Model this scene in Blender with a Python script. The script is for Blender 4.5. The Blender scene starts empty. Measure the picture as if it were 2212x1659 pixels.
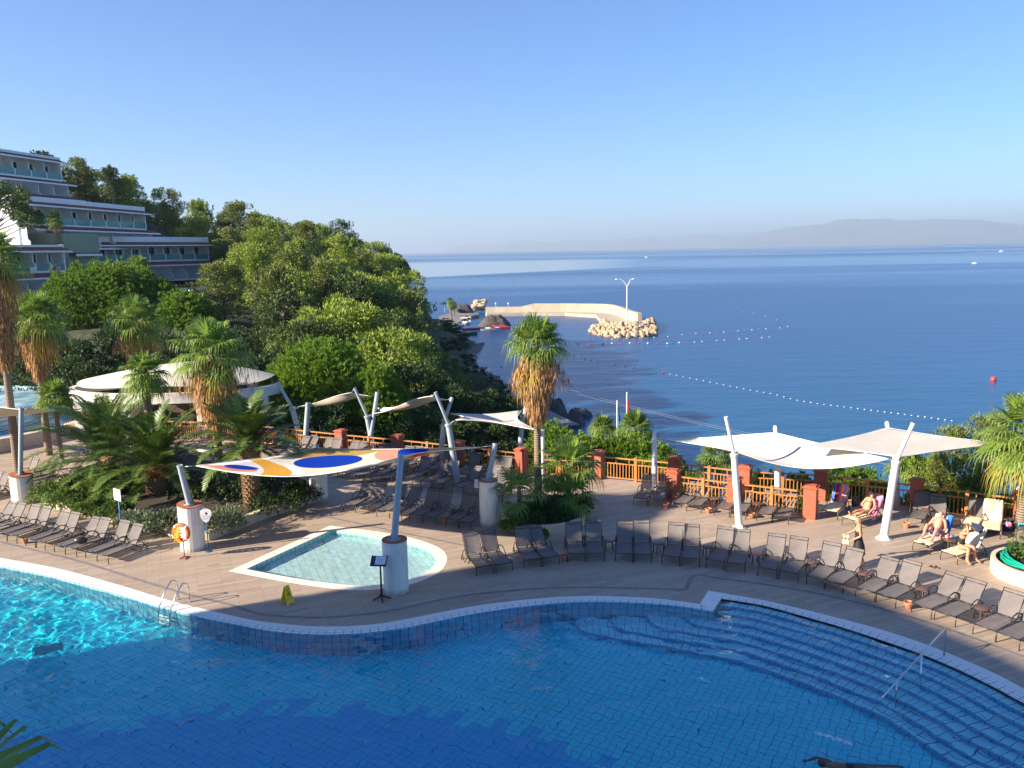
import bpy, bmesh, math, random
from mathutils import Vector, Matrix, noise
from mathutils.geometry import tessellate_polygon
R = math.radians
rnd = random.Random(7)
SC = bpy.context.scene
COL = SC.collection

# ---------------------------------------------------------------- camera
CAM_H = 11.0
FPX, CX, CY = 1790.0, 1106.0, 829.5          # the photograph measured as 2212 x 1659
PITCH, ROLL = math.atan(288 / FPX), R(1.06)
c_f = Vector((0, math.cos(PITCH), -math.sin(PITCH)))
_u0 = Vector((0, math.sin(PITCH), math.cos(PITCH)))
_r0 = Vector((1, 0, 0))
c_u = _u0 * math.cos(ROLL) + _r0 * math.sin(ROLL)
c_r = _r0 * math.cos(ROLL) - _u0 * math.sin(ROLL)
CPOS = Vector((0, 0, CAM_H))
cd = bpy.data.cameras.new('camera')
cam = bpy.data.objects.new('camera', cd)
COL.objects.link(cam)
mw = Matrix((c_r, c_u, -c_f)).transposed().to_4x4()
mw.translation = CPOS
cam.matrix_world = mw
cd.sensor_width = 36.0
cd.lens = 36.0 * FPX / 2212.0
cd.clip_start = 0.1
cd.clip_end = 200000.0
SC.camera = cam
SC.render.resolution_x, SC.render.resolution_y = 1024, 768

# ---------------------------------------------------------------- light
SUN_EL, SUN_AZ = R(24.0), R(249.0)            # azimuth clockwise from +Y
sun_dir = Vector((math.sin(SUN_AZ) * math.cos(SUN_EL), math.cos(SUN_AZ) * math.cos(SUN_EL), math.sin(SUN_EL)))
sd = bpy.data.lights.new('sun', 'SUN')
sd.energy = 5.0
sd.angle = R(0.53)
sd.color = (1.0, 0.85, 0.66)
so = bpy.data.objects.new('sun', sd)
COL.objects.link(so)
so.rotation_euler = (-sun_dir).to_track_quat('-Z', 'Y').to_euler()
W = bpy.data.worlds.new('World')
SC.world = W
W.use_nodes = True
wn = W.node_tree.nodes
wn.clear()
sky = wn.new('ShaderNodeTexSky')
sky.sky_type = 'NISHITA'
sky.sun_disc = False
sky.sun_elevation = SUN_EL
sky.sun_rotation = SUN_AZ
sky.altitude = 30
sky.air_density = 1.0
sky.dust_density = 0.1
sky.ozone_density = 6.0
bg = wn.new('ShaderNodeBackground')
bg.inputs[1].default_value = 0.076
wo = wn.new('ShaderNodeOutputWorld')
tint = wn.new('ShaderNodeMix')
tint.data_type, tint.blend_type = 'RGBA', 'MULTIPLY'
tint.inputs[0].default_value = 1.0
tint.inputs[7].default_value = (0.74, 0.85, 1.02, 1)      # white balance of the phone picture
W.node_tree.links.new(sky.outputs[0], tint.inputs[6])
W.node_tree.links.new(tint.outputs[2], bg.inputs[0])
W.node_tree.links.new(bg.outputs[0], wo.inputs[0])
SC.view_settings.view_transform = 'Standard'
SC.view_settings.look = 'None'
SC.view_settings.exposure = 1.42
SC.view_settings.gamma = 1.0
cy = SC.cycles
cy.max_bounces = 10
cy.diffuse_bounces = 4
cy.glossy_bounces = 5
cy.transmission_bounces = 8
cy.transparent_max_bounces = 12
cy.volume_bounces = 0
cy.caustics_reflective = False
cy.caustics_refractive = True
cy.sample_clamp_indirect = 4.0
cy.use_adaptive_sampling = True
cy.adaptive_threshold = 0.01
cy.use_denoising = True

# ---------------------------------------------------------------- projection helpers (used for laying things out on the ground)
def ray(x, y):
    return c_f + c_r * ((x - CX) / FPX) - c_u * ((y - CY) / FPX)
def P(x, y, z=0.0):
    d = ray(x, y)
    return CPOS + d * ((z - CAM_H) / d.z)
def PY(x, y, Y):
    d = ray(x, y)
    return CPOS + d * (Y / d.y)
def PD(x, y, D):                                # horizontal distance D from the camera
    d = ray(x, y)
    return CPOS + d * (D / math.hypot(d.x, d.y))
def pix(q):
    q = Vector(q) - CPOS
    z = q.dot(c_f)
    return CX + FPX * q.dot(c_r) / z, CY - FPX * q.dot(c_u) / z
def V2(p):
    return (p[0], p[1])

# ---------------------------------------------------------------- materials
MATS = {}
class NT:
    def __init__(s, name):
        m = bpy.data.materials.new(name)
        m.use_nodes = True
        s.m, s.t = m, m.node_tree
        s.t.nodes.clear()
        s.out = s.t.nodes.new('ShaderNodeOutputMaterial')
    def n(s, kind, **kw):
        nd = s.t.nodes.new(kind)
        for k, v in kw.items():
            if k.startswith('i_'):
                key = k[2:]
                key = int(key) if key.isdigit() else key
                s.put(nd.inputs[key], v)
            else:
                setattr(nd, k, v)
        return nd
    def put(s, sock, v):
        if isinstance(v, bpy.types.NodeSocket):
            s.t.links.new(v, sock)
        elif isinstance(v, bpy.types.Node):
            s.t.links.new(v.outputs[0], sock)
        elif isinstance(v, (tuple, list)) and sock.type == 'RGBA' and len(v) == 3:
            sock.default_value = (*v, 1)
        else:
            sock.default_value = v
    def obj(s):
        return s.n('ShaderNodeTexCoord').outputs['Object']
    def pos(s):
        return s.n('ShaderNodeNewGeometry').outputs['Position']
    def noise(s, scale, vec=None, detail=3, rough=0.5, dist=0.0):
        nd = s.n('ShaderNodeTexNoise')
        nd.inputs['Scale'].default_value = scale
        nd.inputs['Detail'].default_value = detail
        nd.inputs['Roughness'].default_value = rough
        nd.inputs['Distortion'].default_value = dist
        if vec is not None:
            s.put(nd.inputs['Vector'], vec)
        return nd.outputs['Fac']
    def ramp(s, fac, stops, interp='LINEAR'):
        nd = s.n('ShaderNodeValToRGB')
        s.put(nd.inputs[0], fac)
        cr = nd.color_ramp
        cr.interpolation = interp
        while len(cr.elements) < len(stops):
            cr.elements.new(0.5)
        for e, (p, c) in zip(cr.elements, stops):
            e.position = p
            e.color = (*c, 1) if len(c) == 3 else c
        return nd.outputs[0]
    def math(s, op, a, b=0.0, c=None, clamp=False):
        nd = s.n('ShaderNodeMath', operation=op, use_clamp=clamp)
        s.put(nd.inputs[0], a)
        s.put(nd.inputs[1], b)
        if c is not None:
            s.put(nd.inputs[2], c)
        return nd.outputs[0]
    def vmath(s, op, a, b=(0, 0, 0)):
        nd = s.n('ShaderNodeVectorMath', operation=op)
        s.put(nd.inputs[0], a)
        s.put(nd.inputs[1], b)
        return nd.outputs[0]
    def scale(s, a, k):
        nd = s.n('ShaderNodeVectorMath', operation='SCALE')
        s.put(nd.inputs[0], a)
        s.put(nd.inputs['Scale'], k)
        return nd.outputs[0]
    def mix(s, fac, a, b, blend='MIX'):
        nd = s.n('ShaderNodeMix', data_type='RGBA', blend_type=blend)
        s.put(nd.inputs[0], fac)
        s.put(nd.inputs[6], a)
        s.put(nd.inputs[7], b)
        return nd.outputs[2]
    def mapping(s, vec, scale=(1, 1, 1), rot=(0, 0, 0), loc=(0, 0, 0)):
        nd = s.n('ShaderNodeMapping')
        s.put(nd.inputs[0], vec)
        nd.inputs['Location'].default_value = loc
        nd.inputs['Rotation'].default_value = rot
        nd.inputs['Scale'].default_value = scale
        return nd.outputs[0]
    def bump(s, h, strength=0.3, dist=0.02):
        nd = s.n('ShaderNodeBump')
        nd.inputs['Strength'].default_value = strength
        nd.inputs['Distance'].default_value = dist
        s.put(nd.inputs['Height'], h)
        return nd.outputs[0]
    def pbr(s, col, rough=0.6, metal=0.0, normal=None, spec=0.5, **kw):
        b = s.n('ShaderNodeBsdfPrincipled')
        s.put(b.inputs['Base Color'], col)
        s.put(b.inputs['Roughness'], rough)
        s.put(b.inputs['Metallic'], metal)
        s.put(b.inputs['Specular IOR Level'], spec)
        if normal is not None:
            s.put(b.inputs['Normal'], normal)
        for k, v in kw.items():
            s.put(b.inputs[k.replace('_', ' ')], v)
        s.t.links.new(b.outputs[0], s.out.inputs[0])
        return s.m
    def surf(s, sh):
        s.put(s.out.inputs[0], sh)
        return s.m

def plain(name, col, rough=0.6, metal=0.0, var=0.12, scale=6.0, bump=0.0, spec=0.5):
    """a slightly uneven painted, plastic or metal surface"""
    t = NT(name)
    f = t.noise(scale, t.obj(), 5, 0.6)
    a = tuple(c * (1 - var) for c in col)
    b = tuple(min(1, c * (1 + var)) for c in col)
    c = t.ramp(f, [(0.3, a), (0.7, b)])
    nrm = t.bump(t.noise(scale * 8, t.obj(), 4), bump, 0.01) if bump else None
    return t.pbr(c, rough, metal, nrm, spec)

# ---------------------------------------------------------------- mesh builder
class MB:
    def __init__(s):
        s.v, s.f, s.mi, s.k = [], [], [], 0
    def add(s, vs, fs):
        o = len(s.v)
        s.v += [tuple(p) for p in vs]
        s.f += [tuple(i + o for i in f) for f in fs]
        s.mi += [s.k] * len(fs)
        return s
    def box(s, c, d, rz=0.0, taper=1.0):
        x, y, z = d[0] / 2, d[1] / 2, d[2] / 2
        M = Matrix.Rotation(rz, 3, 'Z')
        vs = []
        for sz in (-1, 1):
            k = taper if sz > 0 else 1
            for sx, sy in ((-1, -1), (1, -1), (1, 1), (-1, 1)):
                vs.append(M @ Vector((sx * x * k, sy * y * k, sz * z)) + Vector(c))
        return s.add(vs, [(3, 2, 1, 0), (4, 5, 6, 7), (0, 1, 5, 4), (1, 2, 6, 5), (2, 3, 7, 6), (3, 0, 4, 7)])
    def bar(s, a, b, w, h=None, up=(0, 0, 1)):
        """a rectangular bar from a to b, w wide, h high"""
        a, b = Vector(a), Vector(b)
        h = w if h is None else h
        d = (b - a).normalized()
        u = Vector(up)
        if abs(d.dot(u)) > 0.98:
            u = Vector((1, 0, 0))
        r = d.cross(u).normalized()
        u = r.cross(d).normalized()
        vs = []
        for p in (a, b):
            for i, j in ((-1, -1), (1, -1), (1, 1), (-1, 1)):
                vs.append(p + r * (i * w / 2) + u * (j * h / 2))
        return s.add(vs, [(0, 1, 2, 3), (7, 6, 5, 4), (1, 0, 4, 5), (2, 1, 5, 6), (3, 2, 6, 7), (0, 3, 7, 4)])
    def tube(s, pts, r, n=8, cap=True, closed=False):
        """a round tube along pts; r a number or one per point"""
        pts = [Vector(p) for p in pts]
        m = len(pts)
        rr = r if isinstance(r, (list, tuple)) else [r] * m
        vs, fs = [], []
        pr = None
        for i, p in enumerate(pts):
            if closed:
                d = pts[(i + 1) % m] - pts[i - 1]
            else:
                d = pts[min(i + 1, m - 1)] - pts[max(i - 1, 0)]
            d = d.normalized() if d.length > 1e-9 else Vector((0, 0, 1))
            if pr is None:
                a = Vector((0, 0, 1)) if abs(d.z) < 0.9 else Vector((1, 0, 0))
                x = d.cross(a).normalized()
            else:
                x = (pr - d * pr.dot(d))
                x = x.normalized() if x.length > 1e-6 else d.orthogonal().normalized()
            pr = x
            y = d.cross(x)
            for k in range(n):
                t = 2 * math.pi * k / n
                vs.append(p + (x * math.cos(t) + y * math.sin(t)) * rr[i])
        for i in range(m - 1 + (1 if closed else 0)):
            a, b = i * n, ((i + 1) % m) * n
            for k in range(n):
                fs.append((a + k, a + (k + 1) % n, b + (k + 1) % n, b + k))
        if cap and not closed:
            fs.append(tuple(range(n - 1, -1, -1)))
            fs.append(tuple(range((m - 1) * n, m * n)))
        return s.add(vs, fs)
    def lathe(s, prof, n=24, c=(0, 0, 0), cap=True, sx=1, sy=1):
        vs, fs = [], []
        for r, z in prof:
            for k in range(n):
                t = 2 * math.pi * k / n
                vs.append((c[0] + r * math.cos(t) * sx, c[1] + r * math.sin(t) * sy, c[2] + z))
        for i in range(len(prof) - 1):
            for k in range(n):
                fs.append((i * n + k, i * n + (k + 1) % n, (i + 1) * n + (k + 1) % n, (i + 1) * n + k))
        if cap:
            fs.append(tuple(range(n - 1, -1, -1)))
            fs.append(tuple(range((len(prof) - 1) * n, len(prof) * n)))
        return s.add(vs, fs)
    def prism(s, poly, z0, z1, bottom=True):
        """an upright slab with a (possibly concave) outline"""
        n = len(poly)
        tri = tessellate_polygon([[Vector((p[0], p[1], 0)) for p in poly]])
        area = sum(poly[i][0] * poly[(i + 1) % n][1] - poly[(i + 1) % n][0] * poly[i][1] for i in range(n))
        vs = [(p[0], p[1], z0) for p in poly] + [(p[0], p[1], z1) for p in poly]
        fs = []
        for t in tri:
            a, b, c = t
            cr = (poly[b][0] - poly[a][0]) * (poly[c][1] - poly[a][1]) - (poly[b][1] - poly[a][1]) * (poly[c][0] - poly[a][0])
            if cr < 0:
                b, c = c, b
            fs.append((a + n, b + n, c + n))
            if bottom:
                fs.append((c, b, a))
        for i in range(n):
            j = (i + 1) % n
            fs.append((i, j, j + n, i + n) if area > 0 else (j, i, i + n, j + n))
        return s.add(vs, fs)
    def grid(s, fn, nu, nv):
        vs = [fn(i / nu, j / nv) for j in range(nv + 1) for i in range(nu + 1)]
        fs = [(j * (nu + 1) + i, j * (nu + 1) + i + 1, (j + 1) * (nu + 1) + i + 1, (j + 1) * (nu + 1) + i) for j in range(nv) for i in range(nu)]
        return s.add(vs, fs)
    def xf(s, M, start=0):
        for i in range(start, len(s.v)):
            s.v[i] = tuple(M @ Vector(s.v[i]))
        return s
    def mesh(s, name, mats, smooth=False):
        me = bpy.data.meshes.new(name)
        me.from_pydata(s.v, [], s.f)
        for m in (mats if isinstance(mats, (list, tuple)) else [mats]):
            me.materials.append(m)
        if any(s.mi):
            me.polygons.foreach_set('material_index', s.mi)
        if smooth:
            me.polygons.foreach_set('use_smooth', [True] * len(me.polygons))
        me.update()
        return me
    def build(s, name, mats, parent=None, smooth=False, **tags):
        o = bpy.data.objects.new(name, s.mesh(name, mats, smooth))
        COL.objects.link(o)
        if parent is not None:
            o.parent = parent
        for k, v in tags.items():
            if v:
                o[k] = v
        return o

def autosmooth(o, ang=35):
    """round edges shade round, sharp ones stay sharp"""
    me = o.data
    me.polygons.foreach_set('use_smooth', [True] * len(me.polygons))
    try:
        me.set_sharp_from_angle(angle=R(ang))
    except Exception:
        pass
    return o
def thing(name, label, cat, loc=(0, 0, 0), rz=0.0, group=None):
    o = bpy.data.objects.new(name, None)
    COL.objects.link(o)
    o.location = loc
    o.rotation_euler = (0, 0, rz)
    o.empty_display_size = 0.3
    o['label'], o['category'] = label, cat
    if group:
        o['group'] = group
    return o
def tag(o, label, cat, group=None, kind=None):
    o['label'], o['category'] = label, cat
    if group:
        o['group'] = group
    if kind:
        o['kind'] = kind
    return o
def struct(name, mb, m, smooth=False):
    return mb.build(name, m, smooth=smooth, kind='structure')
CH = {}
def dup(root, loc=None, rz=None, label=None, group=None, scale=None):
    def cp(o, par):
        c = o.copy()
        COL.objects.link(c)
        c.parent = par
        for k in [k for k in o.children]:
            cp(k, c)
        return c
    r = cp(root, None)
    if loc is not None:
        r.location = loc
    if rz is not None:
        r.rotation_euler = (0, 0, rz)
    if scale is not None:
        r.scale = (scale,) * 3 if not isinstance(scale, (tuple, list)) else scale
    if label:
        r['label'] = label
    if group:
        r['group'] = group
    return r
ORD = ['first', 'second', 'third', 'fourth', 'fifth', 'sixth', 'seventh', 'eighth', 'ninth', 'tenth', 'eleventh', 'twelfth', 'thirteenth',
       'fourteenth', 'fifteenth', 'sixteenth', 'seventeenth', 'eighteenth', 'nineteenth', 'twentieth', 'twenty-first', 'twenty-second',
       'twenty-third', 'twenty-fourth', 'twenty-fifth', 'twenty-sixth', 'twenty-seventh', 'twenty-eighth', 'twenty-ninth', 'thirtieth']
for _t, _n in (('thirty', 30), ('forty', 40), ('fifty', 50)):
    if _n > 30:
        ORD.append({40: 'fortieth', 50: 'fiftieth'}[_n])
    ORD += [_t + '-' + w for w in ORD[:9]]
def lerp(a, b, t):
    return a + (b - a) * t
def interp(x, tab):
    if x <= tab[0][0]:
        return tab[0][1]
    for (a, b), (c, d) in zip(tab, tab[1:]):
        if x <= c:
            return b + (d - b) * (x - a) / (c - a)
    return tab[-1][1]
def smooth_line(pts, step=0.25):
    """Catmull-Rom through 2D points"""
    out = []
    n = len(pts)
    for i in range(n - 1):
        p0, p1, p2, p3 = (Vector(pts[max(i - 1, 0)][:2]), Vector(pts[i][:2]), Vector(pts[i + 1][:2]), Vector(pts[min(i + 2, n - 1)][:2]))
        m = max(1, int((p2 - p1).length / step))
        for k in range(m):
            t = k / m
            out.append(0.5 * ((2 * p1) + (p2 - p0) * t + (2 * p0 - 5 * p1 + 4 * p2 - p3) * t * t + (3 * p1 - p0 - 3 * p2 + p3) * t ** 3))
    out.append(Vector(pts[-1][:2]))
    return out
def offset_line(pts, d):
    """shift a 2D polyline sideways: d > 0 to its left"""
    out = []
    n = len(pts)
    for i, p in enumerate(pts):
        t = (pts[min(i + 1, n - 1)] - pts[max(i - 1, 0)])
        t = t.normalized() if t.length > 1e-9 else Vector((1, 0))
        out.append(p + Vector((-t.y, t.x)) * d)
    return out
# ================================================================ the unseen hotel block behind the camera (its roofline shaped to throw the shade on the pool)
t = NT('hotel_plaster')
m_plaster = t.pbr(t.ramp(t.noise(0.8, t.obj(), 6, 0.6), [(0.35, (0.74, 0.73, 0.71)), (0.65, (0.84, 0.83, 0.81))]), 0.85)
Sv = Vector((math.sin(R(69)), math.cos(R(69))))
Nv = Vector((Sv.y, -Sv.x))
def roofpoly(pts, d0, d1, mb):
    """a block whose outline (s across the sun, h up) is drawn square to the sun and pushed back from d0 to d1"""
    n = len(pts)
    f0 = [(*(Sv * d0 + Nv * s), h) for s, h in pts]
    f1 = [(*(Sv * d1 + Nv * s), h) for s, h in pts]
    tri = tessellate_polygon([[Vector((s, h, 0)) for s, h in pts]])
    fs = [tuple(t_) for t_ in tri] + [tuple(i + n for i in reversed(t_)) for t_ in tri]
    fs += [(i, (i + 1) % n, (i + 1) % n + n, i + n) for i in range(n)]
    mb.add(f0 + f1, fs)
hb = MB()
roofpoly([(-26.3, -1), (-26.5, 7), (-26.5, 12.2), (-26.0, 13.8), (-26.4, 15.2), (-26.6, 18.3), (-24.9, 18.8), (-23.6, 19.3), (-22, 19.7), (-17, 19.85), (-12, 20.0), (6, 20.3), (6, -1)], -25, -33, hb)
roofpoly([(6, -1), (6, 21), (34, 21), (34, -1)], -25, -33, hb)
roofpoly([(-33.4, 17.6), (-33.1, 18.2), (-32.3, 18.9), (-31.2, 19.1), (-30, 19.4), (-28.9, 19.1), (-28.2, 18.6), (-26.7, 18.3), (-26.65, 15.6), (-27.4, 16.4), (-27.8, 17.5), (-31, 17.9)], -25, -25.4, hb)  # thin added slab, outline shaped to cast the separate patch of shade
hotel_near = hb.build('unseen_hotel_block', m_plaster)
tag(hotel_near, 'unseen plastered hotel block, roof edge shaped to shade the big pool', 'building')

# ================================================================ pool outlines
IN_PX = [(-60, 1210), (0, 1223), (124, 1249), (248, 1282.5), (347, 1310), (421.6, 1329.6), (494, 1345), (593, 1363), (667, 1369.5), (742, 1369.5), (816, 1364),
         (891, 1352.5), (965, 1337), (1042, 1322), (1150, 1307), (1262, 1299), (1390.6, 1302), (1470, 1309), (1540, 1320)]
OUT_PX = [(-60, 1189), (0, 1205), (124, 1228), (248, 1261), (372, 1298.6), (471, 1323), (548.6, 1340), (593, 1346), (667, 1352.5), (742, 1353), (816, 1347.6), (891, 1335),
          (965, 1320), (1042, 1306.6), (1150, 1294), (1262, 1287.5), (1390.6, 1291), (1470, 1299), (1512, 1305)]
RIN_PX = [(1558, 1292.4), (1648, 1307), (1734, 1329.8), (1820, 1354.7), (1906, 1382.6), (1992, 1412.7), (2078, 1449), (2164, 1492), (2212, 1518)]
ROUT_PX = [(1530, 1276), (1562.5, 1281.6), (1648.4, 1296.6), (1734, 1316), (1820, 1337.4), (1906, 1361), (1992, 1389), (2078, 1423.4), (2164, 1462), (2212, 1487.8)]
Lin = [V2(P(x, y)) for x, y in IN_PX]
Lout = [V2(P(x, y)) for x, y in OUT_PX]
Rin = [V2(P(x, y)) for x, y in RIN_PX] + [(13.05, 16.9), (13.7, 14.2), (13.9, 11.0), (13.4, 8.0)]
Rout = [V2(P(x, y)) for x, y in ROUT_PX] + [(13.6, 17.1), (14.3, 14.2), (14.5, 11.0), (13.9, 7.7)]
Lin = smooth_line([(-31, 33.3), (-25, 31.2)] + Lin[1:], 0.25)
Lout = smooth_line([(-31.3, 34.2), (-25.3, 32.1)] + Lout[1:], 0.25)
Rin = smooth_line(Rin, 0.25)
Rout = smooth_line(Rout, 0.25)
def resample(pts, n):
    L = [0]
    for a, b in zip(pts, pts[1:]):
        L.append(L[-1] + (b - a).length)
    out, j = [], 0
    for i in range(n):
        s = L[-1] * i / (n - 1)
        while j < len(L) - 2 and L[j + 1] < s:
            j += 1
        t = (s - L[j]) / max(1e-9, L[j + 1] - L[j])
        out.append(pts[j].lerp(pts[j + 1], min(1, t)))
    return out
def plen(pts):
    return sum((b - a).length for a, b in zip(pts, pts[1:]))
near_edge = [Vector((13.4, 8.0)), Vector((12, 5.4)), Vector((-31, 5.4))]
pool_in = Lin + Rin + near_edge[1:]
pool_out = Lout + Rout + [Vector((12.2, 4.8)), Vector((-31.3, 4.8))]

# children's pool
KIN_PX = [(518, 1229), (640, 1178), (716, 1143), (742, 1144), (800, 1152), (855, 1160), (890, 1168), (915, 1180), (932, 1197), (926, 1221), (905, 1243), (870, 1258), (830, 1267), (790, 1272), (740, 1271), (690, 1264), (620, 1250), (560, 1237)]
kc = [Vector(V2(P(x, y, 0))) for x, y in [(532, 1229), (717, 1144.5), (800, 1155), (870, 1168), (925, 1187), (941, 1206), (930, 1229), (896, 1247), (850, 1259), (790, 1264), (735, 1262), (640, 1249)]]
kid_in = [kc[0]] + [kc[0].lerp(kc[1], i / 20) for i in range(1, 20)] + smooth_line(kc[1:] + [kc[0]], 0.2)[:-1]
def offset_ring(ring, d):
    n = len(ring)
    ar = sum(ring[i].x * ring[(i + 1) % n].y - ring[(i + 1) % n].x * ring[i].y for i in range(n))
    sg = 1 if ar > 0 else -1
    out = []
    for i, p in enumerate(ring):
        a = (p - ring[i - 1]).normalized()
        b = (ring[(i + 1) % n] - p).normalized()
        na, nb = Vector((a.y, -a.x)) * sg, Vector((b.y, -b.x)) * sg
        m = na + nb
        k = m.length
        m = m.normalized()
        out.append(p + m * d / max(0.35, m.dot(na)))
    return out
kid_out = offset_ring(kid_in, 0.42)

# ================================================================ deck
FENCE = [(-24.0, 50.5), (-16.5, 48.6), (-9.56, 45.04), (-6.22, 43.45), (-2.82, 41.77), (0.4, 39.92), (4.1, 39.05), (7.52, 37.52), (7.05, 35.3), (9.35, 33.9), (12.1, 32.5), (13.4, 35.0), (16.72, 33.22), (19.75, 31.09), (23.3, 28.7), (27.5, 25.5)]
deck_outer = [(-60, 28), (-60, 52)] + [(-24.0, 50.9)] + [(x + 0.2, y + 0.35) for x, y in FENCE[1:]] + [(34, 20), (34, 2), (-60, 2)]
t = NT('deck_tiles')
pv = t.pos()
TILE_ROT = R(-22)
mp = t.mapping(pv, rot=(0, 0, TILE_ROT))
br = t.n('ShaderNodeTexBrick', offset=0.37, squash=1.0)
t.put(br.inputs['Vector'], mp)
br.inputs['Scale'].default_value = 1.0
br.inputs['Brick Width'].default_value = 1.2
br.inputs['Row Height'].default_value = 0.2
br.inputs['Mortar Size'].default_value = 0.006
br.inputs['Mortar Smooth'].default_value = 0.3
br.inputs['Bias'].default_value = 0.0
br.inputs['Color1'].default_value = (0.0, 0.0, 0.0, 1)
br.inputs['Color2'].default_value = (1.0, 1.0, 1.0, 1)
br.inputs['Mortar'].default_value = (0.5, 0.5, 0.5, 1)
plank = t.ramp(br.outputs[0], [(0.0, (0.325, 0.255, 0.195)), (0.35, (0.36, 0.285, 0.22)), (0.7, (0.39, 0.31, 0.24)), (1.0, (0.425, 0.345, 0.27))])
grain = t.noise(6, t.mapping(pv, scale=(0.5, 7, 1), rot=(0, 0, TILE_ROT)), 6, 0.65)
c = t.mix(0.42, plank, t.ramp(grain, [(0.3, (0.40, 0.38, 0.36)), (0.7, (0.62, 0.61, 0.60))]), 'OVERLAY')
blot = t.noise(0.35, pv, 5, 0.6, 0.4)
c = t.mix(t.ramp(blot, [(0.38, (0, 0, 0)), (0.68, (0.35, 0.35, 0.35))]), c, (0.42, 0.36, 0.30))
wet = t.ramp(t.noise(1.3, t.mapping(pv, scale=(1, 2.2, 1)), 4, 0.55, 0.8), [(0.66, (0, 0, 0)), (0.71, (0.5, 0.5, 0.5))])
c = t.mix(wet, c, (0.20, 0.135, 0.09))
c = t.mix(br.outputs['Fac'], c, (0.17, 0.13, 0.10))
m_deck = t.pbr(c, t.ramp(wet, [(0, (0.62, 0.62, 0.62)), (0.6, (0.38, 0.38, 0.38))]), 0, t.bump(br.outputs['Fac'], -0.3, 0.004))
def ring_sheet(outer, holes, z, mb):
    rings = [[Vector((p[0], p[1], 0)) for p in outer]] + [[Vector((p[0], p[1], 0)) for p in h] for h in holes]
    flat = [p for r_ in rings for p in r_]
    tri = tessellate_polygon(rings)
    fs = []
    for a, b, c_ in tri:
        A, B, C_ = flat[a], flat[b], flat[c_]
        if (B.x - A.x) * (C_.y - A.y) - (B.y - A.y) * (C_.x - A.x) < 0:
            b, c_ = c_, b
        fs.append((a, b, c_))
    mb.add([(p.x, p.y, z) for p in flat], fs)
db = MB()
ring_sheet(deck_outer, [pool_out, kid_out], 0.0, db)
n = len(deck_outer)
ow = MB()
for i in range(n):                      # the deck's own edge, down into the slope
    a, b = deck_outer[i], deck_outer[(i + 1) % n]
    db.add([(a[0], a[1], 0), (b[0], b[1], 0), (b[0], b[1], -3), (a[0], a[1], -3)], [(0, 1, 2, 3)])
struct('deck', db, m_deck)

# dark joint strips let into the deck
t = NT('joint_strip')
m_joint = t.pbr(t.ramp(t.noise(3, t.obj(), 4), [(0.3, (0.16, 0.15, 0.145)), (0.7, (0.24, 0.22, 0.21))]), 0.7)
def strip_line(mb, pts, w, z):
    a, b = offset_line(pts, w / 2), offset_line(pts, -w / 2)
    vs = [(p.x, p.y, z) for p in a] + [(p.x, p.y, z) for p in b]
    n_ = len(pts)
    mb.add(vs, [(i + n_, i + 1 + n_, i + 1, i) for i in range(n_ - 1)])
jb = MB()
for px in ([(0, 1170), (60, 1185), (170, 1212), (330, 1262), (430, 1290), (500, 1307), (560, 1326), (640, 1333), (720, 1333), (840, 1320), (940, 1298), (1040, 1282), (1200, 1270), (1340, 1270), (1482, 1274)],
           [(646, 1105), (700, 1115), (855, 1148), (1002, 1178), (1058, 1192)],
           [(1482, 1274), (1500, 1244), (1560, 1250), (1700, 1270), (1820, 1294), (1940, 1325), (2060, 1363), (2212, 1418)]):
    strip_line(jb, smooth_line([V2(P(x, y)) for x, y in px], 0.3), 0.13, 0.004)
struct('joint_strip', jb, m_joint)

# ================================================================ tiles
def tile_mat(name, a, b, grout, su, sv, dark=None, uv=True, rot=0.0, gw=0.05, fade=None, rough=0.25, irr=0.12):
    """small glazed tiles; grout lines along both directions; per-tile tone"""
    t = NT(name)
    vec = t.n('ShaderNodeUVMap').outputs[0] if uv else t.mapping(t.pos(), rot=(0, 0, rot))
    sep = t.n('ShaderNodeSeparateXYZ')
    t.put(sep.inputs[0], vec)
    u = t.math('DIVIDE', sep.outputs[0], su)
    v = t.math('DIVIDE', sep.outputs[1], sv)
    fu, fv = t.math('FRACT', u), t.math('FRACT', v)
    du = t.math('ABSOLUTE', t.math('SUBTRACT', fu, 0.5))
    dv = t.math('ABSOLUTE', t.math('SUBTRACT', fv, 0.5))
    g = t.math('MAXIMUM', t.math('GREATER_THAN', du, 0.5 - gw), t.math('GREATER_THAN', dv, 0.5 - gw * su / sv))
    cell = t.n('ShaderNodeCombineXYZ')
    t.put(cell.inputs[0], t.math('FLOOR', u))
    t.put(cell.inputs[1], t.math('FLOOR', v))
    wn_ = t.n('ShaderNodeTexWhiteNoise', noise_dimensions='2D')
    t.put(wn_.inputs['Vector'], cell)
    c = t.mix(t.ramp(wn_.outputs[0], [(0, (0, 0, 0)), (1, (1, 1, 1))]), a, b)
    if dark:
        c = dark(t, c, vec, cell)
    c = t.mix(g, c, grout)
    return t.pbr(c, rough)
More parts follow.
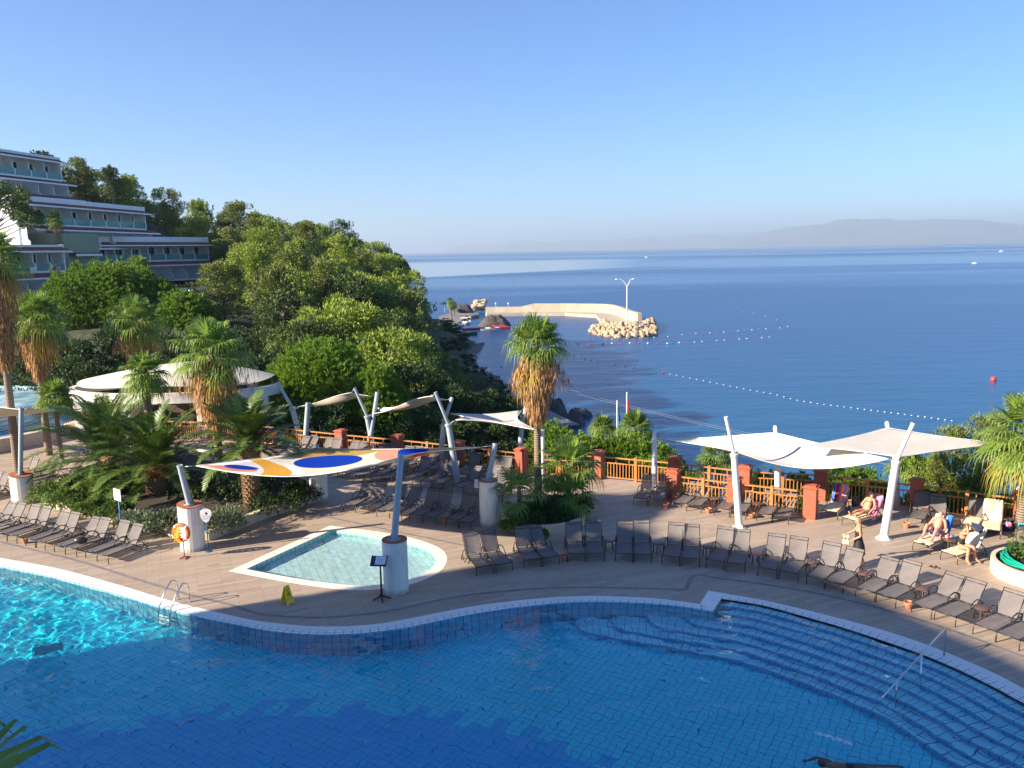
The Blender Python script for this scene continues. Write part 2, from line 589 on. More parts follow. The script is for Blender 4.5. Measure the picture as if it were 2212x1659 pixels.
def uv_strip(name, a, b, za, zb, m, closed=False, kind='structure'):
    """a strip between polylines a and b with UV in metres"""
    me = bpy.data.meshes.new(name)
    n_ = len(a)
    vs = [(p[0], p[1], za if not callable(za) else za(i)) for i, p in enumerate(a)] + [(p[0], p[1], zb if not callable(zb) else zb(i)) for i, p in enumerate(b)]
    k = n_ if closed else n_ - 1
    fs = [(i, (i + 1) % n_, (i + 1) % n_ + n_, i + n_) for i in range(k)]
    me.from_pydata(vs, [], fs)
    me.materials.append(m)
    L = [0.0]
    for i in range(1, n_ + 1):
        L.append(L[-1] + (Vector(vs[i % n_]) - Vector(vs[i - 1])).length)
    w = [(Vector(vs[i]) - Vector(vs[i + n_])).length for i in range(n_)]
    uvl = me.uv_layers.new(name='UVMap')
    for i, pl in enumerate(me.polygons):
        j = (i + 1) % n_
        for li, (uu, vv) in zip(pl.loop_indices, ((L[i], 0), (L[i + 1], 0), (L[i + 1], w[j]), (L[i], w[i]))):
            uvl.data[li].uv = (uu, vv)
    me.update()
    o = bpy.data.objects.new(name, me)
    COL.objects.link(o)
    o['kind'] = kind
    return o
# ================================================================ big pool
WATER_Z = -0.045
POOL_D = 1.45
NOFF = 150
m_coping = tile_mat('coping_tiles', (0.78, 0.77, 0.74), (0.84, 0.83, 0.80), (0.10, 0.13, 0.22), 0.25, 0.124, gw=0.035, rough=0.4)
t = NT('overflow_grating')
uvn = t.n('ShaderNodeUVMap').outputs[0]
sep = t.n('ShaderNodeSeparateXYZ')
t.put(sep.inputs[0], uvn)
g = t.math('GREATER_THAN', t.math('FRACT', t.math('DIVIDE', sep.outputs[0], 0.035)), 0.72)
m_grate = t.pbr(t.mix(g, (0.83, 0.82, 0.79), (0.52, 0.52, 0.52)), 0.5)
lin_r, lout_r = resample(Lin, 400), resample(Lout, 400)
# re-pair the outer line with the nearest point of the inner one
def nearest_on(line, p):
    best = None
    for a, b in zip(line, line[1:]):
        d = b - a
        k = max(0, min(1, (p - a).dot(d) / max(1e-9, d.length_squared)))
        q = a + d * k
        e = (q - p).length
        if best is None or e < best[0]:
            best = (e, q)
    return best[1]
lout_r = [nearest_on(Lout, p) for p in lin_r]
rin_r = resample(Rin, 300)
rout_r = [nearest_on(Rout, p) for p in rin_r]
lmid = [p.lerp(q, 0.5) for p, q in zip(lin_r, lout_r)]
rmid = [p.lerp(q, 0.5) for p, q in zip(rin_r, rout_r)]
def ztop(z):
    return z
uv_strip('pool_coping', lmid, lin_r, 0.0, -0.012, m_coping)
uv_strip('pool_coping', rmid, rin_r, 0.0, -0.012, m_coping)
uv_strip('pool_grating', lout_r, lmid, 0.004, 0.0, m_grate)
uv_strip('pool_grating', rout_r, rmid, 0.004, 0.0, m_grate)
# the corner where the two edges meet
cb = MB()
cA, cD = lin_r[-1], rin_r[0]
cpts = [cA, lout_r[-1], Lout[-1], Rout[0], rout_r[0], cD]
cb.add([(p.x, p.y, -0.009 if p in (cA, cD) else 0.003) for p in cpts], [(5, 4, 3, 2, 1, 0)])
uvc = plain('corner_tiles', (0.78, 0.78, 0.76), 0.45, var=0.04, scale=3)
struct('pool_coping', cb, uvc)

def dark_field(t, c, vec, cell):
    """the field of darker blue tiles laid in the middle of the floor"""
    sp = t.n('ShaderNodeSeparateXYZ')
    t.put(sp.inputs[0], cell)
    q = t.n('ShaderNodeCombineXYZ')
    t.put(q.inputs[0], t.math('FLOOR', t.math('DIVIDE', sp.outputs[0], 2)))
    t.put(q.inputs[1], t.math('FLOOR', t.math('DIVIDE', sp.outputs[1], 4)))
    w1 = t.n('ShaderNodeTexWhiteNoise', noise_dimensions='2D')
    t.put(w1.inputs['Vector'], q)
    pp = t.n('ShaderNodeSeparateXYZ')
    t.put(pp.inputs[0], t.pos())
    # edge of the field: an ellipse in plan
    ex = t.math('POWER', t.math('DIVIDE', t.math('ADD', pp.outputs[0], 6.0), 12.8), 2)
    ey = t.math('POWER', t.math('DIVIDE', t.math('SUBTRACT', pp.outputs[1], 10.0), 10.6), 2)
    e = t.math('ADD', t.math('ADD', ex, ey), t.math('MULTIPLY', w1.outputs[0], 0.17))
    m = t.math('LESS_THAN', e, 1.0)
    c2 = t.mix(m, c, (0.006, 0.52, 0.95))
    m2 = t.math('LESS_THAN', t.math('ADD', e, t.math('MULTIPLY', w1.outputs[0], 0.12)), 0.55)
    return t.mix(m2, c2, (0.006, 0.46, 0.93))
m_floor = tile_mat('pool_floor_tiles', (0.015, 0.78, 0.985), (0.03, 0.83, 0.99), (0.006, 0.14, 0.42), 0.21, 0.21, dark=dark_field, uv=False, rot=R(31), gw=0.034)
m_wall = tile_mat('pool_wall_tiles', (0.20, 0.62, 0.78), (0.28, 0.69, 0.83), (0.01, 0.05, 0.14), 0.25, 0.5, gw=0.04)
m_step = tile_mat('pool_step_tiles', (0.26, 0.84, 0.98), (0.34, 0.88, 0.99), (0.01, 0.12, 0.32), 0.25, 0.5, gw=0.04)
m_riser = tile_mat('pool_riser_tiles', (0.02, 0.45, 0.78), (0.04, 0.50, 0.82), (0.01, 0.04, 0.16), 0.25, 0.5, gw=0.04)
fb = MB()
ring_sheet(pool_in, [], -POOL_D, fb)
pool_floor = struct('pool_floor', fb, m_floor)
recv = [pool_floor]
recv.append(uv_strip('pool_wall', lin_r, lin_r, -0.012, -POOL_D, m_wall))
ne = [Rin[-1]] + near_edge[1:] + [Vector((-31, 33.3))]
recv.append(uv_strip('pool_wall', ne, ne, -0.012, -POOL_D, m_wall))
recv.append(uv_strip('pool_wall', [lin_r[-1], rin_r[0]], [lin_r[-1], rin_r[0]], -0.012, -POOL_D, m_wall))
# steps, one under another, along the right-hand edge; the deep ones run on to the left and curl round
NST = 7
prev_line, prev_z = rin_r, -0.012
sl = resample(Rin, 120)
ext_dir = (Rin[0] - Rin[2]).normalized()
for i in range(NST):
    off = 0.34 + i * 0.40
    z = -0.16 - i * (POOL_D - 0.2) / NST
    ln = offset_line(sl, -off)
    ext = max(0, i - 2) * 1.05
    if ext > 0:
        a = ln[0]
        pre = []
        for k in range(14, -1, -1):              # the curl
            th = k / 14 * math.pi / 2
            pre.append(a + ext_dir * (ext - 0.8 + 0.8 * math.sin(th)) + Vector((-ext_dir.y, ext_dir.x)) * -(0.8 - 0.8 * math.cos(th)) * 1.1)
        ln = pre + ln
    # tread: from the riser above to this edge
    base = [nearest_on(Lin[-60:] + Rin, p) for p in ln]
    recv.append(uv_strip('pool_step', base, ln, z + i * 0.0005, z + i * 0.0005, m_step))
    nose = offset_line(ln, 0.05)
    recv.append(uv_strip('pool_step', nose, ln, z + 0.006, z + 0.006, m_riser))
    recv.append(uv_strip('pool_step', ln, ln, z + 0.006, max(-POOL_D, z - 0.19), m_riser))

# ---- water surface: a real, gently rippled sheet
def ripple(x, y):
    h = 0.0
    for (kx, ky, a, ph) in RIP:
        h += a * math.sin(kx * x + ky * y + ph)
    h += 0.018 * noise.noise(Vector((x * 1.5, y * 1.5, 3.0))) + 0.013 * noise.noise(Vector((x * 3.6, y * 3.6, 9.0)))
    return h
rr_ = random.Random(3)
RIP = []
for _ in range(14):
    lam = rr_.uniform(0.28, 1.2)
    th = rr_.uniform(0, math.pi * 2)
    RIP.append((2 * math.pi / lam * math.cos(th), 2 * math.pi / lam * math.sin(th), 0.0012 * lam, rr_.uniform(0, 6.28)))
def water_sheet(name, ring, step, z, amp, m):
    xs = [p.x for p in ring]
    ys = [p.y for p in ring]
    x0, x1, y0, y1 = min(xs), max(xs), min(ys), max(ys)
    n_ = len(ring)
    edges_by_row = {}
    nx, ny = int((x1 - x0) / step), int((y1 - y0) / step)
    idx, vs, fs = {}, [], []
    rows = []
    for j in range(ny + 2):
        y = y0 + (j + 0.5) * step
        cr = []
        for i in range(n_):
            a, b = ring[i], ring[(i + 1) % n_]
            if (a.y <= y) != (b.y <= y):
                cr.append(a.x + (y - a.y) / (b.y - a.y) * (b.x - a.x))
        cr.sort()
        rows.append(cr)
    def vid(i, j):
        if (i, j) not in idx:
            idx[(i, j)] = len(vs)
            x, y = x0 + i * step, y0 + j * step
            vs.append((x, y, z + amp * ripple(x, y)))
        return idx[(i, j)]
    for j in range(ny + 1):
        cr = rows[j]
        for a, b in zip(cr[::2], cr[1::2]):
            i0, i1 = int((a - x0) / step), int((b - x0) / step)
            for i in range(i0, i1 + 1):
                fs.append((vid(i, j), vid(i + 1, j), vid(i + 1, j + 1), vid(i, j + 1)))
    me = bpy.data.meshes.new(name)
    me.from_pydata(vs, [], fs)
    me.materials.append(m)
    me.polygons.foreach_set('use_smooth', [True] * len(me.polygons))
    me.update()
    o = bpy.data.objects.new(name, me)
    COL.objects.link(o)
    o['kind'] = 'structure'
    return o
t = NT('pool_water')
gl = t.n('ShaderNodeBsdfGlass')
gl.inputs['Color'].default_value = (0.93, 0.995, 1.0, 1)
gl.inputs['Roughness'].default_value = 0.0
gl.inputs['IOR'].default_value = 1.33
m_water = t.surf(gl)
water = water_sheet('pool_water', pool_in, 0.07, WATER_Z, 1.0, m_water)
sd.cycles.is_caustics_light = True
water.cycles.is_caustics_caster = True
for o in recv:
    o.cycles.is_caustics_receiver = True

# ---- children's pool
KD = 0.42
m_kfloor = tile_mat('small_pool_floor_tiles', (0.74, 0.97, 0.98), (0.80, 0.98, 0.99), (0.40, 0.74, 0.76), 0.25, 0.125, uv=False, rot=R(-22), gw=0.05)
m_kwall = tile_mat('small_pool_wall_tiles', (0.35, 0.70, 0.70), (0.44, 0.78, 0.76), (0.05, 0.28, 0.30), 0.25, 0.6, gw=0.05)
m_kcop = tile_mat('small_pool_coping', (0.80, 0.74, 0.64), (0.86, 0.80, 0.70), (0.52, 0.46, 0.38), 0.3, 0.21, gw=0.02, rough=0.5)
fb = MB()
ring_sheet(kid_in, [], -KD, fb)
kf = struct('small_pool_floor', fb, m_kfloor)
kmid = offset_ring(kid_in, 0.21)
uv_strip('small_pool_coping', kid_out, kmid, 0.004, 0.002, m_kcop, True)
uv_strip('small_pool_coping', kmid, kid_in, 0.002, 0.0, m_kcop, True)
kw = uv_strip('small_pool_wall', kid_in, kid_in, 0.0, -KD, m_kwall, True)
kwater = water_sheet('small_pool_water', kid_in, 0.06, -0.10, 0.45, m_water)
kwater.cycles.is_caustics_caster = True
for o in (kf, kw):
    o.cycles.is_caustics_receiver = True
# ================================================================ sea, far mountains, haze
SEA_Z = -13.0
t = NT('sea_water')
pv = t.pos()
# long calm slicks drawn out across the view, and cat's-paws of wind
sl1 = t.noise(0.0042, t.mapping(pv, scale=(0.28, 1.0, 1), rot=(0, 0, R(8))), 4, 0.5, 0.5)
sl2 = t.noise(0.0011, t.mapping(pv, scale=(0.30, 1.0, 1), rot=(0, 0, R(3)), loc=(3.1, 1.7, 0)), 3, 0.5, 0.4)
calm = t.math('MULTIPLY', t.ramp(sl2, [(0.47, (0, 0, 0)), (0.56, (1, 1, 1))]), 1.0)
streak = t.ramp(sl1, [(0.58, (0, 0, 0)), (0.66, (1, 1, 1))])
sxy = t.n('ShaderNodeSeparateXYZ')
t.put(sxy.inputs[0], pv)
ratio = t.math('DIVIDE', sxy.outputs[0], sxy.outputs[1])
wob = t.math('MULTIPLY', t.math('SUBTRACT', t.noise(0.0015, t.mapping(pv, scale=(.5, 1, 1)), 3), .5), 300)
lowe = t.math('ADD', t.math('MULTIPLY_ADD', ratio, 900, 870), wob)
band = t.math('MULTIPLY', t.math('DIVIDE', t.math('SUBTRACT', sxy.outputs[1], lowe), 60, clamp=True), t.math('DIVIDE', t.math('SUBTRACT', 2300, sxy.outputs[1]), 500, clamp=True), clamp=True)
band = t.math('MULTIPLY', band, t.math('DIVIDE', t.math('SUBTRACT', .22, ratio), .15, clamp=True))
calmness = t.math('MAXIMUM', t.math('MAXIMUM', t.math('MULTIPLY', calm, .45), band), t.math('MULTIPLY', streak, 0.55))
w1 = t.noise(0.9, t.mapping(pv, scale=(0.55, 1, 1)), 4, 0.6)
w2 = t.noise(0.16, t.mapping(pv, scale=(0.35, 1, 1), rot=(0, 0, R(12))), 3, 0.5)
hgt = t.math('ADD', t.math('MULTIPLY', w1, 0.5), t.math('MULTIPLY', w2, 0.9))
bmp = t.n('ShaderNodeBump')
bmp.inputs['Distance'].default_value = 0.5
t.put(bmp.inputs['Height'], hgt)
t.put(bmp.inputs['Strength'], t.math('SUBTRACT', 0.80, t.math('MULTIPLY', calmness, 0.70)))
# the water's own colour: turquoise over sand near the shore, deep blue further out
sx = t.n('ShaderNodeSeparateXYZ')
t.put(sx.inputs[0], pv)
dshore = t.math('DIVIDE', t.math('ADD', sx.outputs[1], t.math('MULTIPLY', t.noise(0.02, pv, 3), 60.0)), 400.0)
body = t.ramp(dshore, [(0.10, (0.012, 0.17, 0.27)), (0.28, (0.010, 0.105, 0.22)), (0.55, (0.010, 0.07, 0.19)), (1.0, (0.010, 0.062, 0.18))])
patch = t.noise(0.012, t.mapping(pv, scale=(0.5, 1, 1)), 4, 0.6)
body = t.mix(t.ramp(patch, [(0.4, (0, 0, 0)), (0.7, (0.45, 0.45, 0.45))]), body, (0.006, 0.05, 0.15))
body = t.mix(t.math('MULTIPLY', calmness, 0.35), body, (0.06, 0.20, 0.36))  # slicks lightened: the sky's reflection on calm water put into the colour
m_sea = t.pbr(body, t.math('ADD', 0.30, t.math('MULTIPLY', calmness, -0.24)), 0, bmp.outputs[0], 0.5)
sb = MB()
sb.add([(-90000, -50, SEA_Z), (90000, -50, SEA_Z), (90000, 90000, SEA_Z), (-90000, 90000, SEA_Z)], [(0, 1, 2, 3)])
struct('sea', sb, m_sea)

# the far mountainous coast
t = NT('far_mountains')
m_mount = t.pbr(t.ramp(t.noise(0.0011, t.pos(), 6, 0.6), [(0.35, (0.05, 0.07, 0.045)), (0.65, (0.16, 0.14, 0.10))]), 0.95)
def mountain(name, prof, Y, depth, label):
    mb = MB()
    pts = []
    xs = []
    x = prof[0][0]
    while x < prof[-1][0]:
        xs.append(x)
        x += 6
    rows = []
    for k in range(9):
        row = []
        for x in xs:
            y = interp(x, prof)
            hpx = 546 - (x - 860) * 25 / 1352 - y
            top = PY(x, y, Y)
            hh = top.z - SEA_Z
            q = PY(x, 540, Y)
            f = math.sin(math.pi * min(1, k / 4.0) / 2) if k <= 4 else math.cos(math.pi * (k - 4) / 8)
            nz = noise.fractal(Vector((q.x * 0.0009, k * 0.7, 1.3)), 1.0, 2.2, 4) * 0.16 * (1 if k != 4 else 0.12)
            dy = depth * (k - 4) / 4.0
            row.append((q.x * (Y + dy) / Y, Y + dy, SEA_Z - 5 + max(0, hh * f * (1 + nz)) + 5 * f))
        rows.append(row)
    m = len(xs)
    vs = [p for r_ in rows for p in r_]
    fs = [(j * m + i, j * m + i + 1, (j + 1) * m + i + 1, (j + 1) * m + i) for j in range(8) for i in range(m - 1)]
    mb.add(vs, fs)
    o = mb.build(name, m_mount, smooth=True)
    o['kind'] = 'structure'
mountain('hills', [(960, 540), (985, 530), (1030, 528), (1075, 527), (1110, 520), (1150, 519), (1185, 523), (1240, 518), (1290, 519), (1330, 517), (1370, 514), (1415, 510), (1440, 517), (1480, 508), (1520, 506), (1560, 509), (1600, 506), (1640, 503), (1700, 498), (1780, 503), (1900, 512), (2000, 526)], 30000, 3000, '')
mountain('hills', [(1560, 531), (1600, 519), (1640, 508), (1665, 497), (1700, 491), (1740, 487), (1775, 484), (1800, 476), (1825, 473), (1860, 476), (1900, 474), (1960, 477), (2010, 473), (2060, 474), (2110, 475), (2150, 480), (2190, 484), (2240, 492), (2320, 500), (2420, 520)], 24000, 2500, '')

hz = MB()
hz.box((0, 25000, 300), (84000, 50400, 640))
t = NT('haze')
vol = t.n('ShaderNodeVolumePrincipled')
vol.inputs['Color'].default_value = (0.66, 0.83, 1.0, 1)
vol.inputs['Density'].default_value = 0.000088
vol.inputs['Anisotropy'].default_value = 0.2
t.t.links.new(vol.outputs[0], t.out.inputs['Volume'])
haze = hz.build('haze', t.m, kind='stuff')
# ================================================================ the slope: hill at the left, falling to the shore
CTRL = [(-500, 50, -1.5), (-300, 50, -1.5), (-500, 56, -1.5), (-300, 62, 0), (0, 54, -1.2), (150, 52, -1.5), (-300, 100, 8), (-300, 140, 14), (-300, 175, 28), (-300, 230, 26),
        (0, 45, -2.2), (0, 66, 1), (0, 90, 5), (0, 118, 4), (0, 140, 6), (0, 158, 12), (0, 176, 22), (0, 240, 18), (200, 165, 20), (200, 180, 21), (200, 240, 15), (300, 175, 18), (300, 240, 12),
        (200, 64, .3), (200, 90, 4), (200, 125, 3), (200, 145, 4), (350, 60, 0), (350, 95, 4), (350, 130, 3), (400, 150, 4), (460, 158, 6), (300, 155, 6), (470, 185, 13.5), (470, 245, 7), (550, 155, 10), (650, 180, 10.2), (650, 150, 8), (650, 235, 3),
        (800, 195, 5.8), (800, 165, 3.5), (800, 240, -1), (870, 205, -1), (870, 160, -.5), (870, 250, -7), (930, 235, -8), (930, 180, -6), (975, 262, -12), (960, 200, -9),
        (470, 110, 3.5), (650, 110, 2.5), (800, 110, 0), (900, 115, -3), (1000, 115, -7.5), (1060, 125, -11),
        (500, 62, -1), (700, 62, -2), (850, 65, -3), (1000, 70, -5), (1100, 75, -8), (1150, 90, -10.5),
        (600, 48, -3), (800, 46, -3), (1000, 45, -3), (1200, 43, -3), (1450, 41, -3.2), (1700, 40, -3.4), (1950, 39, -3.6), (2200, 38, -3.8), (2500, 36, -4),
        (1200, 60, -5.5), (1450, 58, -6.5), (1700, 55, -8), (1950, 53, -8), (2250, 52, -8)]
SHORE = [(900, 300), (975, 298), (985, 246), (1035, 219), (1090, 173), (1110, 139), (1150, 126), (1205, 118), (1240, 110), (1290, 100), (1380, 88), (1500, 78), (1700, 72), (1950, 70), (2300, 72), (2600, 74)]
def shore_D(x):
    return interp(x, SHORE)
for x, d in SHORE:
    CTRL += [(x, d, -13.0), (x, d * 1.08 + 4, -16.0), (x, d * 1.3 + 10, -22)]
def terrain(x, D):
    sw = sz = 0.0
    for cx, cd_, cz in CTRL:
        q = ((x - cx) / 95.0) ** 2 + ((D - cd_) / 17.0) ** 2 + 0.02
        w = 1.0 / (q * q)
        sw += w
        sz += w * cz
    return sz / sw
def world_xD(x, D):
    r_ = ray(x, 560 - (x - 860) * 0.0185)
    k = D / math.hypot(r_.x, r_.y)
    return Vector((r_.x * k, r_.y * k))
def px_of(wx, wy):
    return pix((wx, wy, 0.0))[0] if wy > 1 else -9999
tb = MB()
XS = [-620 + 20 * i for i in range(162)]
DS = [40 + 3.2 * j for j in range(0, 24)] + [116 + 5 * j for j in range(1, 45)]
vs = []
for D in DS:
    for x in XS:
        w_ = world_xD(x, D)
        z = terrain(x, D)
        if D > shore_D(x) + 6:
            z = min(z, -15.0)
        z += 0.5 * noise.fractal(Vector((w_.x * .08, w_.y * .08, 0)), 1, 2, 4) + (0.5 if -14.5 < z < -11.5 else 0) * noise.noise(Vector((w_.x * .6, w_.y * .6, 2)))
        vs.append((w_.x, w_.y, z))
m_ = len(XS)
tb.add(vs, [(j * m_ + i, j * m_ + i + 1, (j + 1) * m_ + i + 1, (j + 1) * m_ + i) for j in range(len(DS) - 1) for i in range(m_ - 1)])
t = NT('hill_ground')
pv = t.pos()
g1 = t.ramp(t.noise(.5, pv, 6, .65), [(0.35, (0.030, 0.042, 0.016)), (0.55, (0.055, 0.065, 0.025)), (0.75, (0.13, 0.10, 0.06))])
sp = t.n('ShaderNodeSeparateXYZ')
t.put(sp.inputs[0], pv)
rockm = t.ramp(t.math('ADD', sp.outputs[2], t.math('MULTIPLY', t.noise(.4, pv, 4), 1.6)), [(-1, (0, 0, 0)), (0, (0, 0, 0))])
lowm = t.math('LESS_THAN', t.math('ADD', sp.outputs[2], t.math('MULTIPLY', t.noise(.4, pv, 4), 2.2)), -10.6)
c = t.mix(lowm, g1, t.ramp(t.noise(1.5, pv, 6, .7), [(0.3, (0.07, 0.062, 0.055)), (0.7, (0.24, 0.21, 0.18))]))
m_ground = t.pbr(c, .95, 0, t.bump(t.noise(1.2, pv, 6, .7), .8, .4))
struct('hillside', tb, m_ground)
# ================================================================ shared materials for the deck furniture
m_frame = plain('dark_bronze_tube', (0.035, 0.03, 0.028), 0.35, 0.0, 0.15, 9, spec=0.6)
t = NT('sling_fabric')
pv = t.obj()
ck = t.n('ShaderNodeTexChecker')
t.put(ck.inputs[0], pv)
ck.inputs['Scale'].default_value = 260
cl = t.ramp(t.noise(2.2, t.obj(), 4, 0.6), [(0.3, (0.125, 0.110, 0.108)), (0.7, (0.165, 0.146, 0.142))])
oi = t.n('ShaderNodeObjectInfo')
cl = t.mix(t.math('MULTIPLY', oi.outputs['Random'], 0.3), cl, (0.19, 0.17, 0.165))
b = t.n('ShaderNodeBsdfPrincipled')
t.put(b.inputs['Base Color'], cl)
b.inputs['Roughness'].default_value = 0.75
tr = t.n('ShaderNodeBsdfTransparent')
mx = t.n('ShaderNodeMixShader')
mx.inputs[0].default_value = 0.13
t.t.links.new(b.outputs[0], mx.inputs[1])
t.t.links.new(tr.outputs[0], mx.inputs[2])
m_sling = t.surf(mx)
m_table = plain('brown_table_resin', (0.13, 0.075, 0.058), 0.4, 0, 0.15, 4)
m_terra = plain('terracotta', (0.52, 0.20, 0.10), 0.8, 0, 0.2, 9, 0.3)
m_terra_in = plain('potting_ash', (0.20, 0.13, 0.10), 0.95, 0, 0.2, 12)
m_towel = plain('beige_towel_cloth', (0.74, 0.60, 0.42), 0.95, 0, 0.06, 5, 0.4)

# ================================================================ sun lounger
def make_lounger(back_ang=56):
    root = thing('sun_lounger', 'x', 'sun lounger')
    Wd, hy, sh = 0.30, 0.22, 0.33
    ca, sa = math.cos(R(back_ang)), math.sin(R(back_ang))
    BL = 0.78
    # fabric
    s = MB()
    s.grid(lambda u, v: ((u - .5) * 2 * (Wd - .02), -0.98 + v * (hy + 0.96), sh - 0.025 * math.sin(math.pi * u) - 0.012 * math.sin(math.pi * v)), 4, 8)
    s.build('seat', m_sling, root, True)
    s = MB()
    s.grid(lambda u, v: ((u - .5) * 2 * (Wd - .02), hy + 0.03 + v * BL * ca + 0.03 * math.sin(math.pi * u) * sa, sh + 0.02 + v * BL * sa - 0.02 * math.sin(math.pi * u)), 4, 6)
    s.build('backrest', m_sling, root, True)
    fr = MB()
    for sx in (-1, 1):
        fr.tube([(sx * Wd, -1.0, sh), (sx * Wd, hy + .02, sh)], 0.017, 6)
    fr.tube([(-Wd, -1.0, sh), (Wd, -1.0, sh)], 0.017, 6)
    fr.tube([(-Wd, hy, sh - .01), (Wd, hy, sh - .01)], 0.014, 6)
    fr.build('seat_frame', m_frame, root, True)
    bf = MB()
    tp = (hy + .03 + BL * ca, sh + .02 + BL * sa)
    bf.tube([(-Wd, hy + .02, sh), (-Wd, tp[0], tp[1]), (Wd, tp[0], tp[1]), (Wd, hy + .02, sh)], 0.016, 6)
    bf.tube([(-Wd, tp[0] - .10 * ca, tp[1] - .10 * sa), (Wd, tp[0] - .10 * ca, tp[1] - .10 * sa)], 0.011, 6)
    bf.tube([(0.1, hy + .05 + .4 * ca, sh + .4 * sa), (0.1, hy + .62, sh - .12)], 0.009, 5)
    bf.build('back_frame', m_frame, root, True)
    for sx in (-1, 1):
        g = MB()
        x = sx * Wd
        g.tube([(x, -0.86, sh - .01), (x * 1.02, -0.94, sh - .06), (x * 1.03, -0.955, 0.16), (x * 1.03, -0.96, 0.0)], 0.016, 6)
        g.build('leg', m_frame, root, True)
        a = MB()
        x = sx * (Wd + .035)
        a.tube([(x, -0.28, sh - .02), (x, -0.20, sh + .10), (x, -0.06, sh + .20), (x, 0.14, sh + .235), (x, 0.34, sh + .18), (x, 0.50, sh + .06), (x, 0.66, sh - .16), (x, 0.74, 0.03), (x, 0.72, 0.0)], 0.017, 6)
        a.build('armrest', m_frame, root, True)
        l = MB()
        l.tube([(x, 0.02, sh - .02), (x, 0.16, 0.16), (x, 0.30, 0.05), (x, 0.46, 0.10), (x, 0.60, sh - .06)], 0.015, 6)
        l.build('leg', m_frame, root, True)
    cr = MB()
    cr.tube([(-Wd - .03, 0.73, 0.04), (Wd + .03, 0.73, 0.04)], 0.012, 6)
    cr.build('crossbar', m_frame, root, True)
    return root
_LP = [make_lounger(a) for a in (47, 56, 61)]
_used = [False] * 3
_lr = random.Random(8)
def put_lounger(x, y, rz, label, group, proto=None):
    k = _lr.choice((0, 1, 1, 2)) if 'sunny end' not in group else 1
    if not _used[k]:
        _used[k] = True
        o = _LP[k]
        o.location = (x, y, 0)
        o.rotation_euler = (0, 0, rz)
        o['label'], o['group'] = label, group
        return o
    return dup(_LP[k], (x, y, 0), rz + _lr.uniform(-.05, .05), label, group)
def lounger_feet(a, b, label, group, jit=0.0):
    """from the two front feet as seen in the photograph"""
    A, B = P(*a), P(*b)
    d = (B - A)
    rz = math.atan2(d.y, d.x)
    c = (A + B) / 2
    up = Vector((-math.sin(rz), math.cos(rz)))
    return put_lounger(c.x + up.x * 0.96, c.y + up.y * 0.96, rz + jit, label, group)
def zz(X0, Y0, sc=2.212):
    return lambda a, b: ((X0 + a / sc) * .548611, (Y0 + b / sc) * .548611)
z3, z4, z6, z1, zD, z5, zR = zz(1700, 1600), zz(2400, 1550), zz(3032, 2000), zz(0, 1750), zz(1100, 1650), zz(3032, 1450), zz(3400, 1800, 3.5)

# ---- the curved row along the big pool
rowB = [(z3, 388, 1480, 540, 1456), (z3, 548, 1458, 697, 1435), (z3, 810, 1412, 962, 1395), (z3, 968, 1396, 1113, 1374), (z3, 1192, 1357, 1345, 1353), (z3, 1355, 1353, 1507, 1352),
        (z3, 1600, 1352, 1752, 1358), (z3, 1760, 1358, 1915, 1362), (z4, 455, 1482, 612, 1498), (z4, 618, 1500, 775, 1512), (z4, 848, 1517, 1007, 1540), (z4, 1012, 1541, 1172, 1562),
        (z4, 1290, 1585, 1455, 1612), (z4, 1462, 1612, 1632, 1645), (z6, 310, 662, 476, 702), (z6, 480, 703, 645, 746), (z6, 743, 771, 916, 822), (z6, 930, 822, 1106, 877),
        (z6, 1230, 907, 1412, 974), (z6, 1426, 974, 1616, 1042), (z6, 1765, 1097, 1957, 1167), (z6, 1965, 1168, 2163, 1245)]
for i, (z, a, b, c_, d) in enumerate(rowB):
    lounger_feet(z(a, b), z(c_, d), ORD[i] + ' grey mesh lounger from the left in the curved front row along the big pool', 'loungers curving along the big pool')
# ---- the row in front of the planted bed, left
rowA = [(-215, 790), (-125, 808), (16, 834), (110, 853), (268, 890), (357, 913), (522, 947), (617, 967), (797, 1000), (899, 1032)]
for i, (a, b) in enumerate(rowA):
    lounger_feet(z1(a - 48, b - 10), z1(a + 48, b + 11), ORD[9 - i] + ' sunlit lounger from the right in the row before the palm bed', 'loungers before the palm bed')
# ---- shaded rows behind the children's pool
rowD = [(562, 800, 662, 812), (660, 814, 768, 828), (853, 850, 962, 862), (962, 863, 1067, 878), (1142, 893, 1250, 906), (1252, 906, 1367, 920), (1448, 932, 1556, 948), (1560, 950, 1680, 968)]
for i, (a, b, c_, d) in enumerate(rowD):
    lounger_feet(zD(a, b), zD(c_, d), ORD[i] + ' dark lounger from the left in the shaded row behind the small pool', 'shaded loungers behind the small pool')
rowD2 = [(425, 498, 522, 512), (545, 518, 640, 532), (642, 532, 738, 548), (800, 530, 892, 545), (892, 546, 985, 560), (1065, 560, 1163, 576), (1232, 590, 1328, 606), (1330, 607, 1425, 620), (1500, 640, 1600, 656), (1690, 645, 1790, 660)]
for i, (a, b, c_, d) in enumerate(rowD2):
    lounger_feet(zD(a, b), zD(c_, d), ORD[i] + ' lounger from the left in the second row behind the small pool', 'second row behind the small pool')
def lounger_back(p, rz, label, group):
    """from the middle of the top of its back"""
    q = P(p[0], p[1], 0.97)
    up = Vector((-math.sin(rz), math.cos(rz)))
    return put_lounger(q.x - up.x * 0.68, q.y - up.y * 0.68, rz, label, group)
rowD3 = [(228, 140), (305, 145), (445, 160), (520, 172), (660, 185), (745, 195), (900, 212), (985, 225), (1135, 235), (1220, 240), (1365, 255), (1455, 262), (1715, 296), (1895, 316), (1985, 322)]
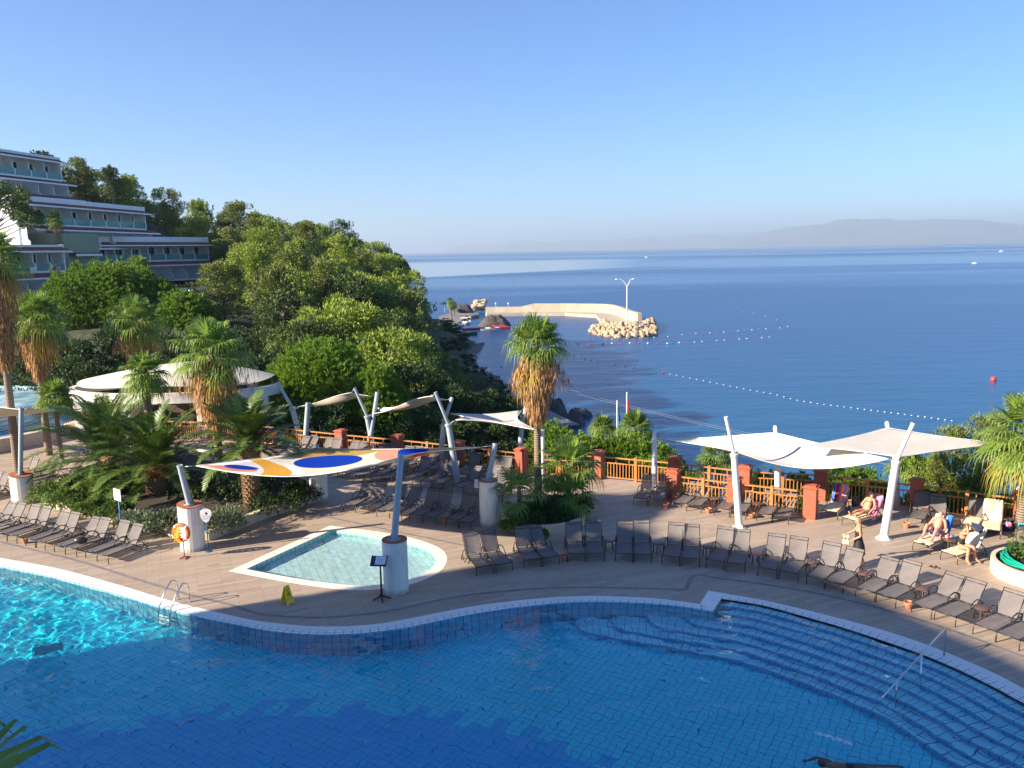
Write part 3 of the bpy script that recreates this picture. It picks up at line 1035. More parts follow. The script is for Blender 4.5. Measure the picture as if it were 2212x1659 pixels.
for i, (a, b) in enumerate(rowD3):
    lounger_back(zD(a, b), R(-27 if i < 12 else -20), ORD[i] + ' lounger from the left in the row against the orange railing', 'loungers against the orange railing')
lounger_back(zD(1965, 460), R(-16), 'lounger half hidden behind the tree-bed fan palm and white column', 'second row behind the small pool')
# ---- beyond the left-hand column
for i, (a, b) in enumerate([(30, 1140), (120, 1165), (545, 945), (760, 950), (890, 955), (1040, 1100)]):
    lounger_back(((a / 3.687) * .548611, (1550 + b / 3.687) * .548611), R(-32), ORD[i] + ' lounger from the left in the back group behind the left column', 'loungers behind the left column')
for i, (x, y) in enumerate([(548, 880), (590, 905), (618, 925), (655, 910)]):
    lounger_back((x + 20, y + 28), R(-30), ORD[i] + ' lounger of the four in deep shade under the pavilion palms', 'loungers under the pavilion palms')
# ---- the row before the brick pillars, right of centre
rowC = [(208, 967, 332, 980), (345, 970, 465, 985), (547, 1002, 672, 1022), (680, 1026, 808, 1042), (902, 1056, 1036, 1076), (1045, 1078, 1178, 1096), (1285, 1106, 1420, 1122), (1428, 1122, 1568, 1142)]
for i, (a, b, c_, d) in enumerate(rowC):
    lounger_feet(z4(a, b), z4(c_, d), ORD[i] + ' lounger from the left in the row before the brick stair pillars', 'loungers before the brick stair pillars')
# ---- the sunbathers' end
RL = {}
RL['towelled'] = lounger_feet(z5(455, 1300), z5(585, 1322), 'lounger spread with a beige cover and a rainbow striped towel', 'loungers at the sunny end')
RL['woman'] = lounger_feet(z5(630, 1362), z5(730, 1395), 'lounger with beige and pink towels under the sunbathing woman', 'loungers at the sunny end')
RL['up1'] = lounger_feet(z5(1180, 1362), z5(1345, 1388), 'empty upright lounger right of the leaning white mast', 'loungers at the sunny end')
RL['up2'] = lounger_feet(z5(1388, 1402), z5(1550, 1420), 'empty lounger behind the seated man in blue trunks', 'loungers at the sunny end')
RL['up3'] = lounger_feet(z5(1668, 1425), z5(1825, 1450), 'lounger with a black shadow stripe beside the beige covered one', 'loungers at the sunny end')
RL['beige'] = lounger_feet(z5(1845, 1468), z5(2005, 1490), 'lounger draped all over in a beige cover near the railing', 'loungers at the sunny end')
RL['man'] = lounger_feet(z5(1238, 1582), z5(1380, 1622), 'lounger with beige cover carrying the man in blue trunks', 'loungers at the sunny end')
RL['lady'] = lounger_feet(z5(1488, 1668), z5(1632, 1715), 'lounger with beige cover under the woman in a black swimsuit', 'loungers at the sunny end')
RL['edge'] = lounger_feet(z5(2140, 1480), z5(2290, 1500), 'lounger with a turquoise towel on its seat at the right edge', 'loungers at the sunny end')

# ================================================================ small tables and pots
def make_table():
    r = thing('side_table', 'x', 'side table')
    mb = MB()
    mb.lathe([(0.0, .385), (0.215, .385), (0.235, .392), (0.235, .41), (0.22, .418), (0.0, .42)], 24, cap=False)
    autosmooth(mb.build('table_top', m_table, r))
    for k in range(4):
        th = math.pi / 4 + k * math.pi / 2
        g = MB()
        g.bar((0.17 * math.cos(th), 0.17 * math.sin(th), .39), (0.20 * math.cos(th), 0.20 * math.sin(th), 0), 0.035, 0.028)
        g.build('leg', m_table, r)
    return r
T0 = make_table()
tabs = [(z3(1545, 1163), 'between the second and third pair of the curved row'), (z3(1975, 1183), 'between the third and fourth pair of the curved row'), (z4(860, 1328), 'between the fourth and fifth pair of the curved row'),
        (z4(1297, 1388), 'between the fifth and sixth pair of the curved row'), (z4(1765, 1455), 'between the sixth and seventh pair of the curved row'), (z6(830, 560), 'with a brown top behind the black-dressed woman'),
        (z6(1330, 690), 'beside the terracotta pot in the curved row'), (z6(1850, 860), 'reddish, last before the right edge in the curved row'), (zD(1535, 775), 'in the shade behind the small pool'),
        (z1(685, 760), 'between the sunlit loungers before the palm bed'), (z4(918, 908), 'behind the orange pot by the stair pillars'), (z4(1290, 952), 'behind the white topped pot by the stair pillars'),
        (z4(578, 860), 'in the shade of the left brick stair pillar'), (z5(1370, 1225), 'between the two empty upright loungers'), (z5(2068, 1305), 'with a pink bag beneath it beside the beige lounger'),
        (zD(1775, 405), 'between the railing loungers by the yellow sail tip')]
for i, (p, w) in enumerate(tabs):
    q = P(p[0], p[1], 0.42)
    lab = 'low round brown table ' + w
    if i == 0:
        T0.location = (q.x, q.y, 0)
        T0['label'], T0['group'] = lab, 'low tables between loungers'
    else:
        dup(T0, (q.x, q.y, 0), rnd.uniform(0, 1), lab, 'low tables between loungers')
def make_pot(fill=m_terra_in):
    r = thing('flower_pot', 'x', 'pot')
    mb = MB()
    mb.lathe([(0.0, 0), (0.075, 0), (0.10, .07), (0.125, .17), (0.14, .175), (0.145, .215), (0.125, .218), (0.115, .17)], 20, cap=False)
    autosmooth(mb.build('pot_body', m_terra, r))
    f = MB()
    f.lathe([(0.0, .165), (0.117, .165)], 20, cap=False)
    f.build('ash', fill, r)
    return r
P0 = make_pot()
pots = [(z3(1155, 1345), 'beside the third pair of the curved row'), (z4(490, 995), 'in shade before the left brick stair pillar'), (z4(860, 1040), 'bright orange in the sun before the stair railing'), (z4(1237, 1085), 'filled white on top before the stair railing'),
        (z6(1205, 875), 'catching light between loungers of the curved row'), (z5(1187, 1392), 'in the sun under the upright lounger'), (z1(222, 860), 'under the sunlit loungers before the palm bed'),
        (zD(1445, 905), 'in shade behind the small pool'), (zD(1165, 460), 'small and orange in the second shaded row')]
for i, (p, w) in enumerate(pots):
    q = P(*p)
    if i == 0:
        o = P0
        o.location = q
    else:
        o = dup(P0, q)
    o['label'], o['group'] = 'small terracotta ash pot ' + w, 'terracotta pots among the loungers'
    if 'white' in w:
        for ch in o.children:
            if ch.name.startswith('ash'):
                ch.data = ch.data.copy()
                ch.data.materials[0] = plain('white_sand', (0.8, 0.78, 0.75), 0.9)

# ================================================================ brick pillars and railings
t = NT('red_brick')
bk = t.n('ShaderNodeTexBrick')
sp = t.n('ShaderNodeSeparateXYZ')
t.put(sp.inputs[0], t.obj())
cx_ = t.n('ShaderNodeCombineXYZ')
t.put(cx_.inputs[0], t.math('ADD', sp.outputs[0], sp.outputs[1]))
t.put(cx_.inputs[1], sp.outputs[2])
t.put(bk.inputs['Vector'], cx_)
bk.inputs['Scale'].default_value = 1
bk.inputs['Brick Width'].default_value = 0.15
bk.inputs['Row Height'].default_value = 0.055
bk.inputs['Mortar Size'].default_value = 0.005
bk.inputs['Color1'].default_value = (0.33, 0.09, 0.048, 1)
bk.inputs['Color2'].default_value = (0.42, 0.125, 0.068, 1)
bk.inputs['Mortar'].default_value = (0.28, 0.10, 0.07, 1)
m_brick = t.pbr(bk.outputs[0], 0.85, 0, t.bump(bk.outputs['Fac'], -0.5, 0.006))
m_cap = plain('pillar_cap', (0.42, 0.10, 0.05), 0.8, 0, 0.2, 8, 0.4)
t = NT('orange_wood')
m_wood = t.pbr(t.ramp(t.noise(5, t.mapping(t.obj(), scale=(1, 1, 6)), 5, 0.6), [(0.3, (0.40, 0.145, 0.04)), (0.7, (0.58, 0.25, 0.075))]), 0.55)
def make_pillar(h=1.38):
    r = thing('brick_pillar', 'x', 'pillar')
    MB().box((0, 0, (h - .09) / 2), (0.5, 0.5, h - .09)).build('shaft', m_brick, r)
    c = MB()
    c.box((0, 0, h - .065), (0.60, 0.60, .05)).box((0, 0, h - .02), (0.52, 0.52, .05), taper=0.8)
    c.build('cap', m_cap, r)
    return r
PI0 = make_pillar()
pil = [(-24, 50.5, 'far left under the pavilion palms'), (-16.5, 48.6, 'beside the white pavilion post'), (-9.56, 45.04, 'leftmost sunlit along the orange railing'), (-6.22, 43.45, 'behind the blue disc of the painted sail'), (-2.82, 41.77, 'behind the tall crossed grey masts'), (0.4, 39.92, 'behind the white masts by the tall palm'),
       (4.1, 39.05, 'half hidden by the round planter palms'), (7.52, 37.52, 'standing behind another at the left stair corner'), (7.02, 35.37, 'tall and sunlit at the left stair corner'), (10.33, 35.83, 'behind the leaning white mast'),
       (9.35, 33.98, 'partly hidden by the leaning white mast'), (13.4, 35.0, 'dark in shade at the right stair corner'), (12.08, 32.56, 'sunlit at the front right stair corner'), (16.72, 33.22, 'with a sunlit band behind the upright lounger'), (19.75, 31.09, 'at the right end behind the lamp'), (23.3, 28.7, 'beyond the right edge')]
for i, (x, y, w) in enumerate(pil[:-1]):
    rz = R(-27) if i < 6 else R(-30)
    o = PI0 if i == 0 else dup(PI0)
    o.location, o.rotation_euler = (x, y, 0), (0, 0, rz)
    o['label'], o['group'] = 'square red brick pillar ' + w, 'brick pillars of the deck railing'
bal_me = MB().bar((0, 0, 0.13), (0, 0, 0.80), 0.035, 0.035).mesh('baluster', m_wood)
def railing(a, b, label, post=True, z=0.0, stair=0.0):
    a, b = Vector((a[0], a[1])), Vector((b[0], b[1]))
    d = b - a
    L = d.length - 0.52
    u = d.normalized()
    s0 = a + u * 0.26
    r = thing('railing', label, 'railing', (s0.x, s0.y, z), math.atan2(u.y, u.x), 'wooden railing round the deck')
    for h, w, hh, nm in ((1.08, 0.09, 0.055, 'top_rail'), (0.82, 0.05, 0.05, 'rail'), (0.11, 0.05, 0.05, 'rail')):
        MB().bar((0, 0, h), (L, 0, h - stair), w, hh).build(nm, m_wood, r)
    posts = [L / 2] if post else []
    for p in posts:
        MB().box((p, 0, .575 - stair / 2), (0.13, 0.13, 1.17)).build('post', m_wood, r)
    n_ = int(L / 0.15)
    for k in range(n_):
        x = (k + .5) * L / n_
        if posts and abs(x - L / 2) < 0.1:
            continue
        o = bpy.data.objects.new('baluster', bal_me)
        COL.objects.link(o)
        o.parent = r
        o.location = (x, 0, -stair * x / L)
    for k in range(1, 5):
        x = k * L / 5
        MB().bar((x, 0, 0.845 - stair * x / L), (x, 0, 1.055 - stair * x / L), 0.035).build('spindle', m_wood, r)
    return r
segs = [(0, 1, 'under the pavilion palms at the far left'), (1, 2, 'left of the first sunlit brick pillar'), (2, 3, 'between the first two sunlit brick pillars'), (3, 4, 'behind the blue disc of the painted sail'), (4, 5, 'behind the crossed grey masts'), (5, 6, 'behind the tall palm trunk'),
        (6, 7, 'in full sun between the planter palms and the stair'), (7, 9, 'back run over the stair, left'), (9, 11, 'back run over the stair, right and shaded'), (8, 10, 'front run of the stair, left and sunlit'), (10, 12, 'front run of the stair, right, behind loungers'), (11, 13, 'brown and shaded behind the striped towel'), (13, 14, 'with sunlit stripes low down at the right')]
for i, j, w in segs:
    railing(pil[i][:2], pil[j][:2], 'orange wooden railing ' + w)
# stair landing between the two runs
t = NT('landing_tiles')
m_land = t.pbr(t.ramp(t.noise(4, t.obj(), 5), [(0.3, (0.36, 0.12, 0.06)), (0.7, (0.48, 0.18, 0.09))]), 0.8)
st = MB()
for k in range(7):
    a = Vector((7.3 + k * 0.62, 36.2 - k * 0.32))
    st.prism([(a.x, a.y - 0.9), (a.x + .62, a.y - 1.22), (a.x + 1.2, a.y + .2), (a.x + .55, a.y + .55)], -3.5, -0.2 - k * 0.19)
tag(st.build('staircase', m_land), 'terracotta stairs going down between the two stair railings', 'stairs')

# ================================================================ columns and masts
t = NT('white_boards')
pv = t.obj()
drt = t.noise(3, t.mapping(pv, scale=(1, 1, 0.4)), 5, 0.65)
c = t.ramp(drt, [(0.3, (0.66, 0.63, 0.56)), (0.6, (0.80, 0.77, 0.70))])
sp = t.n('ShaderNodeSeparateXYZ')
t.put(sp.inputs[0], pv)
low = t.ramp(t.math('ADD', sp.outputs[2], t.math('MULTIPLY', t.noise(9, pv, 3), 0.16)), [(0.14, (1, 1, 1)), (0.26, (0, 0, 0))])
c = t.mix(t.math('MULTIPLY', low, 0.6), c, (0.33, 0.30, 0.26))
m_board = t.pbr(c, 0.75)
m_rust = plain('rusty_top', (0.38, 0.13, 0.06), 0.8, 0, 0.3, 6)
m_pole = plain('grey_blue_steel', (0.34, 0.40, 0.44), 0.42, 0.0, 0.06, 3)
m_white_pole = plain('white_steel', (0.74, 0.74, 0.73), 0.45, 0.0, 0.05, 2)
m_cable = plain('steel_cable', (0.45, 0.46, 0.47), 0.35, 0.6)
def column(base, h, r, label, cut=0.0, cutdir=0.0):
    root = thing('column', label, 'column', (base.x, base.y, 0), 0, 'board-clad columns holding the masts')
    n_ = 22
    vs, fs = [], []
    for lev in (0, 1):
        for k in range(n_):
            for q in (0.03, 0.97):
                th = 2 * math.pi * (k + q) / n_
                z = 0 if lev == 0 else h + cut * math.cos(th - cutdir)
                vs.append((r * math.cos(th), r * math.sin(th), z))
            th = 2 * math.pi * (k + 1) / n_
            vs.append(((r - .012) * math.cos(th), (r - .012) * math.sin(th), 0 if lev == 0 else h + cut * math.cos(th - cutdir)))
    m = 3 * n_
    for k in range(m):
        fs.append((k, (k + 1) % m, m + (k + 1) % m, m + k))
    mb = MB().add(vs, fs)
    mb.build('shaft', m_board, root)
    tp = MB()
    tp.add([(1.02 * r * math.cos(2 * math.pi * k / 32), 1.02 * r * math.sin(2 * math.pi * k / 32), h + .004 + cut * math.cos(2 * math.pi * k / 32 - cutdir)) for k in range(32)] +
           [(1.02 * r * math.cos(2 * math.pi * k / 32), 1.02 * r * math.sin(2 * math.pi * k / 32), h + .03 + cut * math.cos(2 * math.pi * k / 32 - cutdir)) for k in range(32)],
           [tuple(range(32, 64))] + [(k, (k + 1) % 32, 32 + (k + 1) % 32, 32 + k) for k in range(32)])
    tp.build('top_plate', m_rust, root)
    return root
def hs(base, py):
    """height over a ground point that shows at picture row py"""
    lo, hi = 0.0, 30.0
    for _ in range(50):
        m = (lo + hi) / 2
        if pix((base.x, base.y, m))[1] > py:
            lo = m
        else:
            hi = m
    return m
cols = {}
for nm, bp, ty, r, lab, cut, cdir in [('1', (52, 1090), 1025, 0.47, 'white board-clad column at the far left with slanting rust-edged top', 0.06, 2.5), ('2', (418, 1192), 1090, 0.45, 'white board-clad column behind the orange lifebuoy', 0.05, 2.5), ('3', (857, 1285), 1166, 0.41, 'big white column beside the children\'s pool', 0, 0),
                                     ('4', (1057, 1138), 1038, 0.38, 'white column between the shaded loungers and round planter', 0, 0), ('5', (690, 1083), 1010, 0.40, 'white column under the painted sail at the planter wall', 0, 0)]:
    b = P(*bp)
    b = b + Vector((b.x, b.y, 0)).normalized() * r * 0.85
    h = hs(b, ty)
    cols[nm] = (b, h)
    column(b, h, r, lab, cut, cdir)
def mast(name, a, b, r0, r1, m, label, group, base=True, joint=None, ball=False):
    """a straight or jointed mast from a to b"""
    a, b = Vector(a), Vector(b)
    root = thing(name, label, 'mast', a, 0, group)
    rel = b - a
    if joint is None:
        autosmooth(MB().tube([(0, 0, 0), rel], [r0, r1], 18).build('pole', m, root))
    else:
        j = Vector(joint) - a
        autosmooth(MB().tube([(0, 0, 0), j], [r0, r0 * 0.88], 18).build('pole', m, root))
        autosmooth(MB().tube([j - (rel - j) * 0.02, rel], [r1, r1], 16).build('upper_pole', m, root))
        autosmooth(MB().tube([j - j.normalized() * 0.06, j + j.normalized() * 0.03], [r0 * 1.12, r0 * 1.12], 18).build('collar', m, root))
    d = (rel if joint is None else rel - (Vector(joint) - a)).normalized()
    autosmooth(MB().tube([rel - d * 0.02, rel + d * 0.015], [r1 * 1.12, r1 * 1.12], 16).build('end_cap', m, root))
    MB().tube([rel + d * 0.012, rel + d * 0.02], [r1 * 0.5, r1 * 0.5], 12).build('cap_hole', m_frame, root)
    if base:
        f = MB()
        f.lathe([(0, 0), (r0 * 1.9, 0), (r0 * 1.9, .02), (0, .02)], 20, cap=False)
        f.build('flange', m, root)
        for k in range(4):
            th = k * math.pi / 2 + .4
            g = MB()
            dx, dy = math.cos(th), math.sin(th)
            g.add([(dx * r0 * .8, dy * r0 * .8, .02), (dx * r0 * 1.8, dy * r0 * 1.8, .02), (dx * r0 * .8, dy * r0 * .8, .22)], [(0, 1, 2), (2, 1, 0)])
            g.build('gusset', m, root)
    if ball:
        MB().lathe([(0.01, -.09), (0.07, -.06), (.095, 0), (.07, .065), (.01, .09)], 14, c=rel + d * 0.05).build('finial', m, root, True)
    return root
gM = 'masts holding the painted sail'
tops = {}
for nm, top, dy, lab in [('1', (46, 881), 0.0, 'upright blue-grey mast on the far left column'), ('2', (388, 1006), -0.2, 'blue-grey mast leaning left over the lifebuoy column'), ('3', (866, 984), 0.1, 'tall blue-grey mast on the column by the small pool'), ('4', (1070, 959), 0.2, 'blue-grey mast leaning right beside the round planter'), ('5', (684, 962), 0.4, 'blue-grey mast hidden by the painted sail peak')]:
    b, h = cols[nm]
    a = Vector((b.x, b.y, h + 0.03))
    tq = PY(top[0], top[1], b.y + dy)
    tops[nm] = tq
    mast('mast', a, tq, 0.115 if nm != '1' else 0.10, 0.10, m_pole, lab, gM)

# ================================================================ sails
def sail(name, c, mats, label, cat, sag, bow, n=22, thick=0.006, group=None, front=0.0):
    """four corners in order; edges bow inwards by bow, the middle sags by sag"""
    A, B, C_, D = [Vector(p) for p in c]
    ctr = (A + B + C_ + D) / 4
    def f(u, v):
        p = A.lerp(B, u).lerp(D.lerp(C_, u), v)
        eu, ev = 4 * u * (1 - u), 4 * v * (1 - v)
        pull = bow * (eu * (1 - ev) * (1 if True else 0) + ev * (1 - eu))
        q = p + (ctr - p) * min(0.95, pull)
        q.z = p.z - sag * eu * ev - front * eu * (1 - v) ** 1.5
        return q
    vs, fs, uv = [], [], []
    for j in range(n + 1):
        for i in range(n + 1):
            vs.append(f(i / n, j / n))
            uv.append((i / n, j / n))
    m = n + 1
    for j in range(n):
        for i in range(n):
            fs.append((j * m + i, j * m + i + 1, (j + 1) * m + i + 1, (j + 1) * m + i))
    me = bpy.data.meshes.new(name)
    me.from_pydata([tuple(p) for p in vs], [], fs)
    ul = me.uv_layers.new(name='UVMap')
    for l in me.loops:
        ul.data[l.index].uv = uv[l.vertex_index]
    me.materials.append(mats)
    me.polygons.foreach_set('use_smooth', [True] * len(me.polygons))
    root = thing(name, label, cat, ctr, 0, group)
    o = bpy.data.objects.new('cloth', me)
    COL.objects.link(o)
    o.parent = root
    o.location = -ctr
    so_ = o.modifiers.new('thick', 'SOLIDIFY')
    so_.thickness = thick
    # hem tubes
    for (u0, v0, u1, v1) in ((0, 0, 1, 0), (1, 0, 1, 1), (1, 1, 0, 1), (0, 1, 0, 0)):
        pts = [f(lerp(u0, u1, k / 16), lerp(v0, v1, k / 16)) - ctr for k in range(17)]
        MB().tube(pts, 0.018, 6).build('hem', m_hem, root, True)
    return root, ctr
def shackle(root, ctr, a, b):
    """turnbuckle and wire from sail corner a to mast b"""
    a, b = Vector(a) - ctr, Vector(b) - ctr
    mb = MB()
    mb.tube([a, b], 0.010, 5)
    d = b - a
    mb.tube([a + d * 0.25, a + d * 0.7], 0.022, 6)
    mb.build('turnbuckle', m_cable, root, True)
m_hem = plain('sail_hem', (0.78, 0.76, 0.71), 0.7, 0, 0.03)
def cloth_mat(name, colour_fn, transl=0.35):
    t = NT(name)
    c = colour_fn(t)
    d = t.n('ShaderNodeBsdfDiffuse')
    tl = t.n('ShaderNodeBsdfTranslucent')
    t.put(d.inputs[0], c)
    t.put(tl.inputs[0], c)
    wr = t.noise(1.1, t.obj(), 4, 0.5, 1.2)
    b = t.bump(wr, 0.25, 0.08)
    t.put(d.inputs['Normal'], b)
    mx = t.n('ShaderNodeMixShader')
    mx.inputs[0].default_value = transl
    t.t.links.new(d.outputs[0], mx.inputs[1])
    t.t.links.new(tl.outputs[0], mx.inputs[2])
    return t.surf(mx)
m_white_sail = cloth_mat('white_sailcloth', lambda t: t.ramp(t.noise(0.9, t.obj(), 5, 0.6), [(0.3, (0.66, 0.62, 0.55)), (0.7, (0.75, 0.71, 0.64))]), 0.22)
m_beige_sail = cloth_mat('beige_sailcloth', lambda t: t.ramp(t.noise(0.9, t.obj(), 5, 0.6), [(0.3, (0.62, 0.55, 0.45)), (0.7, (0.72, 0.66, 0.56))]), 0.25)
def painted(t):
    uvn = t.n('ShaderNodeUVMap').outputs[0]
    s = t.n('ShaderNodeSeparateXYZ')
    t.put(s.inputs[0], uvn)
    U, V_ = s.outputs[0], s.outputs[1]
    def ell(cx, cy, rx, ry, rot=0.0):
        co, si = math.cos(rot), math.sin(rot)
        du, dv = t.math('SUBTRACT', U, cx), t.math('SUBTRACT', V_, cy)
        a = t.math('ADD', t.math('MULTIPLY', du, co / rx), t.math('MULTIPLY', dv, si / rx))
        b = t.math('ADD', t.math('MULTIPLY', du, -si / ry), t.math('MULTIPLY', dv, co / ry))
        return t.math('LESS_THAN', t.math('ADD', t.math('MULTIPLY', a, a), t.math('MULTIPLY', b, b)), 1.0)
    def ringm(o, i):
        return t.math('MULTIPLY', o, t.math('SUBTRACT', 1.0, i))
    c = (0.78, 0.70, 0.56)
    white, blue, orange, red, tan, pink = (0.82, 0.80, 0.76), (0.012, 0.055, 0.42), (0.80, 0.42, 0.07), (0.72, 0.09, 0.03), (0.50, 0.33, 0.12), (0.78, 0.33, 0.22)
    c = t.mix(ell(0.05, 0.1, 0.4, 0.35), c, white)
    c = t.mix(ell(0.0, 1.0, 0.46, 0.40), c, tan)
    c = t.mix(ringm(ell(0.0, 0.0, 0.42, 0.42), ell(-0.04, -0.02, 0.32, 0.34)), c, orange)
    c = t.mix(ell(0.10, 0.07, 0.13, 0.06, 0.7), c, pink)
    c = t.mix(ell(0.11, 0.15, 0.08, 0.05, 0.7), c, blue)
    c = t.mix(ringm(ell(1.0, 1.0, 0.55, 0.50), ell(1.04, 1.04, 0.44, 0.40)), c, pink)
    c = t.mix(ringm(ell(1.0, 1.0, 0.42, 0.38), ell(1.02, 1.02, 0.27, 0.24)), c, blue)
    c = t.mix(ell(1.0, 1.0, 0.25, 0.22), c, orange)
    c = t.mix(ell(0.44, 0.02, 0.10, 0.11, -0.3), c, red)
    c = t.mix(ell(0.60, 0.03, 0.09, 0.12, -0.4), c, orange)
    c = t.mix(ell(0.76, 0.16, 0.10, 0.08, 0.4), c, (0.02, 0.05, 0.22))
    c = t.mix(ell(0.95, 0.40, 0.12, 0.10, 0.9), c, red)
    c = t.mix(ell(0.86, 0.36, 0.08, 0.09, 0.9), c, tan)
    c = t.mix(ell(0.33, 0.60, 0.17, 0.20), c, blue)
    return c
m_painted = cloth_mat('painted_sailcloth', painted, 0.18)
def toward(p, c, d, dz=0.0):
    v = Vector(c) - Vector(p)
    v.z = 0
    v = v.normalized() * d
    return Vector(p) + v + Vector((0, 0, dz))
cc = (tops['2'] + tops['3'] + tops['4'] + tops['5']) / 4
q2 = PY(424, 1006, tops['2'].y)
q3 = PY(851, 992, tops['3'].y + .35)
q4 = PY(1038, 966, tops['4'].y)
q5 = PY(682, 967, tops['5'].y - .5)
sr, sc_ = sail('shade_sail', (q2, q3, q4, q5), m_painted, 'cream shade sail painted with a blue disc, orange and red shapes', 'shade sail', 0.25, 0.10, front=0.58)
for a, b in ((q2, tops['2']), (q3, tops['3'] - Vector((0, 0, .12))), (q4, tops['4']), (q5, tops['5'])):
    shackle(sr, sc_, a, b + Vector((0, 0, -0.06)))

# ---- three small beige and white sails over the railing, on crossed masts
zm = zz(900, 1400)
def on(z, a, b, Y):
    p = z(a, b)
    return PY(p[0], p[1], Y)
gR = 'grey masts along the orange railing'
def jm(b, j, t_, Yb, Yj, Yt, lab, r0=0.16, r1=0.075, m=m_pole, base=False, ball=False, g=gR):
    bp = P(*b) if Yb is None else PY(b[0], b[1], Yb)
    jj = PY(j[0], j[1], bp.y + Yj) if j else None
    tt = PY(t_[0], t_[1], bp.y + Yt)
    mast('mast', bp, tt, r0, r1 if j else r0 * .9, m, lab, g, base, jj, ball)
    return bp, jj, tt
b1, j1, t1 = jm(zm(645, 800), zm(555, 455), zm(425, 232), None, -0.1, -0.2, 'jointed grey mast leaning left beside the white pavilion', 0.17, 0.09)
b2, j2, t2 = jm(zm(672, 700), None, zm(692, 412), 46.0, 0, 0.1, 'short upright mast behind the leftmost leaning mast', 0.15)
b3, j3, t3 = jm(zm(1272, 862), zm(1207, 530), zm(1098, 285), None, -0.1, -0.2, 'jointed grey mast leaning left in the middle of the railing')
b4, j4, t4 = jm(zm(1235, 720), None, zm(1296, 322), 44.5, 0, 0.3, 'slim mast leaning right behind the middle jointed mast', 0.12)
b5, j5, t5 = jm(zm(2000, 1130), zm(1915, 600), zm(1802, 322), None, -0.1, -0.3, 'tall jointed grey mast crossing another left of the tall palm')
b6, j6, t6 = jm(zm(1848, 850), zm(1882, 560), zm(1947, 368), 40.9, 0.1, 0.3, 'white-footed mast leaning right by the tall jointed mast', 0.14, 0.09)
b7, j7, t7 = jm(z3(755, 548), z3(785, 160), z3(820, 5), None, 0.1, 0.3, 'mast leaning right beside the tall palm trunk', 0.14, 0.09)
b8, j8, t8 = jm(z3(968, 640), None, z3(966, 205), 38.0, 0, 0, 'slim white pole right behind the tall palm trunk', 0.09, m=m_white_pole)
cA, cB, cC, cD = on(zm, 590, 447, j1.y), on(zm, 712, 425, b2.y + .8), on(zm, 1238, 352, t4.y), on(zm, 1072, 322, t3.y)
s1, c1 = sail('shade_sail', (cA, cB, cC, cD), m_beige_sail, 'small beige sail nearest the pavilion, seen edge-on', 'shade sail', 0.25, 0.20, group='small sails over the railing')
for a, b in ((cA, j1), (cB, t2), (cC, t4), (cD, t3)):
    shackle(s1, c1, a, b)
cA, cB, cC, cD = on(zm, 1262, 505, j3.y), on(zm, 1300, 458, b4.y + .6), on(zm, 1905, 385, t6.y), on(zm, 1780, 352, t5.y)
s2, c2 = sail('shade_sail', (cA, cB, cC, cD), m_beige_sail, 'small beige sail between the two pairs of crossed masts', 'shade sail', 0.25, 0.20, group='small sails over the railing')
for a, b in ((cA, j3), (cC, t6), (cD, t5)):
    shackle(s2, c2, a, b)
cA, cB, cC, cD = on(z3, 210, 118, j5.y - 0.3), on(z3, 165, 62, j5.y + 3.2), on(z3, 785, 35, t7.y + 0.5), on(z3, 905, 205, j5.y - 1.5)
s3, c3 = sail('shade_sail', (cA, cB, cC, cD), m_white_sail, 'small white sunlit sail just left of the tall palm', 'shade sail', 0.15, 0.28, group='small sails over the railing')
for a, b in ((cA, j5), (cC, t7), (cD, t8)):
    shackle(s3, c3, a, b)

# ---- the two big white canopies at the right
gW = 'white masts of the big canopies'
bA, jA, tA = jm(z4(395, 830), z4(390, 400), z4(392, 333), None, 0, 0, 'upright white mast at the left end of the canopies', 0.125, 0.09, m_white_pole, g=gW)
bB, jB, tB = jm(z4(1130, 1165), z4(1084, 530), z4(1014, 205), None, 0, -0.1, 'jointed white mast leaning left before the stair railing', 0.14, 0.07, m_white_pole, True, g=gW)
bC, jC, tC = jm(z4(1468, 880), z4(1460, 560), z4(1445, 305), 34.2, 0, 0.1, 'white mast under the left canopy peak', 0.14, 0.09, m_white_pole, False, True, g=gW)
bE, jE, tE = jm(z5(990, 1482), z5(1098, 812), z5(1247, 480), None, 0, -0.1, 'jointed white mast leaning right beside the sunbathers', 0.15, 0.075, m_white_pole, True, g=gW)
bD, jD, tD = jm(z5(1103, 1185), z5(1095, 820), z5(1022, 490), 34.0, 0, 0.1, 'white mast under the right canopy peak', 0.14, 0.09, m_white_pole, False, True, g=gW)
qA = on(z4, 490, 395, bA.y)
qC = on(z4, 1440, 340, bC.y + .05)
qE = on(z5, 1035, 790, bE.y - .02)
qB = on(z4, 1120, 508, bB.y)
s4, c4 = sail('canopy', (qB, qE, qC, qA), m_white_sail, 'big white canopy with the left peak over the stair', 'canopy', 0.15, 0.06, 28, front=0.55, group='big white canopies')
for a, b in ((qA, jA), (qB, jB), (qE, jE)):
    shackle(s4, c4, a, b)
qL = on(z5, 285, 680, bE.y + 1.2)
qD = on(z5, 1015, 518, bD.y + .05)
qR = on(z5, 2050, 655, bE.y + 1.8)
qE2 = on(z5, 1130, 775, bE.y + .05)
s5, c5 = sail('canopy', (qL, qD, qR, qE2), m_white_sail, 'big white canopy with the right peak beside the sunbathers', 'canopy', 0.05, 0.10, 28, group='big white canopies')
shackle(s5, c5, qE2, jE)
MBb = MB().tube([qR - c5, on(z5, 2230, 610, bE.y + 2.2) - c5], 0.03, 6)
MBb.build('tie_rod', m_cable, s5, True)
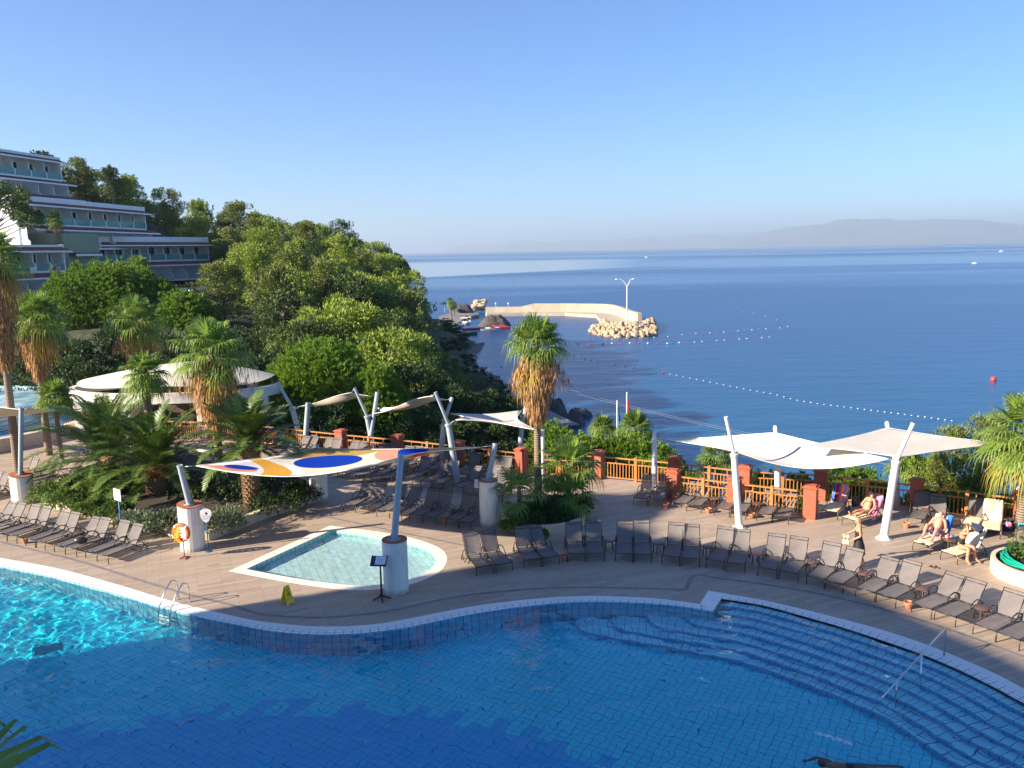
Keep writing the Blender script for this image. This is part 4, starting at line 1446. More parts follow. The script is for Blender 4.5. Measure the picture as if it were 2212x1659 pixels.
# ---- the grey-beige sail running off the left edge
tl = tops['1']
qa = PY(48 + 6, 886, tl.y)
s6, c6 = sail('shade_sail', (PY(-260, 880, tl.y - 1), qa, PY(196, 882, tl.y + 9), PY(-200, 872, tl.y + 10)), m_beige_sail, 'grey-beige sail running off the left edge behind the left mast', 'shade sail', 0.5, 0.3)
shackle(s6, c6, qa, tl + Vector((0, 0, -.1)))
# ================================================================ foliage materials
def leaf_mat(name, a, b, transl=0.2, rv=0.35, scale=1.2, rough=0.6):
    t = NT(name)
    f = t.noise(scale, t.obj(), 4, 0.6)
    c = t.ramp(f, [(0.32, a), (0.68, b)])
    oi = t.n('ShaderNodeObjectInfo')
    c = t.mix(t.math('MULTIPLY', oi.outputs['Random'], rv), c, tuple(0.55 * x for x in a))
    d = t.n('ShaderNodeBsdfPrincipled')
    t.put(d.inputs['Base Color'], c)
    d.inputs['Roughness'].default_value = rough
    d.inputs['Specular IOR Level'].default_value = 0.35
    tl = t.n('ShaderNodeBsdfTranslucent')
    t.put(tl.inputs[0], c)
    mx = t.n('ShaderNodeMixShader')
    mx.inputs[0].default_value = transl
    t.t.links.new(d.outputs[0], mx.inputs[1])
    t.t.links.new(tl.outputs[0], mx.inputs[2])
    return t.surf(mx)
m_pine = leaf_mat('pine_needles', (0.18, 0.26, 0.028), (0.36, 0.45, 0.060))
m_pine_dark = leaf_mat('dark_pine_needles', (0.05, 0.088, 0.02), (0.10, 0.15, 0.035))
m_pine_olive = leaf_mat('olive_pine_needles', (0.14, 0.18, 0.035), (0.26, 0.30, 0.065))
m_pine_fresh = leaf_mat('fresh_pine_shoots', (0.105, 0.20, 0.018), (0.23, 0.37, 0.035), 0.4)
m_brown_pine = leaf_mat('browned_needles', (0.13, 0.085, 0.03), (0.20, 0.14, 0.055), 0.2)
m_rust_pine = leaf_mat('dead_rust_needles', (0.28, 0.07, 0.03), (0.40, 0.12, 0.05), 0.2)
m_bush = leaf_mat('shrub_leaves', (0.07, 0.13, 0.022), (0.15, 0.24, 0.045), 0.35)
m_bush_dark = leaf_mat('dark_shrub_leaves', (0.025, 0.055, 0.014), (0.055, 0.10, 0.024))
m_grey_shrub = leaf_mat('grey_green_leaves', (0.13, 0.17, 0.09), (0.24, 0.29, 0.17), 0.25)
m_olive = leaf_mat('silvery_olive_leaves', (0.15, 0.15, 0.10), (0.26, 0.26, 0.18), 0.25)
m_fan = leaf_mat('fan_palm_leaves', (0.13, 0.22, 0.035), (0.27, 0.38, 0.075), 0.35, 0.2, 2.0, 0.45)
m_fan_yellow = leaf_mat('yellowing_palm_leaves', (0.36, 0.28, 0.05), (0.55, 0.38, 0.07), 0.35, 0.1, 2.0)
m_skirt = leaf_mat('dead_palm_skirt', (0.22, 0.10, 0.04), (0.58, 0.35, 0.16), 0.15, 0.1, 5.0, 0.8)
m_date = leaf_mat('date_palm_leaves', (0.06, 0.12, 0.025), (0.15, 0.225, 0.05), 0.22, 0.15, 1.5, 0.42)
m_datef = leaf_mat('date_stalks', (0.42, 0.12, 0.02), (0.55, 0.20, 0.04), 0.1, 0.1, 6)
t = NT('pine_bark')
m_bark = t.pbr(t.ramp(t.noise(6, t.mapping(t.obj(), scale=(1, 1, .3)), 6, .6), [(0.3, (0.10, 0.075, 0.055)), (0.7, (0.24, 0.19, 0.15))]), 0.9, 0, t.bump(t.noise(14, t.obj(), 4), 0.6, 0.03))
t = NT('palm_trunk')
vz = t.n('ShaderNodeTexWave', wave_type='BANDS', bands_direction='Z')
vz.inputs['Scale'].default_value = 3.2
vz.inputs['Distortion'].default_value = 3.0
vz.inputs['Detail'].default_value = 3
t.put(vz.inputs[0], t.obj())
m_ptrunk = t.pbr(t.ramp(vz.outputs[1], [(0.2, (0.13, 0.095, 0.07)), (0.8, (0.30, 0.225, 0.16))]), 0.9, 0, t.bump(vz.outputs[1], 0.5, 0.03))
t = NT('date_palm_trunk')
m_dtrunk = t.pbr(t.ramp(t.noise(9, t.obj(), 5, .6), [(0.3, (0.16, 0.095, 0.05)), (0.7, (0.42, 0.28, 0.16))]), 0.9)

RND = random.Random(11)
def rv(r, s=1.0):
    while True:
        v = Vector((r.uniform(-1, 1), r.uniform(-1, 1), r.uniform(-1, 1)))
        if 0.05 < v.length < 1:
            return v.normalized() * s
def leafquad(vs, fs, p, d, side, l, w, tip=0.3):
    """one leaf or needle tuft: a narrow four-sided blade"""
    o = len(vs)
    m = p + d * (l * .45)
    vs += [tuple(p), tuple(m + side * (w / 2)), tuple(p + d * l), tuple(m - side * (w / 2))]
    fs.append((o, o + 1, o + 2, o + 3))
def cloud(r, centres, n_per, l, w, up=0.45, out=1.0, squash=0.75):
    """leaf blades in rounded clumps; centres: (pos, radius)"""
    vs, fs = [], []
    for c, rad in centres:
        n = max(6, int(n_per * 1.6 * rad * rad))
        for _ in range(n):
            q = rv(r)
            k = rad * (r.random() ** 0.33)
            p = Vector(c) + Vector((q.x * k, q.y * k, q.z * k * squash))
            d = (q * out + Vector((0, 0, up)) + rv(r, 0.55)).normalized()
            side = d.cross(rv(r)).normalized()
            leafquad(vs, fs, p, d, side, l * r.uniform(.6, 1.3), w * r.uniform(.7, 1.3))
    return vs, fs
def limb(mb, a, b, r0, r1, bend=0.15, n=4, r=RND):
    a, b = Vector(a), Vector(b)
    pts = []
    off = rv(r, (b - a).length * bend)
    for k in range(n + 1):
        t_ = k / n
        pts.append(a.lerp(b, t_) + off * math.sin(math.pi * t_))
    mb.tube(pts, [lerp(r0, r1, k / n) for k in range(n + 1)], 6, cap=False)

# ---------------------------------------------------------------- pines (8 m tall prototypes; crown and trunk are parts)
def pine_proto(seed, shape='round', nleaf=150, l=0.30, w=0.12, mat=m_pine, H=8.0, Rr=4.0, nc=46):
    r = random.Random(seed)
    root = thing('pine_tree', 'x', 'tree')
    nc = int(nc * 1.25)
    cen = []
    tips = []
    for i in range(nc):
        if shape == 'round':
            z = r.uniform(0.26, 1.0)
            prof = math.sin(math.pi * min(1, (z - 0.08) / 0.98) ** 0.75) ** 0.7
        elif shape == 'cone':
            z = r.uniform(0.18, 1.0)
            prof = (1.05 - z) ** 0.75 * 1.05
        else:                        # umbrella
            z = r.uniform(0.55, 1.0)
            prof = math.sqrt(max(0, 1 - ((z - 0.55) / 0.5) ** 2))
        th = r.uniform(0, 2 * math.pi)
        rr = Rr * prof * r.uniform(0.45, 1.0)
        rr *= 1 + 0.22 * math.sin(3 * th + seed)
        c = Vector((rr * math.cos(th), rr * math.sin(th), z * H - 0.5))
        cen.append((c, r.uniform(0.55, 1.0)))
        tips.append(c)
    vs, fs = cloud(r, cen, nleaf, l, w)
    # wispy leader shoots along the top
    for _ in range(16):
        th, rr = r.uniform(0, 6.28), Rr * r.random() * 0.8
        zt = H - 0.5 - 0.25 * rr * (1 if shape != 'cone' else 2.2)
        b0 = Vector((rr * math.cos(th), rr * math.sin(th), zt))
        for k in range(26):
            q = b0 + Vector((r.gauss(0, .12), r.gauss(0, .12), r.uniform(-.3, .75)))
            d = (rv(r, .7) + Vector((0, 0, 1))).normalized()
            leafquad(vs, fs, q, d, d.cross(rv(r)).normalized(), l, w)
    MB().add(vs, fs).build('crown', mat, root)
    mb = MB()
    lean = Vector((r.uniform(-.5, .5), r.uniform(-.5, .5), H * .86))
    pts = [Vector((0, 0, -1.5)), Vector((0, 0, 0)), lean * .35 + rv(r, .12), lean * .7 + rv(r, .2), lean]
    mb.tube(pts, [.26, .22, .17, .11, .04], 8, cap=False)
    for c in tips[::2]:
        z0 = max(0.3, c.z / (H * .86) - 0.22)
        limb(mb, lean * min(.95, z0), c, 0.075, 0.02, 0.10, 3, r)
    mb.build('trunk', m_bark, root, True)
    return root
GROVE = []      # prototypes are kept as the first tree placed of each kind
PROTO = {}
def place_tree(key, maker, loc, rz, sc, label, group, name=None, mat=None):
    if key not in PROTO:
        PROTO[key] = [maker(), False]
    pr = PROTO[key]
    if not pr[1]:
        pr[1] = True
        o = pr[0]
    else:
        o = dup(pr[0])
    o.location = loc
    o.rotation_euler = (0, 0, rz)
    o.scale = (sc, sc, sc) if not isinstance(sc, tuple) else sc
    o['label'], o['group'] = label, group
    return o

# ---------------------------------------------------------------- stone pine with upright bright candles
def candle_pine(seed, H, Rr, depth, n, l=0.34, w=0.10, mat=m_pine_fresh, name='stone_pine', cat='tree', trunk=True, lobes=5):
    r = random.Random(seed)
    root = thing(name, 'x', cat)
    vs, fs = [], []
    ph = [r.uniform(0, 6.28) for _ in range(lobes)]
    for i in range(n):
        th = r.uniform(0, 6.28)
        q = math.sqrt(r.random())
        lob = 1 + 0.10 * math.sin(3 * th + ph[0]) + 0.07 * math.sin(7 * th + ph[1])
        rr = Rr * lob * q
        bumps = 0.10 * depth * (math.sin(rr * 2.6 + ph[2]) * math.sin(th * 5 + ph[3])) + r.gauss(0, 0.05) * depth
        zt = H - depth * (q ** 2.6) * 0.9 + bumps
        p = Vector((rr * math.cos(th), rr * math.sin(th), zt - (r.random() ** 2) * depth * 0.35))
        out = Vector((math.cos(th), math.sin(th), 0)) * (0.25 + 0.75 * q)
        ax = (out * .7 + Vector((0, 0, 1.0))).normalized()
        for k in range(8):
            d = (ax + rv(r, 0.55)).normalized()
            leafquad(vs, fs, p + rv(r, .05), d, d.cross(rv(r)).normalized(), l * r.uniform(.7, 1.2), w * r.uniform(.7, 1.2))
    # inner dark mass of twigs and needles
    for i in range(int(n * 1.6)):
        th, q = r.uniform(0, 6.28), math.sqrt(r.random())
        rr = Rr * 0.93 * q
        p = Vector((rr * math.cos(th), rr * math.sin(th), H - depth * (q ** 2.6) - r.uniform(.1, .9) * depth * (1 - .4 * q)))
        d = rv(r)
        leafquad(vs, fs, p, d, d.cross(rv(r)).normalized(), l * 1.3, w * 2.0)
    MB().add(vs, fs).build('crown', mat, root)
    if trunk:
        mb = MB()
        mb.tube([(0, 0, -2), (0.1, 0, 0), (0.2, .1, H * .3), (0, 0, H * .55)], [.3, .27, .22, .18], 8, cap=False)
        for k in range(9):
            th = k * .7 + r.random()
            limb(mb, (0, 0, H * r.uniform(.3, .55)), (Rr * .75 * math.cos(th), Rr * .75 * math.sin(th), H - depth * .7), .11, .03, .1, 4, r)
        mb.build('trunk', m_bark, root, True)
    return root

# ---------------------------------------------------------------- leafy shrubs
def shrub(seed, rx, ry, h, n=900, l=0.14, w=0.06, mat=m_bush, name='shrub', cat='shrub', stem=True, up=0.5):
    r = random.Random(seed)
    root = thing(name, 'x', cat)
    vs, fs = [], []
    cl = []
    for k in range(int(10 + 3 * rx * ry)):
        th, q = r.uniform(0, 6.28), math.sqrt(r.random())
        cl.append((Vector((rx * .8 * q * math.cos(th), ry * .8 * q * math.sin(th), h * (1 - .55 * q * q) * r.uniform(.55, .85))), r.uniform(.22, .36) * h))
    per = n / max(1, len(cl))
    for c, rad in cl:
        for _ in range(int(per)):
            q = rv(r)
            k = rad * r.random() ** .3
            p = c + Vector((q.x * k * 1.2, q.y * k * 1.2, q.z * k))
            p.z = max(p.z, .02)
            d = (q + Vector((0, 0, up)) + rv(r, .6)).normalized()
            leafquad(vs, fs, p, d, d.cross(rv(r)).normalized(), l * r.uniform(.6, 1.3), w * r.uniform(.7, 1.3))
    for _ in range(int(n * .35)):
        th, q = r.uniform(0, 6.28), math.sqrt(r.random())
        p = Vector((rx * q * math.cos(th), ry * q * math.sin(th), h * r.uniform(0, .6) * (1 - .5 * q * q)))
        d = (rv(r) + Vector((0, 0, .4))).normalized()
        leafquad(vs, fs, p, d, d.cross(rv(r)).normalized(), l * 1.3, w * 1.4)
    MB().add(vs, fs).build('foliage', mat, root)
    if stem:
        mb = MB()
        for k in range(6):
            th = r.uniform(0, 6.28)
            limb(mb, (0, 0, -.2), (rx * .5 * math.cos(th), ry * .5 * math.sin(th), h * .6), .03, .01, .1, 3, r)
        mb.build('stem', m_bark, root, True)
    return root

# ---------------------------------------------------------------- palms
def fan_leaf(vs, fs, r, origin, az, el, pet=0.95, rad=0.95, droop=0.6, nseg=26, spread=118, w=0.036, fold=0.25):
    """a petiole with a pleated fan; el = lift of the petiole"""
    o = Vector(origin)
    f = Vector((math.cos(az) * math.cos(el), math.sin(az) * math.cos(el), math.sin(el)))
    s = Vector((-math.sin(az), math.cos(az), 0))
    u = s.cross(f) * -1
    if u.z < 0:
        u = -u
    # petiole
    sag = Vector((0, 0, -0.12 * pet))
    p1 = o + f * pet * .5 + sag * .3
    p2 = o + f * pet + sag
    k = len(vs)
    for a, ww in ((o, .03), (p1, .02), (p2, .015)):
        vs += [tuple(a + s * ww), tuple(a - s * ww), tuple(a + u * ww)]
    for a in (0, 3):
        fs += [(k + a, k + a + 1, k + a + 4, k + a + 3), (k + a + 1, k + a + 2, k + a + 5, k + a + 4), (k + a + 2, k + a, k + a + 3, k + a + 5)]
    fd = (f + Vector((0, 0, -0.25))).normalized()
    for i in range(nseg):
        a = R(-spread + 2 * spread * (i + .5) / nseg + r.uniform(-2, 2))
        L = rad * (1 - 0.28 * (abs(a) / R(spread)) ** 2) * r.uniform(.9, 1.05)
        d = fd * math.cos(a) + s * math.sin(a)
        d = (d + u * (fold * abs(math.sin(a)) * .5)).normalized()
        sd_ = (s * math.cos(a) - fd * math.sin(a)).normalized()
        bend = droop * r.uniform(.7, 1.3)
        q0 = p2
        q1 = p2 + d * L * .5 + Vector((0, 0, -.05 * bend * L))
        q2 = p2 + d * L * .80 + Vector((0, 0, -.28 * bend * L))
        q3 = q2 + (d * (L * .12) + Vector((0, 0, -.42 * bend * L)))
        w1 = L * .5 * 2 * math.tan(R(spread) / nseg) * 1.02
        tw = u * (0.012 if i % 2 else -0.012)
        k = len(vs)
        vs += [tuple(q0), tuple(q1 + sd_ * w1 / 2 + tw), tuple(q1 - sd_ * w1 / 2 - tw), tuple(q2 + sd_ * w * .5), tuple(q2 - sd_ * w * .5), tuple(q3)]
        fs += [(k, k + 1, k + 2), (k + 1, k + 3, k + 4, k + 2), (k + 3, k + 5, k + 4)]
def fan_palm(seed, H, label, trunk_r=0.16, nl=34, skirt=2.2, rad=1.0, pet=1.0, sk_r=0.65, yellow=3, name='fan_palm', lean=(0, 0), wide=95, low=-25):
    r = random.Random(seed)
    root = thing(name, label, 'palm tree')
    top = Vector((lean[0], lean[1], H))
    mb = MB()
    if H > 0.3:
        mb.tube([(0, 0, -.3), top * .5 + Vector((lean[0] * .1, 0, 0)), top], [trunk_r * 1.25, trunk_r, trunk_r * .95], 12, cap=False)
        mb.build('trunk', m_ptrunk, root, True)
    vs, fs = [], []
    g = math.pi * (3 - math.sqrt(5))
    for i in range(nl):
        t_ = (i + .5) / nl
        el = R(lerp(wide - 15, low, t_ ** 1.0) + r.uniform(-8, 8))
        el = min(el, R(86))
        az = i * g + r.uniform(-.2, .2)
        fan_leaf(vs, fs, r, top + Vector((0, 0, -.25 * t_)), az, el, pet * r.uniform(.8, 1.1), rad * r.uniform(.85, 1.1), droop=lerp(.25, 1.3, t_))
    for k in range(2):             # unopened spear leaves
        d = (Vector((0, 0, 1)) + rv(r, .12)).normalized()
        leafquad(vs, fs, top, d, d.cross(rv(r)).normalized(), 1.5 * rad, .07)
    MB().add(vs, fs).build('crown', m_fan, root)
    if yellow:
        vs, fs = [], []
        for i in range(yellow):
            fan_leaf(vs, fs, r, top + Vector((0, 0, -.3)), r.uniform(0, 6.28), R(r.uniform(-50, -20)), pet * .8, rad * .9, droop=1.4)
        MB().add(vs, fs).build('yellow_leaves', m_fan_yellow, root)
    if skirt > 0:
        vs, fs = [], []
        n = int(640 * skirt * sk_r / .65)
        for i in range(n):
            t_ = r.random() ** 1.2
            th = r.uniform(0, 6.28)
            z = -0.25 - t_ * (skirt - .6)
            rr = trunk_r + sk_r * (math.sin(math.pi * min(1, .22 + t_ * .75)) ** .8) * r.uniform(.25, 1.0)
            p = top + Vector((rr * math.cos(th), rr * math.sin(th), z + r.uniform(-.1, .25)))
            d = Vector((math.cos(th) * r.uniform(-.25, .35), math.sin(th) * r.uniform(-.25, .35), -1)).normalized()
            side = Vector((-math.sin(th), math.cos(th), 0)) + rv(r, .6)
            leafquad(vs, fs, p, d, side.normalized(), r.uniform(.35, .85), r.uniform(.03, .075))
        for i in range(int(34 * sk_r / .65)):      # loose arching dead stalks with hanging strips
            th = r.uniform(0, 6.28)
            L = r.uniform(.7, 1.35) * sk_r / .6
            o = top + Vector((0, 0, -.35))
            prev = o
            for k in range(1, 8):
                q = o + Vector((math.cos(th) * L * k / 7, math.sin(th) * L * k / 7, .15 * math.sin(k / 7 * 2.6) - 1.1 * (k / 7) ** 2.4))
                dd = (q - prev)
                leafquad(vs, fs, prev, dd.normalized(), Vector((0, 0, 1)).cross(dd).normalized(), dd.length * 1.15, .05)
                if k > 3:
                    for _ in range(5):
                        leafquad(vs, fs, q, (Vector((0, 0, -1)) + rv(r, .3)).normalized(), rv(r), r.uniform(.25, .65), .035)
                prev = q
        MB().add(vs, fs).build('skirt', m_skirt, root)
    return root
def date_frond(vs, fs, r, origin, az, el, L, curl=1.0, nl=66, ll=0.50, w=0.060):
    o = Vector(origin)
    h = Vector((math.cos(az), math.sin(az), 0))
    pts = []
    for k in range(15):
        t_ = k / 14
        ang = el - curl * (t_ ** 1.5) * 1.35
        pts.append((pts[-1] if pts else o) + (h * math.cos(ang) + Vector((0, 0, math.sin(ang)))) * (L / 14 if k else 0))
    s = Vector((-math.sin(az), math.cos(az), 0))
    for a, b in zip(pts, pts[1:]):
        k = len(vs)
        u = s.cross(b - a).normalized()
        vs += [tuple(a + s * .018), tuple(a - s * .018), tuple(a + u * .02), tuple(b + s * .015), tuple(b - s * .015), tuple(b + u * .016)]
        fs += [(k, k + 1, k + 4, k + 3), (k + 1, k + 2, k + 5, k + 4), (k + 2, k, k + 3, k + 5)]
    for i in range(nl):
        t_ = 0.10 + 0.90 * (i + .5) / nl
        x = t_ * 14
        a = pts[min(13, int(x))].lerp(pts[min(14, int(x) + 1)], x - int(x))
        d = (pts[min(14, int(x) + 1)] - pts[min(13, int(x))])
        d = d.normalized() if d.length > 1e-6 else h
        u = s.cross(d).normalized()
        if u.z < 0:
            u = -u
        prof = math.sin(math.pi * (t_ * .80 + .16)) ** .6
        for sg in (-1, 1):
            dd = (s * sg * .78 + d * .55 + u * r.uniform(.05, .38)).normalized()
            dd = (dd + Vector((0, 0, -.16))).normalized()
            leafquad(vs, fs, a, dd, d.cross(dd).cross(dd).normalized(), ll * prof * r.uniform(.85, 1.1), w)
def date_palm(seed, H, label, tr=0.42, nf=52, L=3.0, fruit=False):
    r = random.Random(seed)
    root = thing('date_palm', label, 'palm tree')
    mb = MB()
    mb.tube([(0, 0, -.3), (0, 0, H * .5), (0, 0, H * .9), (0, 0, H + .1)], [tr * .8, tr * .95, tr * 1.05, tr * .7], 16)
    # diamond leaf scars standing out from the trunk
    nrow = int(H / .13)
    for j in range(nrow):
        z = (j + .5) * H / nrow
        for k in range(13):
            th = 2 * math.pi * (k + (j % 2) * .5) / 13
            rr = tr * lerp(.82, 1.04, z / H)
            c = Vector((rr * math.cos(th), rr * math.sin(th), z))
            o_ = Vector((math.cos(th), math.sin(th), .35)).normalized()
            s = Vector((-math.sin(th), math.cos(th), 0))
            mb.add([c - s * .085, c + Vector((0, 0, -.09)), c + s * .085, c + Vector((0, 0, .07)), c + o_ * (.09 + .05 * r.random()) + Vector((0, 0, .06))], [(0, 1, 4), (1, 2, 4), (2, 3, 4), (3, 0, 4)])
    mb.build('trunk', m_dtrunk, root)
    vs, fs = [], []
    g = math.pi * (3 - math.sqrt(5))
    for i in range(nf):
        t_ = (i + .5) / nf
        el = R(lerp(87, -4, t_ ** 1.1) + r.uniform(-6, 6))
        date_frond(vs, fs, r, (0, 0, H + .15 - .3 * t_), i * g + r.uniform(-.15, .15), el, L * r.uniform(.88, 1.08) * lerp(.8, 1.0, min(1, t_ * 2.5)), curl=r.uniform(.45, .9))
    MB().add(vs, fs).build('crown', m_date, root)
    if fruit:
        vs, fs = [], []
        for i in range(900):
            th = r.uniform(0, 6.28)
            p = Vector((math.cos(th), math.sin(th), 0)) * r.uniform(.3, .85) + Vector((0, 0, H + r.uniform(-.15, .25)))
            d = Vector((math.cos(th) * .4, math.sin(th) * .4, -1)).normalized()
            leafquad(vs, fs, p, d, rv(r), r.uniform(.15, .45), .025)
        MB().add(vs, fs).build('fruit_stalks', m_datef, root)
    return root
# ================================================================ planters
m_wallp = plain('cream_planter_wall', (0.62, 0.52, 0.38), 0.85, 0, 0.12, 2.5, 0.3)
m_soil = plain('planter_soil', (0.045, 0.035, 0.024), 0.95, 0, 0.3, 6, 0.8)
def planter(label, ring, h, w=0.22, soil=True, name='planter_bed'):
    ring = [Vector(p) for p in ring]
    c = sum(ring, Vector((0, 0))) / len(ring)
    root = thing(name, label, 'planter', (c.x, c.y, 0))
    inn = offset_ring(ring, -w)
    n_ = len(ring)
    vs = [(p.x - c.x, p.y - c.y, 0) for p in ring] + [(p.x - c.x, p.y - c.y, h) for p in ring] + [(p.x - c.x, p.y - c.y, h) for p in inn] + [(p.x - c.x, p.y - c.y, h - .1) for p in inn]
    fs = []
    for a in range(3):
        fs += [(a * n_ + i, a * n_ + (i + 1) % n_, (a + 1) * n_ + (i + 1) % n_, (a + 1) * n_ + i) for i in range(n_)]
    MB().add(vs, fs).build('wall', m_wallp, root)
    sb_ = MB()
    ring_sheet([(p.x - c.x, p.y - c.y) for p in inn], [], h - .1, sb_)
    sb_.build('soil', m_soil, root)
    return root
bed_px = [(90, 1092), (178, 1114), (186, 1108), (252, 1132), (262, 1126), (318, 1150), (330, 1143), (376, 1163), (386, 1170), (452, 1169), (560, 1126), (688, 1082), (700, 1070), (640, 1040), (540, 1003), (430, 985), (300, 990), (190, 1020), (120, 1055)]
planter('long raised bed of palms with a zigzag cream wall', [V2(P(*p)) for p in bed_px], 0.42)
pc = P(1172, 1125)
pc_c = Vector((pc.x, pc.y))
planter('round raised bed at the foot of the tall palm', [pc_c + Vector((1.75 * math.cos(2 * math.pi * k / 36), 1.75 * math.sin(2 * math.pi * k / 36))) for k in range(36)], 0.38, 0.16)
pr_c = Vector(V2(P(2250, 1245)))
planter('round cream planter with a green hose at the right edge', [pr_c + Vector((1.5 * math.cos(2 * math.pi * k / 36), 1.5 * math.sin(2 * math.pi * k / 36))) for k in range(36)], 0.5, 0.14)
hb_ = MB()
rr_ = random.Random(5)
pts = []
for k in range(160):
    th = k * .35
    rad = 1.12 + 0.1 * math.sin(k * .9)
    pts.append((rad * math.cos(th), rad * math.sin(th), .47 + .002 * k * .5 + rr_.uniform(-.01, .02)))
m_hose = plain('green_hose', (0.0, 0.30, 0.20), 0.4, 0, 0.15, 3)
ho = hb_.tube(pts, .03, 6).build('garden_hose', m_hose, None, True)
ho.location = (pr_c.x, pr_c.y, 0)
tag(ho, 'green garden hose coiled on the round planter at the right edge', 'hose')

# ================================================================ palms round the deck
def palm_at(seed, base, heart_py, label, **kw):
    H = hs(base, heart_py)
    o = fan_palm(seed, H - kw.pop('z0', 0), label, **kw)
    o.location = base
    return o
b = P(1163, 1098)
palm_at(21, b, 748, 'tall fan palm with a long brown skirt before the sea', trunk_r=0.145, nl=25, skirt=3.3, rad=1.0, pet=0.85, sk_r=.62, yellow=3, wide=95, low=8)
b = P(480, 1078)
palm_at(22, b, 765, 'big fan palm with the widest shaggy brown skirt, by the pavilion', trunk_r=0.17, nl=32, skirt=3.5, rad=1.1, pet=1.15, sk_r=.82, yellow=5, low=-5)
def palm_px(seed, heart, Y, label, z0=0.0, **kw):
    q = PY(heart[0], heart[1], Y)
    o = fan_palm(seed, q.z - z0, label, **kw)
    o.location = (q.x, q.y, z0)
    return o
palm_px(23, (295, 695), 48, 'fan palm with ragged brown skirt behind the pavilion, left of the widest one', trunk_r=.17, nl=28, skirt=2.9, rad=1.1, pet=1.0, sk_r=.65, yellow=4, low=-5)
palm_px(24, (312, 803), 39, 'young fan palm with rough brown trunk before the white pavilion', trunk_r=.20, nl=30, skirt=0, rad=.85, pet=.55, yellow=0, low=-40)
palm_px(25, (74, 692), 46, 'fan palm with a dark skirt second from the left edge', trunk_r=.17, nl=30, skirt=3.2, rad=1.15, pet=1.1, sk_r=.62, yellow=3, low=-5)
palm_px(26, (-14, 560), 42, 'fan palm cut by the left edge of the picture', trunk_r=.17, nl=30, skirt=5.6, rad=1.1, pet=1.0, sk_r=.62, yellow=3, low=-5)
palm_px(27, (118, 858), 44, 'small low fan palm above the left beige sail', trunk_r=.12, nl=30, skirt=0, rad=.85, pet=.55, yellow=0, low=-20)
palm_px(28, (2222, 938), 30.5, 'bright fan palm hanging into the right edge of the picture', trunk_r=.17, nl=44, skirt=1.5, rad=1.15, pet=1.15, sk_r=.5, yellow=7, low=-50)
palm_px(29, (117, 473), 118, 'distant little palm on the hotel terrace', z0=12.5, trunk_r=.22, nl=30, skirt=0.9, rad=1.0, pet=.6, sk_r=.5, yellow=1)
palm_px(30, (299, 580), 104, 'distant fan palm before the lower hotel wing', z0=3, trunk_r=.2, nl=34, skirt=1.2, rad=1.4, pet=1.1, sk_r=.5, yellow=1)
palm_px(31, (612, 742), 78, 'fan palm among dark trees above the light green pine', z0=-1, trunk_r=.2, nl=34, skirt=1.0, rad=1.2, pet=1.0, sk_r=.4, yellow=1)
palm_px(32, (1302, 922), 55, 'left drooping fan palm above the clipped hedge', z0=-6, trunk_r=.15, nl=22, skirt=0, rad=.85, pet=.5, yellow=0, low=0)
palm_px(33, (1372, 925), 53, 'right drooping fan palm beside the flag poles', z0=-6, trunk_r=.15, nl=28, skirt=0, rad=1.0, pet=.8, yellow=0, low=-10)
palm_px(34, (1552, 985), 48, 'drooping fan palm beyond the stair railing', z0=-5, trunk_r=.15, nl=26, skirt=0, rad=1.0, pet=.7, yellow=0, low=-25)
# low fan palms in the round bed
for k, (p, Y, rad, lab, nl) in enumerate([((1228, 1008), 34.0, 1.15, 'largest fan palm of the round bed, right of the trunk', 15), ((1122, 1062), 32.4, .9, 'dark fan palm at the left of the round bed', 9), ((1198, 1072), 33.0, .75, 'fan palm in the middle of the round bed', 9), ((1235, 1070), 33.0, .85, 'small fan palm at the right of the round bed', 12)]):
    palm_px(40 + k, p, Y, lab, z0=.3, trunk_r=.10, nl=nl, skirt=0, rad=rad, pet=rad * .75, yellow=0, low=-12)
palm_px(45, (202, 1072), 36.8, 'low young fan palm in the long bed by the white signboard', z0=.35, trunk_r=.08, nl=13, skirt=0, rad=.85, pet=.6, yellow=0, low=0)
# date palms
b = P(240, 1052)
o = date_palm(51, hs(b, 990), 'broad date palm at the left of the long bed', tr=.46, nf=66, L=4.2)
o.location = b
b = P(341, 1078)
o = date_palm(52, hs(b, 1012), 'date palm with orange fruit stalks in the middle of the bed', tr=.48, nf=60, L=3.6, fruit=True)
o.location = b
b = P(547, 1108)
o = date_palm(53, hs(b, 958), 'slender date palm beside the painted sail', tr=.36, nf=44, L=2.6)
o.location = b
# the frond tips just below the balcony
o = fan_palm(54, 0.2, 'close palm fronds reaching into the bottom left corner', trunk_r=.1, nl=15, skirt=0, rad=.85, pet=.75, yellow=0, wide=70, low=10)
q = PY(-360, 2150, 3.4)
o.location = q

